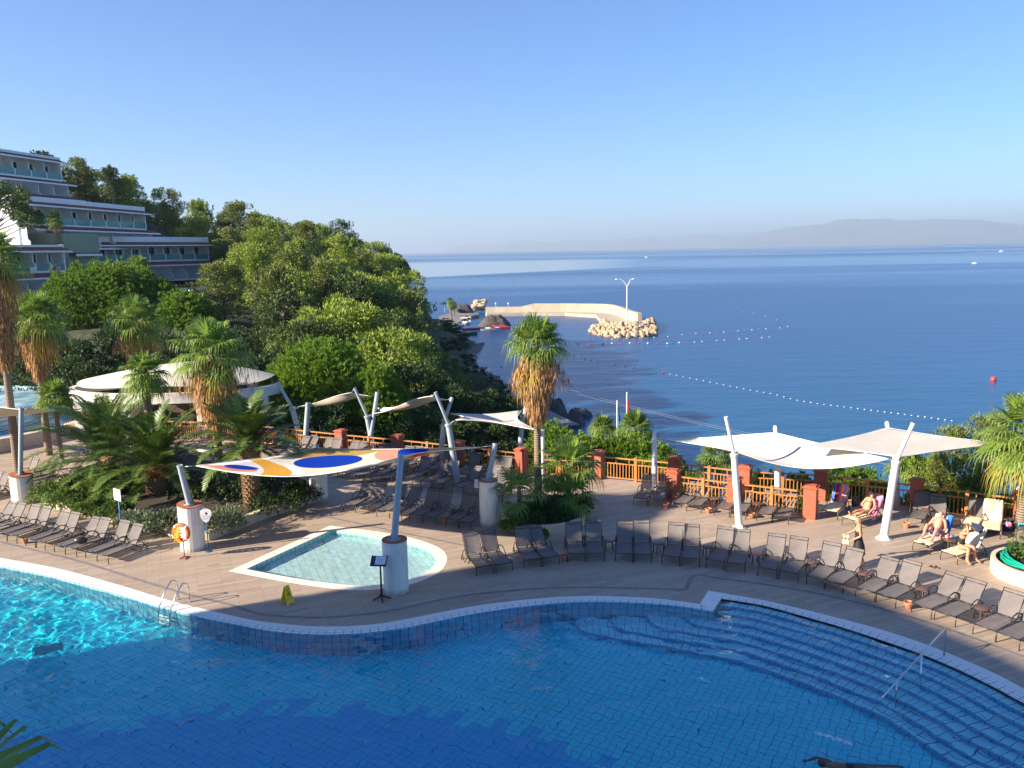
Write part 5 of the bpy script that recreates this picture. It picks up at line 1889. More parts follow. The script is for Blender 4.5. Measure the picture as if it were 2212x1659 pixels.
# ================================================================ shrubs of the beds
def shr(seed, p, rx, ry, h, mat, label, z0=.3, n=900, l=.13, w=.055, grp='shrubs of the long bed', name='shrub', rz=0.0):
    q = P(p[0], p[1], z0)
    o = shrub(seed, rx, ry, h, n, l, w, mat, name)
    o.location = q
    o.rotation_euler = (0, 0, rz)
    o['label'], o['group'] = label, grp
    return o
for i, (p, rx, h, mat, lab) in enumerate([((105, 1078), .9, .8, m_bush, 'yellow-green shrub right of the left column'), ((150, 1092), .9, .85, m_bush, 'yellow-green shrub behind the first lounger pairs'), ((196, 1106), .7, .6, m_bush, 'low shrub in front of the young fan palm'),
                                          ((285, 1132), .7, .55, m_grey_shrub, 'grey-green shrub right of the white signboard'), ((325, 1140), .75, .75, m_grey_shrub, 'grey-green shrub left of the lifebuoy column'), ((368, 1140), .7, .85, m_grey_shrub, 'grey-green shrub touching the lifebuoy column'),
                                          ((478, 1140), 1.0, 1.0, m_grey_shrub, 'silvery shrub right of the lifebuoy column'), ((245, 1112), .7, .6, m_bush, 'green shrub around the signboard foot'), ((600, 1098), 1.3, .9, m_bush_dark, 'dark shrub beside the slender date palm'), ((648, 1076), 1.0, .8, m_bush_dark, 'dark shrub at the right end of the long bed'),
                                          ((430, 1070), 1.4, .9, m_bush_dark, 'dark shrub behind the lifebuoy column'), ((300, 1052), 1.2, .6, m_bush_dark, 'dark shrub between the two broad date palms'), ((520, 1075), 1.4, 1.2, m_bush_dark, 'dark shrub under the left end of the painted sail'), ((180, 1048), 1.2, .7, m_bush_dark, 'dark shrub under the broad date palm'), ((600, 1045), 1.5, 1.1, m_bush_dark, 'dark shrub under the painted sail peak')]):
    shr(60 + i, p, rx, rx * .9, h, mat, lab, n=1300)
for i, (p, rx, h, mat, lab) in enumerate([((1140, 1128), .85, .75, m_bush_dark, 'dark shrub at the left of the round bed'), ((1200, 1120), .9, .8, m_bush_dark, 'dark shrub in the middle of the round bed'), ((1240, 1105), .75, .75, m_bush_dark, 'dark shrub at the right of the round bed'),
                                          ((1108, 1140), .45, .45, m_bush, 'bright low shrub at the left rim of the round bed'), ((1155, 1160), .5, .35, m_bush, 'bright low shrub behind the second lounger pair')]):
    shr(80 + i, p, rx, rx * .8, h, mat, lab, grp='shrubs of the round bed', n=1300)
shr(90, (2235, 1205), .9, .9, .9, m_bush, 'yellow-green bush inside the right edge planter', .4, grp='shrubs of the right planter')

# ================================================================ hedge and trees just beyond the railing
hedge = [((1195, 925), 47, 1.9, 'leafy hedge bush right behind the tall palm trunk'), ((1245, 948), 46, 1.7, 'hedge bush left of the planter palms'), ((1290, 952), 46.5, 1.7, 'hedge bush below the left drooping palm'), ((1335, 950), 45.5, 1.8, 'hedge bush below the blue flag'),
         ((1378, 955), 45, 1.8, 'hedge bush below the red flag'), ((1420, 968), 44.5, 1.6, 'hedge bush at the upright white mast'), ((1448, 990), 44, 1.3, 'last hedge bush left of the stair pillar'), ((1220, 975), 44, 1.6, 'lower hedge bush behind the round bed'), ((1310, 985), 42.5, 1.6, 'lower hedge bush behind the sunlit railing'), ((1395, 995), 42, 1.5, 'lower hedge bush left of the white mast foot'),
         ((1500, 1030), 39.5, 1.2, 'bright bush growing between the stair railings'), ((1650, 1025), 39.5, 1.3, 'bush behind the left canopy mast'), ((1725, 1030), 39, 1.2, 'bush left of the dark stair pillar'), ((1815, 1022), 38.5, 1.5, 'bright bush right of the dark stair pillar'), ((1862, 1018), 38, 1.4, 'bright bush behind the middle of the canopy'),
         ((1905, 1050), 36.5, 1.2, 'low bush behind the leaning mast'), ((1800, 1065), 36, 1.0, 'low green bush behind the shaded railing'), ((2080, 1070), 33.5, 1.4, 'low bush behind the striped light railing'), ((2160, 1075), 32.5, 1.3, 'low bush behind the right end of the railing'), ((2000, 1062), 34.5, 1.2, 'low bush right of the shaded brick pillar')]
for i, (p, Y, rad, lab) in enumerate(hedge):
    key = 'hedge%d' % (i % 4)
    q = PY(p[0], p[1], Y)
    o = place_tree(key, lambda i=i: candle_pine(200 + i % 4, 1.6, 1.6, 2.2, 800, .20, .065, m_pine_fresh, 'hedge_bush', 'bush', False), (q.x, q.y, q.z - 1.6 * rad / 1.6), RND.uniform(0, 6), rad / 1.6, lab, 'bushes beyond the railing')
for i, (p, Y, lab) in enumerate([((1960, 1008), 37, 'dark spiky shrub right of the leaning mast'), ((1995, 1020), 36.5, 'dark spiky shrub left of the yellow-green tree')]):
    q = PY(p[0], p[1], Y)
    o = fan_palm(95 + i, .5, lab, trunk_r=.1, nl=20, skirt=0, rad=.9, pet=.4, yellow=0, wide=95, low=20, name='yucca')
    o['category'] = 'shrub'
    o.location = (q.x, q.y, q.z - .6)
m_yel = leaf_mat('yellow_green_tamarisk', (0.17, 0.22, 0.035), (0.32, 0.36, 0.075), .4)
def softtree(seed, mat, H=5.5, Rr=1.9, nc=40, dens=420, l=.17, w=.06, cat='tree'):
    r = random.Random(seed)
    root = thing('leafy_tree', 'x', cat)
    cen = []
    for i in range(nc):
        z = r.uniform(.12, 1.0)
        th = r.uniform(0, 6.28)
        rr = Rr * math.sin(math.pi * min(1, z * .8 + .12)) ** .7 * r.uniform(.2, 1)
        cen.append((Vector((rr * math.cos(th), rr * math.sin(th), z * H)), r.uniform(.35, .7) * (1.2 - .5 * z)))
    vs, fs = cloud(r, cen, dens, l, w, up=.9)
    MB().add(vs, fs).build('crown', mat, root)
    mb = MB()
    mb.tube([(0, 0, -1), (0, 0, H * .3), (.1, 0, H * .8)], [.12, .1, .03], 7, cap=False)
    for c, _ in cen[::3]:
        limb(mb, (0, 0, c.z * .6), c, .04, .01, .1, 3, r)
    mb.build('trunk', m_bark, root, True)
    return root
for i, (p, Y, sc, lab) in enumerate([((2065, 925), 35.5, 1.0, 'airy yellow-green tree left of the right edge palm'), ((2125, 905), 35, 1.05, 'airy yellow-green tree behind the right edge palm'), ((2035, 985), 35, .6, 'smaller yellow-green shoot over the railing')]):
    q = PY(p[0], p[1], Y)
    H = 5.0 * sc
    place_tree('tam', lambda: softtree(301, m_yel, 5.0, 1.5), (q.x, q.y, q.z - H), i * 2.0, sc, lab, 'yellow-green trees beyond the railing')

# ================================================================ big pines near the deck
q = PY(690, 745, 56)
o = candle_pine(401, 7.5, 4.1, 4.2, 3600, .28, .08, m_pine_fresh)
o.location = (q.x, q.y, q.z - 7.5)
tag(o, 'light green stone pine with upright shoots beside the pavilion', 'tree')
q = PY(812, 800, 53)
o = candle_pine(402, 5.5, 2.3, 3.0, 1500, .28, .08, m_pine_fresh)
o.location = (q.x, q.y, q.z - 5.5)
tag(o, 'smaller light green stone pine right of the big one', 'tree')
q = PY(225, 580, 88)
o = candle_pine(403, 9.5, 8.2, 6.0, 5200, .44, .12, m_pine_fresh)
o.location = (q.x, q.y, q.z - 9.5)
tag(o, 'wide bright green stone pine below the hotel', 'tree')
q = PY(395, 640, 84)
o = candle_pine(404, 8, 3.8, 5.0, 1900, .40, .12, m_pine_fresh)
o.location = (q.x, q.y, q.z - 8)
tag(o, 'darker stone pine at the right of the wide bright one', 'tree')
q = PY(-15, 395, 92)
o = pine_proto(405, 'umbrella', 160, .34, .13, m_pine_dark, 9, 4.6, 40)
o.location = (q.x, q.y, q.z - 9)
tag(o, 'dark pine hanging over the hotel at the left edge', 'tree')
# dark leafy trees behind the pavilion and beside the deck; leaf colour carries slope shade too
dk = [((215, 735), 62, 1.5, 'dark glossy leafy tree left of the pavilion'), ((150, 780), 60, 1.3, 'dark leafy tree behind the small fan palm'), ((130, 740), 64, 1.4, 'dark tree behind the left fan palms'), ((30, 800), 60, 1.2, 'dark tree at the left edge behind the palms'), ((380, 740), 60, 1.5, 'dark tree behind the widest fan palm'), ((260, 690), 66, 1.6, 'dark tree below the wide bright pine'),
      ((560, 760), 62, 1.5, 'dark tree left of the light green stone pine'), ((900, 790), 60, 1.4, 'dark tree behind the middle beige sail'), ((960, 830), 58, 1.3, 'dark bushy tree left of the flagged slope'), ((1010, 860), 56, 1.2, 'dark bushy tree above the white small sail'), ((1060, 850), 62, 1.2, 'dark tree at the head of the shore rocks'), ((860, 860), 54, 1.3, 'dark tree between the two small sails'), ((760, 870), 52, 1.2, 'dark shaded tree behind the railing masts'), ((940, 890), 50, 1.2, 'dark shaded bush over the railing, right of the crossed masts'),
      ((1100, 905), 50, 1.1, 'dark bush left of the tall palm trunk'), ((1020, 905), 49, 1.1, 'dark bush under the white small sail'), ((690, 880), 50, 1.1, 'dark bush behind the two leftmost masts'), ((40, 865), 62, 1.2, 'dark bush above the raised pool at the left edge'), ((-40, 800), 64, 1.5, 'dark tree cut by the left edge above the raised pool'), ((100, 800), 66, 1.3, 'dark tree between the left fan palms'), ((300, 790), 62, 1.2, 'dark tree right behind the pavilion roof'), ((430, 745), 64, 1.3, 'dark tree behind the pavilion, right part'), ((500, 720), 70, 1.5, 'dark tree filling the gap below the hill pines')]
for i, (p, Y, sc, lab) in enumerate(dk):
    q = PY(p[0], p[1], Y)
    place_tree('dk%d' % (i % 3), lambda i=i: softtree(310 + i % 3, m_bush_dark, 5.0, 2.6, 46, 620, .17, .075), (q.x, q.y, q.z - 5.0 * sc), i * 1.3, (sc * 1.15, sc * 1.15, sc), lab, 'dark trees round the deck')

shoretrees = [(962, 690, 228), (975, 712, 208), (968, 735, 190), (990, 742, 186), (985, 768, 168), (1005, 765, 164), (1012, 790, 150), (1035, 795, 146), (1000, 812, 138), (1030, 820, 130), (1058, 812, 132), (1080, 832, 120), (1050, 842, 112), (1020, 848, 104), (1095, 858, 108), (1075, 868, 98), (1105, 885, 100), (985, 835, 118), (960, 780, 150), (950, 815, 128), (1092, 895, 90), (1060, 890, 84)]  # darker foliage puts the shade of this slope into the leaf colour
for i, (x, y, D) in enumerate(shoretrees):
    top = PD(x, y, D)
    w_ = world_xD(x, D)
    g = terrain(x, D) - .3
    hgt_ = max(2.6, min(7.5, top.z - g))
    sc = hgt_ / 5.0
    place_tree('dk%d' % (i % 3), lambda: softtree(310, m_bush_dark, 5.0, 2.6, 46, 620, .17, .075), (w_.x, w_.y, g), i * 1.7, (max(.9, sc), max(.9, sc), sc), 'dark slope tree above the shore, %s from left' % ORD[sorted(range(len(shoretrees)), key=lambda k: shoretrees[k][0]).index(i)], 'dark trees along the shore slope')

# ================================================================ forest on the hill
def hotel_zone(x, D):
    return x < 500 and 108 < D < 172
KIN = [('pa', lambda: pine_proto(1, 'round', 150, .34, .13, m_pine)), ('pb', lambda: pine_proto(2, 'round', 150, .34, .13, m_pine_olive, 8, 3.8)), ('pc', lambda: pine_proto(3, 'cone', 150, .34, .13, m_pine, 9, 3.4)),
       ('pd', lambda: pine_proto(4, 'umbrella', 150, .34, .13, m_pine, 8, 4.2)), ('pe', lambda: pine_proto(5, 'round', 150, .34, .13, m_pine_dark, 7.5, 4.0)), ('pf', lambda: pine_proto(6, 'cone', 130, .36, .13, m_pine_olive, 8.5, 3.6)),
       ('pg', lambda: pine_proto(7, 'round', 150, .34, .13, m_pine_olive, 8, 4.3))]
KW = {'pa': 'round yellow-green pine', 'pb': 'round olive pine', 'pc': 'pointed yellow-green pine', 'pd': 'flat-topped yellow-green pine', 'pe': 'dark round pine', 'pf': 'pointed olive pine', 'pg': 'broad olive pine'}
rings = [248, 232, 216, 202, 189, 177, 165, 154, 143, 133, 123, 114, 105, 97, 89, 81, 74, 67]
fr_ = random.Random(77)
spots = []
for ri, D in enumerate(rings):
    step = 6.6 / D * FPX
    x = -80 + fr_.uniform(0, step)
    n_in = 0
    while x < 1180:
        Dj = D + fr_.uniform(-4, 4)
        g = terrain(x, Dj)
        ok = g > -11.3 and Dj < shore_D(x) - 8 and not hotel_zone(x, Dj)
        if D < 115 and x < 440:
            ok = False
        if D < 90 and (x < 560):
            ok = False
        if D > 175 and x < 60:
            ok = ok and D < 200
        sc0 = .5 if x > 930 else 1.0
        rp_ = pix((world_xD(x, Dj).x, world_xD(x, Dj).y, g + 6))
        if rp_[0] + 3.0 * sc0 * FPX / Dj > interp(rp_[1], [(500, 840), (545, 862), (600, 880), (640, 925), (690, 950), (740, 985), (790, 1060), (840, 1100), (900, 1150)]) + 10:
            ok = False
        if ok:
            spots.append((ri, x, Dj, g))
        x += step * fr_.uniform(.85, 1.3) * (.62 if x > 930 else 1.0)
names = ['topmost ridge row', 'second row', 'third row', 'fourth row', 'fifth row', 'sixth row', 'seventh row', 'eighth row', 'ninth row', 'tenth row', 'eleventh row', 'twelfth row', 'thirteenth row', 'fourteenth row', 'fifteenth row', 'sixteenth row', 'seventeenth row', 'lowest row']
cnt = {}
for ri, x, D, g in spots:
    w_ = world_xD(x, D)
    if D > 150:
        k = fr_.choices(range(7), [4, 3, 3, 2, 1, 2, 2])[0]
    elif x > 850:
        k = fr_.choices(range(7), [1, 1, 1, 0, 6, 1, 1])[0]  # mostly the dark pine: shade on this side given as needle colour
    else:
        k = fr_.choices(range(7), [3, 3, 2, 2, 2, 2, 2])[0]
    key, mk = KIN[k]
    sc = fr_.uniform(.82, 1.18)
    if x > 930:
        sc *= .55
    elif x > 900:
        sc *= .72
    cnt[ri] = cnt.get(ri, 0) + 1
    place_tree(key, mk, (w_.x, w_.y, g - .4), fr_.uniform(0, 6.28), (sc * fr_.uniform(.95, 1.15), sc * fr_.uniform(.95, 1.15), sc),
               '%s, %s from left in the %s of the hillside' % (KW[key], ORD[min(29, cnt[ri] - 1)], names[ri]), 'pines on the hillside')
print('TREES', len(spots))
# a few singled-out trees
for seed, p, D, mk, lab in [(501, (86, 322), 172, lambda: candle_pine(501, 7, 3.2, 4, 700, .5, .18, m_pine_dark), 'dark umbrella pine rising over the hotel roof'), (502, (163, 336), 176, lambda: pine_proto(502, 'round', 150, .34, .13, m_pine_olive, 7, 3.0, 34), 'olive round pine right of the hotel roof'),
                            (503, (237, 352), 168, lambda: pine_proto(503, 'cone', 150, .34, .13, m_pine_dark, 7, 2.3, 26), 'dark pointed pine on the skyline'), (504, (650, 690), 100, lambda: pine_proto(504, 'cone', 150, .3, .12, m_brown_pine, 7, 3.4, 40), 'brown-tinged conifer below the hill pines'),
                            (505, (700, 680), 102, lambda: pine_proto(505, 'round', 130, .3, .12, m_rust_pine, 4, 1.6, 14), 'rust red dead pine crown in the middle of the hill'), (506, (590, 705), 96, lambda: pine_proto(506, 'cone', 150, .3, .12, m_brown_pine, 6.5, 3.2, 36), 'brown conifer left of the rust red crown'),
                            (507, (1040, 800), 82, lambda: softtree(507, m_olive, 4.5, 2.2, 34, 300, .22, .09), 'silvery olive tree low on the slope by the cables'), (508, (905, 800), 76, lambda: softtree(508, m_olive, 4.5, 2.3, 34, 300, .22, .09), 'grey olive tree behind the middle sail'),
                            (509, (735, 470), 172, lambda: pine_proto(509, 'round', 150, .34, .13, m_pine_dark, 7, 3.6, 36), 'dark round pine on the right shoulder of the ridge'), (510, (845, 540), 200, lambda: candle_pine(510, 7, 4.6, 4.5, 900, .6, .2, m_pine_dark), 'dark umbrella pine ending the ridge against the sea')]:
    q = PD(p[0], p[1], D)
    o = mk()
    H = max((Vector(c) for c in o.children[0].bound_box), key=lambda v: v.z).z
    o.location = (q.x, q.y, q.z - H)
    tag(o, lab, 'tree')
# ================================================================ terraced hotel on the hill
t = NT('hotel_white_wall')
m_hwall = t.pbr(t.ramp(t.noise(.35, t.obj(), 5, .6), [(0.3, (0.78, 0.78, 0.78)), (0.7, (0.88, 0.88, 0.87))]), .8)
m_hgreen = plain('sage_green_wall', (0.28, 0.32, 0.22), .85, 0, .1, .5)
t = NT('red_roof_tiles')
wv = t.n('ShaderNodeTexWave', wave_type='BANDS', bands_direction='X')
wv.inputs['Scale'].default_value = 2.2
t.put(wv.inputs[0], t.obj())
m_hroof = t.pbr(t.mix(.5, t.ramp(wv.outputs[1], [(0.2, (0.16, 0.022, 0.018)), (0.8, (0.40, 0.075, 0.045))]), t.ramp(t.noise(1.5, t.obj(), 4), [(0.3, (0.20, 0.03, 0.022)), (0.7, (0.42, 0.10, 0.06))])), .8, 0, t.bump(wv.outputs[1], .5, .05))
t = NT('window_glass')
m_hglass = t.pbr(t.ramp(t.noise(.8, t.obj(), 3), [(0.35, (0.012, 0.016, 0.022)), (0.65, (0.04, 0.05, 0.06))]), .3, 0, None, .25)
t = NT('balcony_glass')
gb = t.n('ShaderNodeBsdfPrincipled')
t.put(gb.inputs['Base Color'], (0.20, 0.46, 0.44))
gb.inputs['Roughness'].default_value = .08
tr = t.n('ShaderNodeBsdfTransparent')
tr.inputs[0].default_value = (.55, .85, .82, 1)
mx = t.n('ShaderNodeMixShader')
mx.inputs[0].default_value = .55
t.t.links.new(gb.outputs[0], mx.inputs[1])
t.t.links.new(tr.outputs[0], mx.inputs[2])
m_bglass = t.surf(mx)
m_curtain = plain('curtains', (0.45, 0.44, 0.42), .9, 0, .2, 3)
def wing(label, pL, pR, floors, nb, depth=7.0, seed=1, attic=0.55, sh=3.1, rooftype=None, left_extra=0.0):
    """pL, pR: (px column, distance) of the facade ends; floors: list from the top of (z_top, awning)"""
    A, B = world_xD(*pL), world_xD(*pR)
    d = B - A
    L = d.length
    ang = math.atan2(d.y, d.x)
    zb = floors[-1] - sh
    r = random.Random(seed)
    root = thing('hotel_wing', label, 'hotel building', (A.x, A.y, zb), ang, 'terraced wings of the hotel')
    # local: x along the facade (towards the far end), -y outwards, +y into the hill
    wb = MB()
    z_top = floors[0] - zb + attic
    bw = L / nb
    wb.box((L / 2, 1.9 + depth / 2, (z_top - .3) / 2 - 1.2), (L, depth, z_top + 2.1))
    wb.box((-.12, 1.0 + depth / 2 - .05, z_top / 2 - 1.2), (.25, depth + 1.8, z_top + 2.4))
    wb.box((L + .12, 1.0 + depth / 2 - .05, z_top / 2 - 1.2), (.25, depth + 1.8, z_top + 2.4))
    wb.build('wall', m_hwall, root)
    for fi, zf in enumerate(floors):
        z1_ = zf - zb
        z0_ = z1_ - sh
        out = -1.25 * fi                     # lower floors step out
        MB().box((L / 2, .95 + out / 2, z0_ - .12), (L, 1.95 - out, .26)).build('floor_slab', m_hwall, root)
        if fi == 0:
            MB().box((L / 2, 1.0, z1_ + attic / 2 - .02), (L, 1.9, attic)).build('parapet', m_hwall, root)
        # tiled awning roof above this floor
        aw = MB()
        y1, y0 = .35 + out, -1.05 + out
        aw.add([(-.4, y1, z1_ + .02), (L + .4, y1, z1_ + .02), (L + .4, y0, z1_ - .52), (-.4, y0, z1_ - .52), (-.4, y1, z1_ - .12), (L + .4, y1, z1_ - .12), (L + .4, y0, z1_ - .60), (-.4, y0, z1_ - .60)],
               [(3, 2, 1, 0), (4, 5, 6, 7), (0, 1, 5, 4), (2, 3, 7, 6), (1, 2, 6, 5), (3, 0, 4, 7)])
        rf = aw.build('roof', m_hroof, root)
        MB().box((L / 2, y0 - .06, z1_ - .62), (L + .8, .12, .22)).build('fascia', m_hwall, rf)
        for k in range(nb + 1):
            fb_ = MB()
            x = k * bw
            fb_.add([(x - .10, 1.9, z0_), (x - .10, -.1 + out, z0_), (x - .10, -.1 + out, z0_ + .9), (x - .10, .25 + out, z0_ + 1.2), (x - .10, .25 + out, z1_ - .3), (x - .10, 1.9, z1_ - .3),
                     (x + .10, 1.9, z0_), (x + .10, -.1 + out, z0_), (x + .10, -.1 + out, z0_ + .9), (x + .10, .25 + out, z0_ + 1.2), (x + .10, .25 + out, z1_ - .3), (x + .10, 1.9, z1_ - .3)],
                    [(0, 1, 2, 3, 4, 5), (11, 10, 9, 8, 7, 6), (0, 6, 7, 1), (1, 7, 8, 2), (2, 8, 9, 3), (3, 9, 10, 4), (4, 10, 11, 5)])
            fb_.build('divider', m_hwall, root)
        for k in range(nb):
            x = k * bw
            fm = MB()
            wx0, wx1 = x + bw * .32, x + bw * .80
            wy = 1.80
            for a, b in (((wx0, wy, z0_ + 1.1), (wx1, wy, z0_ + 1.1)),):
                pass
            fm.box(((wx0 + wx1) / 2, wy, z0_ + 2.18), (wx1 - wx0, .08, .09))
            for xx in (wx0, (wx0 + wx1) / 2, wx1):
                fm.box((xx, wy, z0_ + 1.1), (.07, .08, 2.12))
            w_ = fm.build('window', m_hwall, root)
            MB().box(((wx0 + wx1) / 2, wy + .03, z0_ + 1.08), (wx1 - wx0 - .05, .06, 2.1)).build('pane', m_hglass, w_)
            if r.random() < .45:
                cw = r.uniform(.3, .8)
                MB().box((wx0 + .1 + cw / 2, wy - .03, z0_ + 1.05), (cw, .03, 2.0)).build('curtain', m_curtain, w_)
            if fi < len(floors) - 1 or len(floors) == 1:
                MB().box((x + bw / 2, .0 + out, z0_ + .52), (bw - .32, .03, .92)).build('balcony_glass', m_bglass, root)
    return root
wing('long white upper wing with seven glazed balconies and red awnings', (52, 134), (322, 163), [19.1, 15.7], 8, 8, 1, .7)
wing('lower right wing with teal balcony glass ending near the pines', (214, 150), (452, 166), [13.6, 10.2], 7, 7, 2, .9)
wing('lower left wing nearest the palms, towels on its balconies', (-70, 118), (140, 128), [12.6, 9.2], 6, 7, 3, .3)
wing('top left wing with three big balconies under the red roof', (-60, 142), (152, 158), [27.0, 23.4, 20.9], 6, 9, 4, .4, 3.2)
def block(label, pL, pR, z0_, z1_, depth, m, name='hotel_block'):
    A, B = world_xD(*pL), world_xD(*pR)
    d = B - A
    root = thing(name, label, 'building', (A.x, A.y, z0_), math.atan2(d.y, d.x))
    MB().box((d.length / 2, depth / 2, (z1_ - z0_) / 2), (d.length, depth, z1_ - z0_)).build('wall', m, root)
    return root, d.length
root, L = block('sage green stair block between the two lower wings', (146, 134), (218, 140), 2.0, 14.6, 8, m_hgreen)
MB().box((L * .45, -.55, 9.7), (L * .75, 1.3, .25)).build('roof', m_hroof, root)
MB().box((L * .45, -1.2, 9.5), (L * .78, .12, .3)).build('fascia', m_hwall, root)
MB().box((L * .25, -.03, 6.5), (L * .22, .1, 3.4)).build('door', m_hglass, root)
MB().box((L * .62, -.04, 6.3), (L * .4, .08, 4.8)).build('recess', m_hgreen, root)
root, L = block('flat cream service building at the upper left corner', (-80, 172), (62, 176), 20, 29.3, 8, m_wallp)
root, L = block('low white building with a red tiled edge by the left palms', (-60, 98), (46, 101), 2, 6.2, 8, m_hwall)
MB().box((L / 2, -.7, 4.3), (L + .6, 1.6, .25)).build('roof', m_hroof, root)
root, L = block('small sage annexe half hidden right of the lower wing', (330, 138), (400, 142), 2, 6.4, 6, m_hgreen)
MB().box((L / 2, -.5, 4.6), (L + .6, 1.4, .25)).build('roof', m_hroof, root)
root, L = block('white annexe roof among the pines below the hill', (400, 132), (500, 140), 1, 6.0, 6, m_hwall)
MB().box((L / 2, 2.5, 5.1), (L + .8, 7, .2)).build('roof', m_hwall, root)
# towels over the lower left balconies
for k, (px_, D, c_, lab) in enumerate([(66, 124, (.8, .8, .82), 'white towel hung over a lower left wing balcony'), (121, 127, (.75, .3, .35), 'pink towel hung over a lower left wing balcony')]):
    w_ = world_xD(px_, D)
    o = MB().box((w_.x + .25, w_.y, 9.75), (.05, 1.2, .55)).build('towel', plain('towel_cloth_%d' % k, c_, .95))
    tag(o, lab, 'towel')

# ================================================================ white pavilion
m_pav = plain('pavilion_render', (0.74, 0.71, 0.65), .8, 0, .08, 1.2, .2)
pc0 = PY(388, 860, 53.5)
PX0, PY0 = pc0.x, 53.5
RXp, RYp = 6.9, 3.9
zB = PY(398, 872, PY0 - RYp).z
pav = thing('pavilion', 'white round pavilion with curved beam and tent roof behind the palms', 'pavilion', (PX0, PY0, 0))
rb = MB()
n_ = 64
vs = []
for k in range(n_):
    th = 2 * math.pi * k / n_
    for (ro, zo) in ((0, 0), (0, .62), (-.35, .62), (-.35, 0)):
        vs.append(((RXp + ro) * math.cos(th), (RYp + ro) * math.sin(th), zB + zo))
fs = []
for k in range(n_):
    for j in range(4):
        a, b = k * 4 + j, k * 4 + (j + 1) % 4
        c_, d = ((k + 1) % n_) * 4 + (j + 1) % 4, ((k + 1) % n_) * 4 + j
        fs.append((a, d, c_, b))
autosmooth(rb.add(vs, fs).build('ring_beam', m_pav, pav))
for k in range(9):
    th = 2 * math.pi * (k + .35) / 9
    MB().box(((RXp - .25) * math.cos(th), (RYp - .25) * math.sin(th), zB / 2), (.55, .55, zB)).build('column', m_pav, pav)
ca = MB()
nr, na = 10, 64
vs, fs = [], []
for i in range(nr + 1):
    for k in range(na):
        th = 2 * math.pi * k / na
        q = i / nr
        sc_e = 1.0 - .03 * math.cos(4 * th) * q
        zz_ = zB + 1.75 - 1.15 * q ** 1.4 + .08 * q * math.cos(4 * th)
        vs.append(((RXp - .5) * q * sc_e * math.cos(th) + 1.2 * (1 - q), (RYp - .3) * q * sc_e * math.sin(th), zz_ + .35))
for i in range(nr):
    for k in range(na):
        fs.append((i * na + k, (i + 1) * na + k, (i + 1) * na + (k + 1) % na, i * na + (k + 1) % na))
ca.add(vs, fs).build('tent_roof', m_white_sail, pav, True)
MB().box((0, 2.6, 1.0), (8.5, .4, 2.0)).build('bar_counter', plain('dark_bar_front', (.10, .06, .04), .6, 0, .2, 3), pav)
# ================================================================ second, raised round pool at the far left
bp_ = Vector((-37.5, 53.0))
sp_ = thing('raised_pool', 'pebble-blue round raised pool at the left edge behind the mast', 'pool', (bp_.x, bp_.y, 0))
t = NT('pebble_mosaic')
m_peb = t.pbr(t.ramp(t.n('ShaderNodeTexVoronoi', i_Scale=9.0).outputs[0], [(0.1, (0.12, 0.24, 0.32)), (0.5, (0.25, 0.42, 0.5)), (.8, (.5, .66, .7))]), .25)
MB().lathe([(9.8, 0), (9.8, .75), (9.4, .75), (9.4, .2)], 64, cap=False).build('wall', m_wallp, sp_)
MB().lathe([(0.0, .66), (9.42, .66)], 64, cap=False).build('water', m_peb, sp_)
MB().lathe([(7.2, .7), (7.2, 1.9), (6.8, 1.95), (6.8, 1.7)], 64, cap=False).build('inner_wall', m_peb, sp_)
MB().lathe([(0.0, 1.75), (6.82, 1.75)], 64, cap=False).build('upper_water', m_peb, sp_)
# ================================================================ harbour and breakwater
zH = zz(1700, 1080)
zQ = zz(1700, 1150, 3.629)
WK = -11.9
t = NT('breakwater_concrete')
m_conc = t.pbr(t.ramp(t.noise(.25, t.obj(), 6, .65), [(0.3, (0.36, 0.31, 0.235)), (0.7, (0.50, 0.44, 0.35))]), .9, 0, t.bump(t.noise(2, t.obj(), 4), .2, .05))
t = NT('dark_rock')
m_rock = t.pbr(t.ramp(t.noise(.6, t.obj(), 7, .7), [(0.3, (0.05, 0.045, 0.042)), (0.6, (0.10, 0.09, 0.085)), (0.8, (0.24, 0.215, 0.19))]), .9, 0, t.bump(t.noise(1.5, t.obj(), 6, .7), 1, .4))
t = NT('pale_boulder')
oi = t.n('ShaderNodeObjectInfo')
c = t.ramp(t.noise(.8, t.obj(), 6, .65), [(0.3, (0.26, 0.205, 0.135)), (0.7, (0.50, 0.43, 0.33))])
c = t.mix(t.math('MULTIPLY', oi.outputs['Random'], .8), c, (0.50, 0.34, 0.18))
m_boul = t.pbr(c, .9, 0, t.bump(t.noise(2, t.obj(), 5, .7), .8, .25))
wb_ = [V2(P(*zH(*p), WK)) for p in [(468, 330), (665, 328), (1000, 327), (1225, 328), (1500, 334), (1600, 352), (1700, 395), (1795, 425)]]
wall_pts = smooth_line(wb_, 4)
back = offset_line(wall_pts, 1.3)
bw_ = MB()
n_ = len(wall_pts)
vs = []
for i, (p, q) in enumerate(zip(wall_pts, back)):
    f = i / (n_ - 1)
    zt = WK + (1.9 if f < .17 else 3.1)
    vs += [(p.x, p.y, WK - 3), (p.x, p.y, zt), (q.x, q.y, zt), (q.x, q.y, WK - 3)]
fs = []
for i in range(n_ - 1):
    for j in range(3):
        fs.append((i * 4 + j, i * 4 + j + 1, (i + 1) * 4 + j + 1, (i + 1) * 4 + j))
fs += [(0, 1, 2, 3), tuple((n_ - 1) * 4 + k for k in (3, 2, 1, 0))]
brk = thing('breakwater', 'long pale curved breakwater wall with a quay and rounded end', 'breakwater', (0, 0, 0))
bw_.add(vs, fs).build('wall', m_conc, brk)
water_side = [V2(P(*zH(*p), WK)) for p in [(1500, 428), (1430, 352), (1160, 337), (800, 338), (480, 345)]]
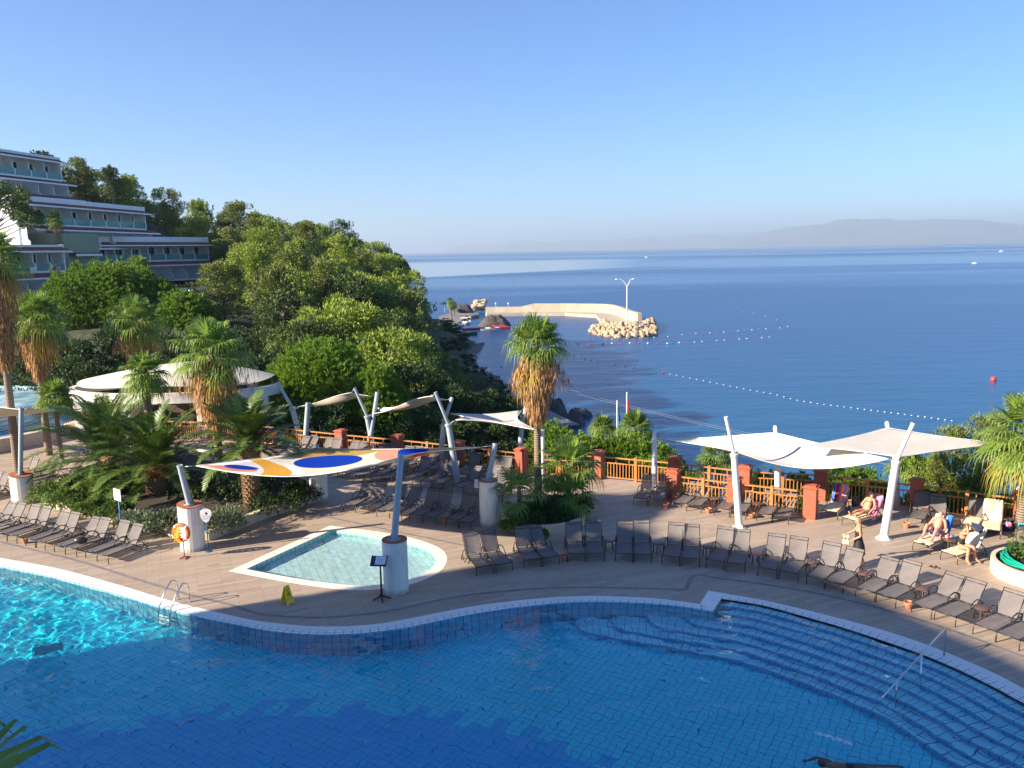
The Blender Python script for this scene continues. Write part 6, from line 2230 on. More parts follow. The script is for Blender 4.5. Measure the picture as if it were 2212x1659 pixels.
head = [V2(P(*zH(*p), WK)) for p in [(1930, 412), (1920, 440), (1700, 462), (1540, 455)]]
MB().prism([tuple(p) for p in wall_pts] + head + water_side, WK - 4, WK).build('quay', m_conc, brk)
# wall seams in arcs are part of the surface; two small lamps on the wall
for a in (560, 668):
    q = P(*zH(a, 312), WK)
    o = thing('wall_lamp', 'small pale lamp post on the breakwater wall, ' + ('left' if a == 560 else 'right') + ' one', 'lamp', (q.x, q.y, WK))
    MB().tube([(0, 0, 0), (0, 0, 2.2)], .08, 6).build('post', m_white_pole, o)
    MB().lathe([(.02, 2.1), (.35, 2.3), (.35, 2.8), (.02, 3.0)], 8, cap=True).build('head', m_white_pole, o)
def boulder_mesh(seed):
    r = random.Random(seed)
    bm = bmesh.new()
    bmesh.ops.create_icosphere(bm, subdivisions=2, radius=1)
    off = Vector((r.random() * 50, r.random() * 50, 0))
    sx, sy, sz = r.uniform(.8, 1.3), r.uniform(.7, 1.1), r.uniform(.55, .85)
    planes = [(rv(r), r.uniform(.55, .85)) for _ in range(9)]
    for v in bm.verts:
        p = v.co.copy()
        for nn, dd in planes:
            e = p.dot(nn) - dd
            if e > 0:
                p -= nn * e
        p += p.normalized() * .07 * noise.noise(p * 2 + off)
        v.co = Vector((p.x * sx, p.y * sy, p.z * sz))
    me = bpy.data.meshes.new('boulder')
    bm.to_mesh(me)
    bm.free()
    me.materials.append(m_boul)
    return me
BM = [boulder_mesh(s) for s in range(8)]
rb_ = random.Random(9)
outer = [V2(P(*zH(*p), SEA_Z)) for p in [(1500, 432), (1440, 470), (1395, 510), (1470, 535), (1560, 548), (1700, 552), (1850, 545), (1990, 530), (2090, 505), (2125, 488), (2060, 450), (1960, 405), (1850, 375), (1740, 330), (1640, 285)]]
innr = [V2(P(*zH(*p), WK)) for p in [(1510, 435), (1510, 445), (1530, 455), (1560, 458), (1640, 462), (1720, 460), (1800, 455), (1870, 448), (1925, 430), (1935, 415), (1900, 400), (1850, 395), (1810, 385), (1760, 350), (1680, 300)]]
O_, I_ = smooth_line(outer, 1.7), smooth_line(innr, 1.7)
I_ = resample(I_, len(O_))
O_ = resample(O_, len(O_))
nb_ = 0
for i, (a, b) in enumerate(zip(O_, I_)):
    wd = (a - b).length
    m = max(1, int(wd / 1.9))
    for k in range(m + 1):
        if nb_ > 285:
            break
        f = (k + rb_.uniform(-.2, .2)) / max(1, m)
        f = min(1, max(0, f))
        p = a.lerp(b, f)
        s = rb_.uniform(.8, 1.35)
        o = bpy.data.objects.new('boulder', BM[rb_.randrange(8)])
        COL.objects.link(o)
        o.location = (p.x + rb_.uniform(-.5, .5), p.y + rb_.uniform(-.5, .5), lerp(SEA_Z + .1, WK + .5, f) + rb_.uniform(-.2, .4))
        o.rotation_euler = (rb_.uniform(0, 6), rb_.uniform(0, 6), rb_.uniform(0, 6))
        o.scale = (s, s, s)
        tag(o, 'pale ochre boulder in the rubble armouring the breakwater head', 'boulder', 'boulders round the breakwater head')
        nb_ += 1
for k in range(12):
    q = P(*zH(372 + k * 8, 318 - (k % 4) * 9), WK)
    o = bpy.data.objects.new('boulder', BM[k % 8])
    COL.objects.link(o)
    o.location = (q.x, q.y + k % 3 * 2, WK + .8 + (k % 4) * .5)
    o.scale = (1.9, 1.9, 1.7)
    tag(o, 'pale boulder heaped at the landward end of the breakwater', 'boulder', 'boulders at the breakwater root')
print('BOULDERS', nb_)
# harbour lamp
q = P(*zH(1700, 432), WK)
lp = thing('street_lamp', 'tall white twin-armed lamp on the breakwater head', 'street lamp', q)
Ht = hs(Vector((q.x, q.y, 0)), 624) - WK
lo, hi = 0, 40
for _ in range(40):
    mm = (lo + hi) / 2
    if pix((q.x, q.y, WK + mm))[1] > 618:
        lo = mm
    else:
        hi = mm
Ht = lo
MB().tube([(0, 0, 0), (0, 0, Ht)], [.26, .18], 10).build('pole', m_white_pole, lp)
for sx, L in ((-1, 3.2), (1, 1.9)):
    a = MB().tube([(0, 0, Ht - .3), (sx * .6, 0, Ht + .9), (sx * L * .5, 0, Ht + 1.9), (sx * L * .85, 0, Ht + 2.1)], [.13, .11, .09, .08], 7).build('arm', m_white_pole, lp)
    MB().lathe([(.04, -.15), (.34, -.08), (.38, .1), (.08, .22)], 10, c=(sx * L, 0, Ht + 2.1), sx=1.3).build('lamp_head', m_white_pole, a)
def rockmass(label, p, z, rx, ry, h, seed, cat='rock', name='rock'):
    r = random.Random(seed)
    off = Vector((seed * 3.1, 0, 0))
    q = P(p[0], p[1], z)
    def f(u, v):
        th = 2 * math.pi * u
        k = 1 - v
        rr = k ** .75 * (1 + .25 * noise.noise(Vector((math.cos(th), math.sin(th), 0)) * 1.6 + off))
        hh = h * (1 - k ** 2.2) * (1 + .35 * noise.noise(Vector((math.cos(th) * k * 2.2, math.sin(th) * k * 2.2, 5)) + off))
        hh += h * .10 * noise.noise(Vector((math.cos(th) * k * 9, math.sin(th) * k * 9, 9)) + off)
        return (rx * rr * math.cos(th), ry * rr * math.sin(th), max(-1, hh) - .8)
    o = MB().grid(f, 48, 14).build(name, m_rock, None, True)
    o.location = (q.x, q.y, z)
    tag(o, label, cat)
    return o
rockmass('big dark rock island inside the harbour', zH(545, 452), SEA_Z, 5.6, 3.6, 4.0, 3)
rockmass('large grey rock knoll beside the harbour palms', zH(278, 330), SEA_Z + 1, 4.2, 3, 3.9, 5)
z3r = zz(1700, 950)
rockmass('small dark rock alone in the water off the slope', z3r(1300, 1525), SEA_Z, 2.3, 1.5, 2.0, 7)
for k, (a, b, rx, h, lab) in enumerate([(1040, 1495, 2.6, 3.0, 'dark shore rock nearest the tall palm skirt'), (1075, 1540, 2.4, 2.2, 'dark shore rock at the foot of the coast path'), (1100, 1555, 1.6, 1.5, 'low dark shore rock touching the water'), (1000, 1530, 3.4, 3.2, 'brown shore rock behind the tall palm trunk'), (1200, 1600, 2.6, 2.6, 'dark rock at the waterline above the hedge'), (1150, 1570, 2.0, 1.6, 'brown rock between path and waterline')]):
    rockmass(lab, z3r(a, b), SEA_Z, rx, rx * .8, h, 20 + k)
# coastal path strip
t_path = plain('coast_path_concrete', (.22, .22, .22), .9, 0, .15, .4)
cp = [V2(P(*p, -10.9)) for p in [(1128, 845), (1132, 862), (1150, 885), (1185, 905), (1225, 925)]]
sbm = MB()
strip_line(sbm, smooth_line(cp, 2), 3.4, -10.6)
struct('path', sbm, t_path)
# dark quay on the landward side
m_quay = plain('dark_quay_stone', (.20, .185, .165), .9, 0, .2, .4)
qb = MB()
qp = [V2(P(*zQ(*p), -12.0)) for p in [(100, 345), (300, 290), (480, 300), (670, 300), (672, 330), (560, 345), (500, 335), (380, 440), (300, 540), (320, 690), (220, 740), (150, 560), (100, 450)]]
qb.prism(qp, -14, -12.0)
tag(qb.build('quay', m_quay), 'dark stone quay along the landward side of the harbour', 'quay')
def on_sea(a, b, z=SEA_Z):
    q = P(*zQ(a, b), z)
    return q
def boat(label, a, b, L, W_, ang, hullc, deckc, canopy=None, name='motor_boat', cat='boat', windscreen=True):
    q = on_sea((a), b)
    root = thing(name, label, cat, q, ang)
    vs, fs = [], []
    secs = [(-.5, .85, .55), (-.3, 1, .55), (0, 1, .58), (.25, .85, .68), (.42, .45, .85), (.5, .04, 1.0)]
    for x, w, h in secs:
        vs += [(x * L, -w * W_ / 2, h), (x * L, -w * W_ / 2 * .7, -.2), (x * L, w * W_ / 2 * .7, -.2), (x * L, w * W_ / 2, h)]
    for i in range(5):
        for j in range(3):
            fs.append((i * 4 + j, (i + 1) * 4 + j, (i + 1) * 4 + j + 1, i * 4 + j + 1))
    fs.append((0, 1, 2, 3))
    MB().add(vs, fs).build('hull', plain(name + '_hull%d' % a, hullc, .35, 0, .05), root)
    dk_ = []
    for x, w, h in secs:
        dk_ += [(x * L, -w * W_ / 2 * .93, h - .12), (x * L, w * W_ / 2 * .93, h - .12)]
    MB().add(dk_, [(i * 2, (i + 1) * 2, (i + 1) * 2 + 1, i * 2 + 1) for i in range(5)]).build('deck', plain(name + '_deck%d' % a, deckc, .5, 0, .1), root)
    if windscreen:
        MB().add([(.12 * L, -W_ * .38, .6), (.2 * L, 0, .7), (.12 * L, W_ * .38, .6), (.06 * L, -W_ * .34, 1.15), (.13 * L, 0, 1.2), (.06 * L, W_ * .34, 1.15)], [(0, 1, 4, 3), (1, 2, 5, 4)]).build('windscreen', m_hglass, root)
        MB().box((-.12 * L, 0, .7), (.25 * L, W_ * .6, .35)).build('seat', m_hwall, root)
    MB().box((-.53 * L, 0, .5), (.35, .4, .9)).build('outboard_motor', m_frame, root)
    if canopy:
        for sx in (-.25, .1):
            for sy in (-.4, .4):
                MB().tube([(sx * L, sy * W_, .5), (sx * L, sy * W_, 2.1)], .03, 5).build('canopy_post', m_white_pole, root)
        MB().box((-.08 * L, 0, 2.12), (.42 * L, W_ * .9, .08)).build('canopy', canopy, root)
    return root
boat('white motor boat with an arch moored bow-on at the quay', 485, 455, 7.5, 2.8, R(75), (.75, .77, .8), (.5, .55, .6), m_hwall)
boat('white speedboat tucked behind the quay edge', 385, 490, 6.5, 2.5, R(60), (.7, .72, .76), (.35, .4, .45))
boat('low grey dinghy tied to the red floating pontoon', 835, 545, 6.2, 2.0, R(3), (.55, .56, .6), (.25, .22, .22), None, 'dinghy')
boat('green and yellow pedal barge moored below the pontoon', 455, 610, 8.2, 3.0, R(-3), (.05, .10, .05), (.42, .44, .16), None, 'barge', 'boat', False)
boat('small green rowing boat nearest the slope', 400, 660, 3.2, 1.5, R(0), (.04, .20, .12), (.2, .4, .3), None, 'rowing_boat', 'boat', False)
m_redp = plain('red_pontoon_plastic', (.40, .03, .035), .5, 0, .1, .5)
a, b = on_sea(440, 545), on_sea(735, 530)
o = MB().bar((a.x, a.y, SEA_Z + .25), (b.x, b.y, SEA_Z + .25), 2.2, .6).build('pontoon', m_redp)
tag(o, 'long narrow red floating pontoon in the harbour', 'pontoon')
a, b = on_sea(905, 535), on_sea(1068, 528)
o = MB().bar((a.x, a.y + 4, SEA_Z + .3), (b.x, b.y + 4, SEA_Z + .3), 9, .7).build('pontoon', m_redp)
tag(o, 'broad red swimming platform before the rock island', 'pontoon')
for k, (a, b, c_, lab) in enumerate([(250, 545, (.6, .62, .05), 'yellow jet ski on the quay edge'), (300, 530, (.55, .6, .08), 'second yellow jet ski beside the first'), (390, 545, (.5, .04, .05), 'red inflatable pulled up at the pontoon')]):
    q = on_sea(a, b, -12)
    o = thing('jet_ski' if k < 2 else 'inflatable', lab, 'watercraft', q, R(60 + 20 * k))
    mc = plain('craft_%d' % k, c_, .4)
    MB().add([(-1.4, -.5, .2), (.6, -.55, .2), (1.5, 0, .45), (.6, .55, .2), (-1.4, .5, .2), (-1.2, -.35, .7), (.5, -.4, .8), (1.0, 0, .75), (.5, .4, .8), (-1.2, .35, .7)],
             [(0, 1, 6, 5), (1, 2, 7, 6), (2, 3, 8, 7), (3, 4, 9, 8), (4, 0, 5, 9), (5, 6, 7, 8, 9), (4, 3, 2, 1, 0)]).build('hull', mc, o)
    MB().box((-.3, 0, .85), (1.1, .35, .25)).build('seat', m_frame, o)
for k, (a, b, t_, lab) in enumerate([(268, 330, 96, 'taller of the two distant palms by the harbour rock'), (322, 320, 150, 'shorter distant palm by the harbour rock'), (286, 420, 160, 'distant palm in front of the harbour quay')]):
    p = zQ(a, b)
    q = P(p[0], p[1], -11.5)
    pt = zQ(a, t_ + 30)
    top = PY(pt[0], pt[1], q.y)
    o = fan_palm(600 + k, top.z - q.z, lab, trunk_r=.22, nl=22, skirt=1.2, rad=1.1, pet=.8, sk_r=.5, yellow=0)
    o.location = q
q = P(*zQ(185, 290), -11.5)
um = thing('parasol', 'dark open parasol at the harbour end of the slope', 'parasol', q)
MB().tube([(0, 0, 0), (0, 0, 3.4)], .06, 6).build('pole', m_white_pole, um)
MB().lathe([(2.4, 3.1), (1.2, 3.6), (.05, 4.0)], 8, cap=False).build('canopy', m_frame, um)
# ---- buoy lines
m_bw = plain('white_float', (.82, .82, .82), .4)
m_br = plain('red_float', (.62, .05, .05), .4)
m_bd = plain('dark_float', (.05, .07, .12), .5)
fl_me = {c_: MB().lathe([(.01, -.16), (.11, -.15), (.16, -.08), (.16, .08), (.11, .15), (.01, .16)], 10, cap=False).mesh('float', m_, True) for c_, m_ in (('white', m_bw), ('red', m_br), ('dark', m_bd))}
rope = MB()
bcount = {}
def buoy(x, y, col, line, s=2.2):
    q = P(x, y, SEA_Z)
    o = bpy.data.objects.new('buoy', fl_me[col])
    COL.objects.link(o)
    o.location = (q.x, q.y, SEA_Z + .12)
    o.rotation_euler = (0, math.pi / 2, RND.uniform(-.2, .2))
    s *= .42 if col != 'dark' else .3
    o.scale = (s, s, s * 1.7)
    bcount[(col, line)] = bcount.get((col, line), 0) + 1
    tag(o, '%s %s float on the %s' % (ORD[bcount[(col, line)] - 1], col, line), 'buoy', 'floats of the ' + line)
l1 = [(1390, 611, 'red'), (1490, 610, 'red'), (1570, 606, 'white'), (1650, 606, 'red'), (1725, 603, 'white'), (1805, 604, 'red'), (1882, 604, 'white'), (1965, 606, 'red'), (2052, 606, 'white'), (2100, 607, 'dark'), (2157, 598, 'white'), (1160, 611, 'dark'), (1275, 610, 'dark')]
for a, b, c_ in l1:
    buoy(*zH(a, b), c_, 'straight line below the breakwater')
for k in range(12):
    f = k / 11
    buoy(1484 + f * 178, 741 - f * 12, 'white' if k % 3 else 'red', 'straight line below the breakwater', 1.6)
for k in range(26):
    f = k / 25
    x = 1322 + f * 378
    buoy(x, interp(x, [(1322, 734), (1461, 727), (1480, 722), (1531, 720), (1590, 716), (1640, 712), (1704, 708)]), ('white', 'red')[k % 2], 'bent line past the rubble head', 1.5)
for k in range(9):
    f = k / 8
    x = 1604 + f * 98
    buoy(x, interp(x, [(1604, 674), (1625, 676), (1650, 682), (1680, 692), (1702, 706)]), ('white', 'red')[k % 2], 'far curved line right of the lamp', 1.4)
for x, y in [(1240, 770), (1257, 768), (1264, 777), (1277, 779), (1291, 782), (1330, 789), (1351, 793), (1370, 796), (1395, 801)]:
    buoy(x, y, 'dark', 'long bathing line', 1.8)
buoy(1433, 806, 'red', 'long bathing line', 2.0)
LN = [(1440, 808), (1500, 820), (1560, 832), (1620, 844), (1672, 853), (1720, 866), (1770, 874), (1850, 884), (1930, 894), (2000, 903), (2064, 912)]
x = 1447
while x < 2068:
    buoy(x, interp(x, LN), 'white', 'long bathing line', 1.0)
    x += 14.5
o = bpy.data.objects.new('buoy', MB().lathe([(.01, -.5), (.4, -.35), (.5, 0), (.4, .35), (.01, .5)], 14, cap=False).mesh('ball', m_br, True))
COL.objects.link(o)
o.location = P(2145.7, 823, SEA_Z) + Vector((0, 0, .3))
tag(o, 'single round red mooring buoy far out at the right', 'buoy')
for k, (x, y, L, lab) in enumerate([(1396, 556.5, 22, 'white motor yacht on the horizon above the breakwater'), (2105, 570, 14, 'white speck of a boat far out at the right'), (2163, 544, 26, 'white boat near the horizon at the right edge')]):
    q = P(x, y, SEA_Z)
    o = thing('boat', lab, 'boat', q, 0)
    s = L / 22
    MB().add([(-4 * s, -1.2 * s, .0), (3 * s, -1.2 * s, 0), (4.5 * s, 0, .3), (3 * s, 1.2 * s, 0), (-4 * s, 1.2 * s, 0), (-4 * s, -1.4 * s, 1.3 * s), (3 * s, -1.4 * s, 1.5 * s), (5 * s, 0, 1.7 * s), (3 * s, 1.4 * s, 1.5 * s), (-4 * s, 1.4 * s, 1.3 * s)],
             [(0, 1, 6, 5), (1, 2, 7, 6), (2, 3, 8, 7), (3, 4, 9, 8), (4, 0, 5, 9), (5, 6, 7, 8, 9)]).build('hull', m_bw, o)
    MB().box((-.5 * s, 0, 2.1 * s), (4 * s, 2 * s, 1.3 * s), taper=.8).build('cabin', m_bw, o)
# ---- overhead cables
for k, (p1, D1, p2, Y2, lab) in enumerate([((935, 755), 118, (2050, 1030), 44, 'lower of the two pale cables strung down across the bay'), ((1010, 768), 116, (2080, 1024), 45, 'upper of the two pale cables strung down across the bay')]):
    a, b = PD(p1[0], p1[1], D1), PY(p2[0], p2[1], Y2)
    pts = [a.lerp(b, i / 40) + Vector((0, 0, -(0.9 + .2 * k) * 4 * (i / 40) * (1 - i / 40))) for i in range(41)]
    o = MB().tube(pts, .011, 6).build('cable', m_cable, None, True)
    tag(o, lab, 'cable')
# ---- flags
for k, (px_, top, bot, col, lab, Y) in enumerate([(1333, 868, 935, (.03, .16, .42), 'limp blue flag on the left white flagpole', 58), (1354, 850, 935, (.75, .03, .03), 'limp red flag on the right white flagpole', 57)]):
    q = PY(px_, bot, Y)
    tt = PY(px_, top, Y)
    root = thing('flagpole', ('white flagpole with a blue flag by the hedge palms', 'white flagpole with a red flag by the hedge palms')[k], 'flagpole', (q.x, q.y, q.z - 3))
    Hh = tt.z - q.z + 3
    MB().tube([(0, 0, 0), (0, 0, Hh)], .05, 8).build('pole', m_white_pole, root)
    MB().lathe([(.01, -.06), (.07, 0), (.01, .06)], 8, c=(0, 0, Hh + .05), cap=False).build('finial', m_white_pole, root)
    def ff(u, v, k=k, Hh=Hh):
        return (.04 + .16 * u * (0.5 + 1.1 * v) , .10 * math.sin(u * 9 + v * 3) * (0.4 + v), Hh - .35 - v * 1.7 - .12 * u)
    MB().grid(ff, 14, 12).build('flag', plain('flag_cloth_%d' % k, col, .8), root, True)
# ---- small lookout on the slope
q = PD(833, 757, 88)
lk = thing('lookout_deck', 'small wooden lookout platform in the dark trees with a sign', 'platform', q, R(8))
MB().box((0, .9, -.15), (4.6, 2.2, .25)).build('floor', m_bark, lk)
m_oldw = plain('weathered_wood', (.30, .20, .13), .8, 0, .2, 4)
for k in range(16):
    MB().box((-2.2 + k * .29, -.15, .5), (.09, .05, 1.0)).build('baluster', m_oldw, lk)
MB().box((0, -.15, 1.05), (4.6, .1, .08)).build('top_rail', m_oldw, lk)
sg_ = MB().box((-.35, -.24, .25), (1.1, .04, 1.0)).build('sign_panel', plain('olive_sign', (.30, .32, .12), .6), lk)
for k, w in enumerate((.8, .55, .35)):
    MB().box((-.35, -.265, .55 - k * .22), (w, .004, .07)).build('lettering', m_frame, sg_)
for sx in (-2.2, 2.2):
    MB().box((sx, .9, -1.5), (.18, .18, 3.0)).build('post', m_bark, lk)
# ================================================================ pool fittings
m_steel = plain('polished_steel', (.62, .63, .64), .18, 1.0, .04)
rf_ = P(410, 1301)
rl_ = P(382, 1290)
edge = nearest_on(Lin, Vector((rf_.x, rf_.y)))
nrm = (edge - Vector((rf_.x, rf_.y))).normalized()
lad = thing('pool_ladder', 'steel pool ladder with two arched handrails at the sunlit edge', 'ladder', (rf_.x, rf_.y, 0), math.atan2(nrm.y, nrm.x))
# local x runs out over the water
dxl = (Vector((rl_.x, rl_.y)) - Vector((rf_.x, rf_.y)))
side = 0.52
gap = (edge - Vector((rf_.x, rf_.y))).length
for k in (0, 1):
    y = -k * side
    pts = [(0, y, 0), (0.01, y, .52)] + [(.22 - .22 * math.cos(a), y, .52 + .2 * math.sin(a)) for a in [math.pi * i / 8 for i in range(1, 5)]] + [(gap * .75, y, .48), (gap + .10, y, .05), (gap + .16, y, -.35), (gap + .18, y, -1.15)]
    MB().tube(pts, .021, 8).build('handrail', m_steel, lad, True)
    MB().lathe([(.0, 0), (.05, 0), (.045, .02), (.02, .03)], 12, c=(0, y, 0), cap=False).build('flange', m_steel, lad)
for k in range(3):
    MB().box((gap + .2, -side / 2, -.35 - k * .3), (.08, side, .025)).build('tread', m_steel, lad)
hz6 = z6
ht, hb_t = P(*hz6(1525, 1280)), None
h0 = P(*hz6(1515, 1285))
h1, h2 = P(*hz6(1312, 1440), WATER_Z), P(*hz6(1100, 1590), WATER_Z)
hr = thing('handrail', 'long steel handrail slanting down into the pool steps', 'handrail', h0)
tz = hs(h0, hz6(0, 1045)[1])
d_ = (h2 - h0)
d_.z = 0
d_ = d_.normalized()
dist1, dist2 = (h1 - h0).dot(d_), (h2 - h0).dot(d_)
slope = (tz - 0.10) / (dist2 + .4)
end = dist2 + .75
MB().tube([(0, 0, 0), (0, 0, tz - .05), tuple(d_ * .06 + Vector((0, 0, tz))), tuple(d_ * end + Vector((0, 0, tz - slope * end)))], .022, 8).build('rail', m_steel, hr, True)
for dd in (dist1, dist2):
    MB().tube([tuple(d_ * dd + Vector((0, 0, tz - slope * dd))), tuple(d_ * dd + Vector((0, 0, -.9)))], .02, 8).build('post', m_steel, hr, True)
# drain block on the pool floor, left
q = P(105, 1408, -.7)
dr = MB().box((q.x, q.y, -POOL_D + .012), (.8, .6, .02), R(31)).build('floor_drain', plain('drain_grey', (.08, .46, .58), .6))
tag(dr, 'dark rectangular drain cover on the sunlit pool floor', 'drain')
# lettering
def text(s, size, m, parent, loc, rot, name='lettering', ext=.001):
    cu = bpy.data.curves.new(name, 'FONT')
    cu.body = s
    cu.size = size
    cu.align_x = 'CENTER'
    cu.align_y = 'CENTER'
    cu.extrude = ext
    tmp = bpy.data.objects.new('tmp_text', cu)
    me = bpy.data.meshes.new_from_object(tmp)
    bpy.data.objects.remove(tmp)
    me.materials.clear()
    me.materials.append(m)
    o = bpy.data.objects.new(name, me)
    COL.objects.link(o)
    o.parent = parent
    o.location = loc
    o.rotation_euler = rot
    return o
m_mark = plain('worn_yellow_paint', (.42, .42, .16), .8, 0, .2, 9)
for k, (x, y, s, ang, lab) in enumerate([(812, 1346, '1.50', 5, 'worn yellow depth figures 1.50 on the deck by the column'), (1412, 1284, '1.50', -3, 'worn yellow depth figures on the deck near the pool corner'), (1730, 1310, '1.00', -14, 'worn yellow depth figures behind the pool steps')]):
    q = P(x, y)
    o = text(s, .26, m_mark, None, (q.x, q.y, .005), (0, 0, R(ang)), 'depth_marking')
    tag(o, lab, 'marking')
# ---- wet floor sign
m_yel = plain('yellow_plastic', (.95, .60, .01), .4, 0, .05)
m_blk = plain('black_print', (.02, .02, .02), .5)
zw = zz(1080, 2280, 7.933)
a, b = P(*zw(430, 845)), P(*zw(625, 750))
c0 = P(*zw(200, 765))
cen = (Vector((a.x, a.y)) + Vector((b.x, b.y))) / 2
ang = math.atan2(b.y - a.y, b.x - a.x)
ws = thing('wet_floor_sign', 'yellow folding wet floor sign standing on the deck', 'warning sign', (cen.x, cen.y, 0), ang)
tilt = R(15)
Hs = .62
for sgn, nm in ((1, 'front_panel'), (-1, 'back_panel')):
    M = Matrix.Translation((0, .17, Hs * math.cos(tilt))) @ Matrix.Rotation(sgn * -tilt, 4, 'X')
    mb = MB()
    pts = [(-.15, -Hs), (-.11, -Hs), (-.07, -Hs + .05), (.07, -Hs + .05), (.11, -Hs), (.15, -Hs), (.105, -.02), (.085, 0), (.03, 0), (.03, -.0), (-.085, 0), (-.105, -.02)]
    n_ = len(pts)
    tri = tessellate_polygon([[Vector((p[0], p[1], 0)) for p in pts]])
    vs = [(p[0], -.008, p[1]) for p in pts] + [(p[0], .008, p[1]) for p in pts]
    fs = [tuple(t_) for t_ in tri] + [tuple(i + n_ for i in t_) for t_ in tri] + [(i, (i + 1) % n_, (i + 1) % n_ + n_, i + n_) for i in range(n_)]
    mb.add(vs, fs).xf(M)
    pn = mb.build(nm, m_yel, ws)
    if sgn == 1:
        pass
    def onp(o, x, z, y=-.011):
        o.matrix_parent_inverse = Matrix.Identity(4)
        o.matrix_basis = M @ Matrix.Translation((x, y, z)) @ Matrix.Rotation(R(90), 4, 'X')
    if sgn == 1:
        onp(text('CAUTION', .042, m_blk, pn, (0, 0, 0), (0, 0, 0)), 0, -.13)
        onp(text('WET FLOOR', .034, m_blk, pn, (0, 0, 0), (0, 0, 0)), 0, -.42)
        pg = MB()
        for k in range(3):          # triangle outline
            a1, a2 = R(90 + 120 * k), R(210 + 120 * k)
            pg.bar((.075 * math.cos(a1), .075 * math.sin(a1) - .0, 0), (.075 * math.cos(a2), .075 * math.sin(a2), 0), .014, .003)
        o = pg.build('pictogram', m_blk, pn)
        onp(o, 0, -.28)
        fg = MB()
        fg.bar((-.02, .02, .002), (.015, -.012, .002), .012, .003).bar((.015, -.012, .002), (.03, -.035, .002), .01, .003).bar((-.005, .0, .002), (.035, .012, .002), .007, .003).lathe([(0, .002), (.009, .002)], 8, c=(-.026, .03, 0), cap=False)
        o = fg.build('pictogram', m_blk, pn)
        onp(o, 0, -.28, -.012)
# ---- lectern with notice
zl = zz(1440, 2200, 5.2875)
q = P(*zl(335, 850))
lc = thing('notice_stand', 'dark wooden notice stand holding a white sheet by the column', 'notice stand', q, R(-6))
m_dkw = plain('dark_red_wood', (.055, .018, .014), .4, 0, .2, 5)
MB().tube([(0, 0, .05), (0, 0, 1.22)], [.035, .026], 10).build('pole', m_dkw, lc, True)
for k in range(4):
    th = R(20 + 90 * k)
    MB().tube([(0, 0, .16), (.12 * math.cos(th), .12 * math.sin(th), .08), (.30 * math.cos(th), .30 * math.sin(th), .015)], [.035, .03, .022], 7).build('foot', m_dkw, lc, True)
M = Matrix.Translation((-.03, 0, 1.30)) @ Matrix.Rotation(R(38), 4, 'X')
tray = MB().box((0, 0, 0), (.50, .36, .025)).xf(M).build('tray', plain('dark_blue_board', (.02, .03, .06), .4), lc)
MB().box((-.25, 0, .02), (.02, .38, .06)).xf(M).build('rim', m_dkw, tray)
MB().box((.25, 0, .02), (.02, .38, .06)).xf(M).build('rim', m_dkw, tray)
MB().box((0, -.18, .02), (.50, .02, .06)).xf(M).build('rim', m_dkw, tray)
sh_ = MB().box((.05, .01, .017), (.34, .30, .004)).xf(M).build('sheet', plain('white_paper', (.72, .74, .80), .6, 0, .03), tray)
for k in range(5):
    MB().box((.05, .09 - k * .045, .0205), (.22 - .03 * (k % 2), .008, .001)).xf(M).build('lettering', plain('grey_print', (.3, .32, .4), .7), sh_)
# ---- lifebuoy on its stand, rope
zb = zz(680, 1960, 3.8056)
q = P(*zb(178, 905))
lb = thing('lifebuoy', 'orange and white lifebuoy with yellow rope before the column', 'lifebuoy', q, R(-12))
m_or = plain('orange_buoy', (.80, .13, .03), .45, 0, .06)
m_wh = plain('white_tape', (.85, .83, .78), .5)
m_rope = plain('yellow_rope', (.85, .42, .02), .8, 0, .15, 20)
MB().tube([(0, 0, .03), (0, 0, .75)], .02, 8).build('post', plain('rusty_red_post', (.30, .07, .05), .6), lb, True)
for k in range(4):
    th = R(45 + 90 * k)
    MB().tube([(0, 0, .06), (.20 * math.cos(th), .20 * math.sin(th), .015)], .022, 6).build('foot', plain('rust_foot', (.28, .06, .04), .6), lb, True)
zc = 1.02
ring = MB().tube([(.29 * math.cos(2 * math.pi * k / 28), -.07, zc + .29 * math.sin(2 * math.pi * k / 28)) for k in range(28)], .075, 12, closed=True).build('ring', m_or, lb, True)
for k in range(4):
    a0 = R(45 + 90 * k)
    MB().tube([(.29 * math.cos(a0 + d), -.07, zc + .29 * math.sin(a0 + d)) for d in (-.12, -.04, .04, .12)], .079, 12).build('band', m_wh, ring, True)
rp = random.Random(4)
pts = []
for k in range(70):
    s = k / 69
    pts.append((-.10 + .13 * math.sin(k * .9) + rp.uniform(-.02, .02), -.16 + .03 * math.cos(k * 1.7), zc + .18 - s * .52 + .05 * math.cos(k * 1.3)))
MB().tube(pts, .018, 5).build('rope', m_rope, lb, True)
# ---- first-aid / rules sign on a blue post, right of column
q = P(*zb(540, 805))
sg = thing('shield_sign', 'white shield-shaped sign on a dark blue post right of the column', 'sign', q, R(8))
m_bpost = plain('blue_post', (.02, .09, .25), .5)
MB().tube([(0, 0, 0), (0, 0, 1.62)], .022, 8).build('post', m_bpost, sg, True)
MB().lathe([(0, 0), (.14, 0), (.12, .02), (0, .03)], 14, cap=False).build('foot', m_bpost, sg)
sh = [(-.2, .19), (-.1, .25), (0, .27), (.1, .25), (.2, .19), (.2, 0), (.15, -.14), (.07, -.24), (0, -.28), (-.07, -.24), (-.15, -.14), (-.2, 0)]
vs = [(x, -.03, 1.42 + z) for x, z in sh] + [(x, -.015, 1.42 + z) for x, z in sh]
pn = MB().add(vs, [tuple(range(12)), tuple(range(23, 11, -1))] + [(i, (i + 1) % 12, (i + 1) % 12 + 12, i + 12) for i in range(12)]).build('panel', m_wh, sg)
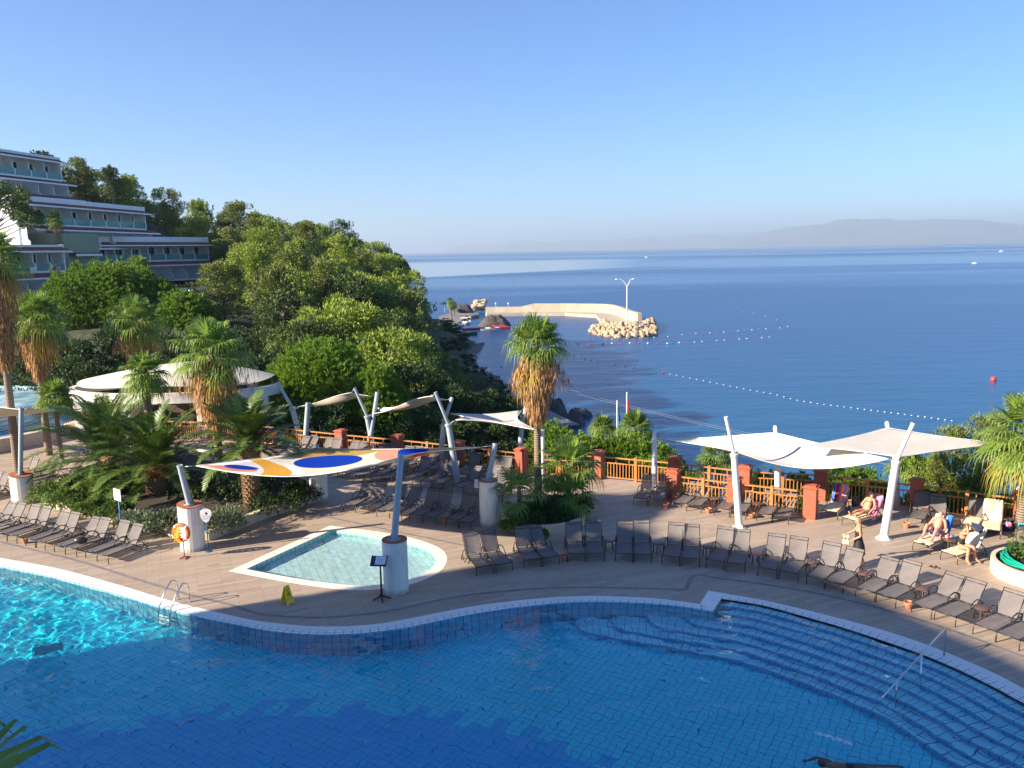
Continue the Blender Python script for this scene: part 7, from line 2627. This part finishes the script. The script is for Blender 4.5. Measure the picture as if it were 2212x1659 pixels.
MB().box((.02, -.034, 1.50), (.03, .004, .12)).box((.02, -.034, 1.50), (.10, .0036, .03)).build('emblem', m_blk, pn)
MB().box((0, -.034, 1.36), (.28, .004, .16)).build('pale_panel', plain('pale_lilac', (.62, .62, .70), .5), pn)
# ---- small loudspeaker boxes on columns
for nm, k in (('2', 0), ('4', 1)):
    bq, h = cols[nm]
    o = thing('loudspeaker', ('white outdoor loudspeaker on the lifebuoy column', 'white outdoor loudspeaker left of the planter column')[k], 'loudspeaker', (bq.x + (.46 if k == 0 else -.48), bq.y - .05, h - (.22 if k == 0 else .1)))
    MB().box((0, 0, 0), (.16, .18, .30), taper=.85).build('case', m_wh, o)
    MB().box((0, -.092, 0), (.12, .006, .25)).build('grille', plain('speaker_grille', (.5, .5, .5), .7), o)
# ---- white signboard on a blue post
zs = zz(420, 1920, 10.578)
q = P(262, 1140, .42)
o = thing('signboard', 'white signboard with faint red symbols on a blue post', 'sign', (q.x, q.y, .3), R(-38))
MB().tube([(0, 0, 0), (0, 0, 1.25)], .028, 8).build('post', plain('bright_blue_post', (.03, .16, .45), .45), o, True)
pn = MB().box((0, -.03, 1.48), (.52, .03, .46)).build('panel', m_wh, o)
MB().lathe([(.0, 0), (.045, 0), (.045, .003), (0, .003)], 16, c=(0, 0, 0), cap=False).xf(Matrix.Translation((-.10, -.047, 1.52)) @ Matrix.Rotation(R(90), 4, 'X')).build('symbol', plain('faded_red', (.75, .35, .35), .6), pn)
MB().lathe([(.0, 0), (.045, 0), (.045, .003), (0, .003)], 16, c=(0, 0, 0), cap=False).xf(Matrix.Translation((.10, -.047, 1.52)) @ Matrix.Rotation(R(90), 4, 'X')).build('symbol', plain('faded_red2', (.75, .35, .35), .6), pn)
# ---- black bag on a lounger
q = P(*z1(705, 852), .36)
o = thing('handbag', 'black handbag lying on a sunlit lounger', 'bag', (q.x, q.y, .35), R(20))
autosmooth(MB().lathe([(.02, 0), (.20, 0), (.24, .06), (.22, .16), (.12, .21), (.02, .22)], 16, cap=False, sx=1, sy=.6).build('bag_body', m_frame, o), 60)
MB().tube([(.16, 0, .14), (.30, .02, .18), (.38, .05, .10), (.30, .08, .02)], .012, 6).build('strap', m_frame, o, True)
# ---- globe lamp at the right edge
q = P(2196, 1112)
gl_ = thing('globe_lamp', 'white globe lamp on a post at the right edge', 'lamp', q)
hh = hs(q, z5(0, 1045)[1])
MB().tube([(0, 0, 0), (0, 0, hh - .15)], .04, 8).build('post', m_white_pole, gl_, True)
MB().lathe([(.02, -.17), (.13, -.12), (.18, 0), (.13, .12), (.02, .17)], 18, c=(0, 0, hh), cap=False).build('globe', m_wh, gl_, True)
# ================================================================ people
def skin_mat(name, c):
    t = NT(name)
    return t.pbr(t.ramp(t.noise(5, t.obj(), 4), [(0.3, tuple(x * .9 for x in c)), (0.7, c)]), .5, 0, None, .4, Subsurface_Weight=.08)
m_skin = skin_mat('tanned_skin', (.52, .27, .16))
m_skin_red = skin_mat('reddened_skin', (.62, .27, .19))
m_skin_dk = skin_mat('wet_tanned_skin', (.20, .095, .055))
m_hair = plain('brown_hair', (.07, .04, .02), .6, 0, .3, 20)
m_hair_bl = plain('dark_blond_hair', (.22, .13, .06), .6, 0, .3, 20)
m_hair_gr = plain('grey_hair', (.30, .28, .26), .6, 0, .3, 20)
m_blackcloth = plain('black_swim_cloth', (.012, .012, .014), .7)
m_bluecloth = plain('blue_trunk_cloth', (.02, .10, .48), .7)
def skinned(name, verts, edges, radii, mat, parent=None, sub=2, root=0):
    me = bpy.data.meshes.new(name)
    me.from_pydata([tuple(v) for v in verts], edges, [])
    me.materials.append(mat)
    o = bpy.data.objects.new(name, me)
    COL.objects.link(o)
    if parent is not None:
        o.parent = parent
    sk = o.modifiers.new('skin', 'SKIN')
    sk.use_smooth_shade = True
    for i, d in enumerate(me.skin_vertices[0].data):
        r = radii[i]
        d.radius = r if isinstance(r, tuple) else (r, r)
    me.skin_vertices[0].data[root].use_root = True
    sb_ = o.modifiers.new('sub', 'SUBSURF')
    sb_.levels = sb_.render_levels = sub
    return o
JR = dict(pelvis=(.16, .12), waist=(.13, .10), chest=(.16, .11), collar=(.10, .075), neck=(.055, .055), jaw=(.065, .07), head=(.085, .10), crown=(.06, .07), nose=.018,
          sh=.062, el=.043, wr=.030, palm=(.040, .022), hip=.095, kn=.062, an=.038, heel=.040, ball=(.045, .03), toe=.022)
def person(label, J, skin, hair, gender='f', clothes=(), scale=1.0, loc=(0, 0, 0), rz=0.0, hairlen=.12, facing=(0, -1, 0)):
    """J: joint positions; one continuous body with five-fingered hands; hair and clothing are children"""
    V, E_, Rd, ix = [], [], [], {}
    def add(n, p, r):
        ix[n] = len(V)
        V.append(Vector(p))
        Rd.append(r)
        return ix[n]
    fac = Vector(facing).normalized()
    for n in ('pelvis', 'waist', 'chest', 'collar', 'neck'):
        add(n, J[n], JR[n])
    E_ += [(0, 1), (1, 2), (2, 3), (3, 4)]
    hd = Vector(J['head'])
    up = (hd - Vector(J['neck'])).normalized()
    add('jaw', hd - up * .07 + fac * .012, JR['jaw'])
    add('head', hd, JR['head'])
    add('crown', hd + up * .07, JR['crown'])
    add('nose', hd - up * .02 + fac * .105, .016)
    E_ += [(4, 5), (5, 6), (6, 7), (6, 8)]
    for s in 'LR':
        a, b, c_ = add('sh' + s, J['sh' + s], JR['sh']), add('el' + s, J['el' + s], JR['el']), add('wr' + s, J['wr' + s], JR['wr'])
        m1 = add('ua' + s, Vector(J['sh' + s]).lerp(Vector(J['el' + s]), .4), .052)
        m2 = add('fa' + s, Vector(J['el' + s]).lerp(Vector(J['wr' + s]), .3), .044)
        E_ += [(3, a), (a, m1), (m1, b), (b, m2), (m2, c_)]
        d = (Vector(J['wr' + s]) - Vector(J['el' + s])).normalized()
        d = (d + Vector(J.get('hand' + s, (0, 0, 0)))).normalized()
        pl = add('palm' + s, Vector(J['wr' + s]) + d * .065, .030)
        E_.append((c_, pl))
        sd_ = d.cross(fac)
        sd_ = sd_.normalized() if sd_.length > .1 else d.orthogonal().normalized()
        cu = d.cross(sd_).normalized()
        for k, (off, L) in enumerate(((-.030, .055), (-.010, .070), (.012, .066), (.031, .052))):
            k1 = add('f%s%da' % (s, k), V[pl] + sd_ * off + d * .04, .0095)
            k2 = add('f%s%db' % (s, k), V[pl] + sd_ * off * 1.2 + d * (.04 + L * .55) + cu * .008, .0088)
            k3 = add('f%s%dc' % (s, k), V[pl] + sd_ * off * 1.25 + d * (.04 + L * .95) + cu * .026, .0075)
            E_ += [(pl, k1), (k1, k2), (k2, k3)]
        t1 = add('t%sa' % s, V[pl] - sd_ * .045 + d * -.005, .011)
        t2 = add('t%sb' % s, V[pl] - sd_ * .062 + d * .035 + cu * .01, .0095)
        E_ += [(pl, t1), (t1, t2)]
        h, k_, an = add('hip' + s, J['hip' + s], JR['hip']), add('kn' + s, J['kn' + s], JR['kn']), add('an' + s, J['an' + s], JR['an'])
        m3 = add('th' + s, Vector(J['hip' + s]).lerp(Vector(J['kn' + s]), .45), .080)
        m4 = add('ca' + s, Vector(J['kn' + s]).lerp(Vector(J['an' + s]), .32), .058)
        fd = Vector(J['toe' + s]) - Vector(J['an' + s])
        hl = add('heel' + s, Vector(J['an' + s]) - fd * .22 + (Vector(J['an' + s]) - Vector(J['kn' + s])).normalized() * .045, .034)
        bl = add('ball' + s, Vector(J['an' + s]) + fd * .65, (.042, .026))
        to = add('toe' + s, J['toe' + s], (.038, .016))
        E_ += [(0, h), (h, m3), (m3, k_), (k_, m4), (m4, an), (an, hl), (an, bl), (bl, to)]
    body = skinned('body', V, E_, Rd, skin, None, 2)
    body.name = 'person'
    body.location, body.rotation_euler = loc, (0, 0, rz)
    body.scale = (scale,) * 3
    tag(body, label, 'person')
    # hair: a cap over the back and top of the head
    side = up.cross(fac).normalized()
    hv = [hd + up * .075 + fac * .02, hd + up * .055 - fac * .05, hd - fac * .065 - up * .01, hd - fac * .06 - up * (.02 + hairlen * .5), hd - fac * .05 - up * (.03 + hairlen)]
    hr_ = [(.078, .06), (.088, .065), (.085, .06), (.06, .04), (.035, .025)]
    if hairlen < .03:
        hv, hr_ = hv[1:4], [(.075, .045), (.082, .045), (.05, .03)]
    skinned('hair', hv, [(i, i + 1) for i in range(len(hv) - 1)], hr_, hair, body, 2)
    for sx in (-1, 1):
        MB().lathe([(.002, -.008), (.008, 0), (.002, .008)], 8, c=hd + fac * .083 + side * sx * .032 + up * .012).build('eye', m_blk, body, True)
        skinned('ear', [hd + side * sx * .085 - up * .015, hd + side * sx * .092 + up * .02], [(0, 1)], [(.012, .018), (.012, .016)], skin, body, 1)
    MB().bar(tuple(hd + fac * .088 - up * .052 - side * .022), tuple(hd + fac * .088 - up * .052 + side * .022), .012, .008).build('mouth', skin_mat('lips', (.38, .12, .10)), body)
    for nm, joints, edges, grow, m in clothes:
        vs = []
        rs = []
        for j in joints:
            if isinstance(j, tuple) and isinstance(j[0], str):
                p = Vector(J[j[0]]).lerp(Vector(J[j[1]]), j[2])
                r = j[3]
            else:
                p, r = Vector(J[j]) if j in J else V[ix[j]], JR.get(j, JR.get(j[:-1], .08))
            vs.append(p)
            r = r if isinstance(r, tuple) else (r, r)
            rs.append((r[0] * grow, r[1] * grow))
        skinned(nm, vs, edges, rs, m, body, 2)
    return body
# ---- standing woman in black, walking to the left
q = P(1852, 1222)
J = dict(pelvis=(0, 0, .92), waist=(0, -.01, 1.08), chest=(.0, -.01, 1.26), collar=(0, 0, 1.40), neck=(0, -.01, 1.46), head=(0, -.03, 1.57),
         shL=(-.17, 0, 1.38), elL=(-.24, -.14, 1.14), wrL=(-.20, -.36, 1.02), shR=(.17, 0, 1.38), elR=(.24, .06, 1.12), wrR=(.20, -.14, .98),
         hipL=(-.09, 0, .88), knL=(-.09, -.08, .48), anL=(-.10, .04, .09), toeL=(-.10, -.14, .03), hipR=(.09, 0, .88), knR=(.09, .06, .48), anR=(.09, .20, .12), toeR=(.09, .05, .03))
woman = person('person standing in a long black strapless dress, carrying a pale cloth behind the loungers', J, m_skin, m_hair_bl, clothes=[
    ('dress', [('chest', 'collar', .3, (.17, .12)), 'waist', 'pelvis', ('hipL', 'knR', .5, (.22, .18)), ('knL', 'knR', .5, (.24, .20)), ('anL', 'anR', .5, (.20, .18))][:5] + [('knL', 'anR', .45, (.26, .22))], [(0, 1), (1, 2), (2, 3), (3, 4), (4, 5)], 1.15, m_blackcloth)],
    loc=q, rz=R(-112), hairlen=.06, scale=1.03)
cl_ = MB().grid(lambda u, v: (-.20 + .05 * math.sin(v * 7), -.42 + .18 * (u - .5) + .03 * math.sin(u * 9), 1.02 - .34 * v + .02 * math.sin(u * 12)), 8, 10).build('cloth', m_towel, None, True)
cl_.location, cl_.rotation_euler = q, (0, 0, R(-112))
tag(cl_, 'pale cloth held in the hand of the woman in black', 'cloth')
# ---- towels and covers on loungers, in the lounger's own frame
CA, SA = math.cos(R(56)), math.sin(R(56))
def on_lounger(lng, u, v, h=.02):
    """u across, v along from the foot end (0) over the hinge (1.2 m) and up the back"""
    if v < 1.2:
        return Vector((u, -.98 + v, .335 + h))
    w = v - 1.2
    return Vector((u, .22 + w * CA - h * SA, .345 + w * SA + h * CA))
def cover(lng, m, label, v0=0.0, v1=2.02, wd=.33, drape=.10, name='lounger_cover', h=.02, u0=0.0, cat='cover'):
    def f(u, v):
        uu = (u - .5) * 2
        p = on_lounger(lng, uu * min(wd, wd) * .98 + u0, lerp(v0, v1, v), h + .004 * math.sin(u * 17 + v * 23) + .004 * math.sin(v * 31 + u * 3))
        e = max(0, abs(uu) - .88) / .12
        p.z -= e * drape
        return p
    o = MB().grid(f, 18, 40).build(name, m, None, True)
    o.location, o.rotation_euler = lng.location, lng.rotation_euler
    md = o.modifiers.new('t', 'SOLIDIFY')
    md.thickness = .012
    return tag(o, label, cat)
cover(RL['towelled'], m_towel, 'beige cover on the lounger with the striped towel')
t = NT('striped_towel')
uvx = t.n('ShaderNodeSeparateXYZ')
t.put(uvx.inputs[0], t.obj())
f = t.math('FRACT', t.math('MULTIPLY', t.math('ADD', uvx.outputs[0], .35), 1.55))
m_str = t.pbr(t.ramp(f, [(0.0, (.03, .08, .45)), (.16, (.02, .25, .62)), (.24, (.30, .02, .06)), (.42, (.42, .05, .25)), (.52, (.80, .20, .05)), (.62, (.85, .45, .08)), (.72, (.75, .22, .50)), (.82, (.30, .25, .70)), (.9, (.85, .50, .12)), (.97, (.6, .1, .1))], 'CONSTANT'), .95)
cover(RL['towelled'], m_str, 'rainbow striped towel over a lounger back', 1.25, 2.04, .33, .25, 'striped_towel', .05, cat='towel')
cover(RL['woman'], m_towel, 'beige cover under the sunbathing woman', 0, 1.3)
m_pink = plain('pink_towel_cloth', (.80, .26, .42), .95, 0, .08)
cover(RL['woman'], m_pink, 'pink towel over the lounger back behind the sunbathing woman', 1.0, 2.08, .36, .2, 'pink_towel', .04, cat='towel')
cover(RL['beige'], m_towel, 'beige cover draped over the whole empty lounger', 0, 2.06, .36, .2)
cover(RL['up3'], m_towel, 'beige cover folded on the seat beside the draped lounger', .05, 1.1, .30, .08)
cover(RL['man'], m_towel, 'beige cover under the man in blue trunks', 0, 2.04)
m_blue_t = plain('blue_towel_cloth', (.03, .16, .58), .95, 0, .08)
cover(RL['man'], m_blue_t, 'blue towel hanging on the lounger beside the man', 1.55, 2.08, .10, .3, 'blue_towel', .05, .24, cat='towel')
cover(RL['lady'], m_towel, 'beige cover under the woman in the black swimsuit', 0, 2.04)
m_navy = plain('navy_cushion_cloth', (.015, .025, .06), .9)
cover(RL['edge'], plain('turquoise_cloth', (.03, .50, .62), .9), 'turquoise towel on the seat at the right edge', .6, 1.0, .22, .1, 'turquoise_towel', .05, cat='towel')
# reclining pose in lounger coordinates
def lie(p0, spread=0.0, kneeL=0.0, kneeR=0.0):
    pv_ = Vector((0, .10, .47))
    bd = Vector((0, CA, SA))
    n_ = Vector((0, -SA, CA))
    bk = lambda s, h: Vector((0, .12, .37)) + bd * s + n_ * h
    J = dict(pelvis=pv_, waist=bk(.24, .13), chest=bk(.44, .14), collar=bk(.58, .12), neck=bk(.64, .11), head=bk(.77, .13))
    for s, sx, kn in (('L', -1, kneeL), ('R', 1, kneeR)):
        J['sh' + s] = bk(.56, .12) + Vector((sx * .175, 0, 0))
        J['el' + s] = bk(.30, .07) + Vector((sx * .27, 0, 0))
        J['wr' + s] = Vector((sx * .22, -.02, .45))
        J['hip' + s] = pv_ + Vector((sx * .09, -.04, -.01))
        L1, L2 = .42, .42
        dk = .78 if kn == 0 else .78 - kn * .3
        hz_ = math.sqrt(max(0.0, L1 ** 2 - (dk / 2) ** 2)) if kn else .04
        hp = J['hip' + s]
        J['kn' + s] = hp + Vector((sx * .04 + spread * sx, -dk / 2, hz_))
        J['an' + s] = Vector((hp.x + sx * .04 + spread * sx, hp.y - dk, .42))
        J['toe' + s] = J['an' + s] + Vector((sx * .02, -.08 if kn == 0 else -.17, .15 if kn == 0 else -.03))
    return J
def seat_person(lng, label, J, skin, hair, clothes, fac, hairlen=.1, sc=1.0):
    return person(label, J, skin, hair, clothes=clothes, loc=lng.location, rz=lng.rotation_euler[2], hairlen=hairlen, facing=fac, scale=sc)
J = lie(0)
J['wrL'] = Vector((-.05, .12, .62)); J['elL'] = Vector((-.30, .18, .62))
sw = seat_person(RL['woman'], 'person sunbathing on her back in a dark bikini on beige and pink towels', J, m_skin, m_hair, [
    ('bikini_top', [('chest', 'chest', 0, (.165, .118)), ('chest', 'waist', .25, (.15, .11))], [(0, 1)], 1.35, m_blackcloth), ('bikini_bottom', [('pelvis', 'pelvis', 0, (.165, .125)), ('pelvis', 'waist', .25, (.15, .11))], [(0, 1)], 1.35, m_blackcloth)], (0, -SA, CA))
J = lie(0, .05, .9, .5)
J['wrL'] = Vector((-.14, -.10, .66)); J['elL'] = Vector((-.33, .22, .62))
mn = seat_person(RL['man'], 'person in blue swim trunks reclining on a lounger with knees raised', J, m_skin_red, m_hair_gr, [
    ('swim_trunks', ['pelvis', ('hipL', 'knL', .05, .11), ('hipL', 'knL', .42, .095), ('hipR', 'knR', .05, .11), ('hipR', 'knR', .42, .095), ('pelvis', 'waist', .3, (.15, .115))], [(0, 1), (1, 2), (0, 3), (3, 4), (0, 5)], 1.22, m_bluecloth)], (0, -SA, CA), .0, 1.06)
# seated woman in black one-piece, side-on, arms raised to her head
J = dict(pelvis=(-.02, -.30, .47), waist=(.0, -.28, .63), chest=(.03, -.27, .80), collar=(.06, -.25, .93), neck=(.08, -.25, .99), head=(.11, -.24, 1.11))
for s, sx in (('L', -1), ('R', 1)):
    J['sh' + s] = (.06 - .02, -.25 + sx * .165, .92)
    J['hip' + s] = (.03, -.30 + sx * .09, .46)
J['elL'], J['wrL'] = (.28, -.40, .98), (.20, -.33, 1.14)
J['elR'], J['wrR'] = (.26, .02, 1.00), (.18, -.12, 1.15)
J['knL'], J['anL'], J['toeL'] = (.40, -.52, .52), (.42, -.60, .14), (.58, -.66, .05)
J['knR'], J['anR'], J['toeR'] = (.42, -.26, .53), (.46, -.22, .14), (.64, -.20, .05)
ld = seat_person(RL['lady'], 'person in a black one-piece swimsuit sitting sideways on a lounger, hands to her head', J, m_skin, m_hair, [
    ('swimsuit', ['pelvis', 'waist', ('chest', 'chest', 0, (.15, .105)), ('hipL', 'knL', .12, .10), ('hipR', 'knR', .12, .10)], [(0, 1), (1, 2), (0, 3), (0, 4)], 1.25, m_blackcloth)], (1, 0, .1), .03, 1.05)
# swimmer
q = P(1770, 1650, WATER_Z)
J = dict(pelvis=(.78, 0, -.06), waist=(.60, 0, -.03), chest=(.40, 0, -.01), collar=(.26, 0, -.02), neck=(.19, 0, .0), head=(.06, 0, .03))
for s, sx in (('L', -1), ('R', 1)):
    J['sh' + s] = (.27, sx * .17, -.03)
    J['hip' + s] = (.84, sx * .09, -.07)
    J['kn' + s] = (1.25, sx * .12, -.09)
    J['an' + s] = (1.62, sx * .10 + .03, -.07)
    J['toe' + s] = (1.80, sx * .10 + .03, -.10)
J['elL'], J['wrL'] = (.02, -.36, -.12), (-.18, -.22, -.10)
J['elR'], J['wrR'] = (.05, .38, -.14), (-.15, .30, -.18)
sm = person('person swimming face down at the bottom of the pool picture, dark wet hair', J, m_skin_dk, m_hair, clothes=[('swimsuit', ['pelvis', 'waist', ('chest', 'waist', .3, (.15, .10))], [(0, 1), (1, 2)], 1.08, m_blackcloth)], loc=(q.x, q.y, WATER_Z - .05), rz=R(-6), hairlen=.05, facing=(0, 0, -1))
# foam of the swimmer's strokes
m_foam = plain('foam', (.85, .9, .92), .6)
fr2 = random.Random(12)
fv, ff_ = [], []
a, b = P(1762, 1585, WATER_Z), P(1838, 1608, WATER_Z)
fm = MB()
for k in range(150):
    f = fr2.random()
    p = a.lerp(b, f) + Vector((fr2.gauss(0, .03), fr2.gauss(0, .04), .03))
    fm.lathe([(.002, -.008), (fr2.uniform(.006, .02), 0), (.002, .008)], 6, c=p, cap=False)
o = fm.build('splash', m_foam, None, True)
tag(o, 'streak of white foam left by the swimmer', 'splash', kind='stuff')
# belongings round the sunbathers
def at(z, a, b, h=0.0):
    p = z(a, b)
    return P(p[0], p[1], h)
q = at(z5, 1565, 1480, .42)
o = thing('towel_bundle', 'blue and white rolled towel on the table between the man and woman', 'towel', (q.x, q.y, .42))
MB().tube([(-.14, 0, .06), (.14, .02, .06)], .06, 10).build('roll', plain('white_blue_cloth', (.55, .68, .85), .9), o, True)
q = at(z5, 1568, 1490, .42)
dup(T0, (q.x, q.y, 0), 0, 'low brown table with orange bottle between the man and woman', 'low tables between loungers')
o = thing('sunscreen_bottle', 'orange sunscreen bottle on the table beside the man', 'bottle', (q.x - .05, q.y + .08, .42))
MB().lathe([(.0, 0), (.035, 0), (.035, .14), (.015, .17), (.015, .2), (0, .2)], 12, cap=False).build('bottle_body', m_or, o)
q = at(z5, 1410, 1730, .02)
for k, dx in enumerate((0, .14)):
    o = thing('slippers', ('left of the brown slippers under the woman lounger', 'right of the brown slippers under the woman lounger')[k], 'slipper', (q.x + dx, q.y - .05 * k, 0), R(30))
    MB().lathe([(.0, 0), (.05, 0), (.05, .025), (0, .03)], 12, cap=False, sy=2.4).build('sole', m_table, o)
    MB().tube([(-.05, .03, .02), (0, .04, .07), (.05, .03, .02)], .02, 6).build('strap', m_frame, o, True)
q = at(z5, 2060, 1400, .05)
o = thing('beach_bag', 'dark beach bag with a pink cloth under the small table', 'bag', (q.x, q.y, 0))
MB().lathe([(.02, 0), (.22, 0), (.26, .15), (.20, .30), (.02, .32)], 14, cap=False, sy=.7).build('bag_body', m_navy, o, True)
MB().lathe([(.02, .2), (.12, .22), (.10, .36), (.02, .38)], 10, cap=False, c=(0, -.12, 0)).build('pink_cloth', m_pink, o, True)
q = at(z5, 1775, 1440, .5)
lg = RL['lady']
o = MB().grid(lambda u, v: ((u - .5) * .4, .28 + (v - .5) * .02 + .45 * CA, .95 + (v - .5) * .34), 6, 6).build('navy_towel', m_navy, None, True)
o.location, o.rotation_euler = lg.location, lg.rotation_euler
md = o.modifiers.new('t', 'SOLIDIFY')
md.thickness = .03
tag(o, 'navy towel over the top of the black swimsuit woman lounger back', 'towel')
q = at(z5, 745, 1170, .3)
o = thing('beach_bag', 'black bag hung behind the striped towel lounger', 'bag', (q.x, q.y, .15))
MB().lathe([(.02, 0), (.16, 0), (.19, .2), (.14, .38), (.02, .4)], 14, cap=False, sy=.6).build('bag_body', m_frame, o, True)
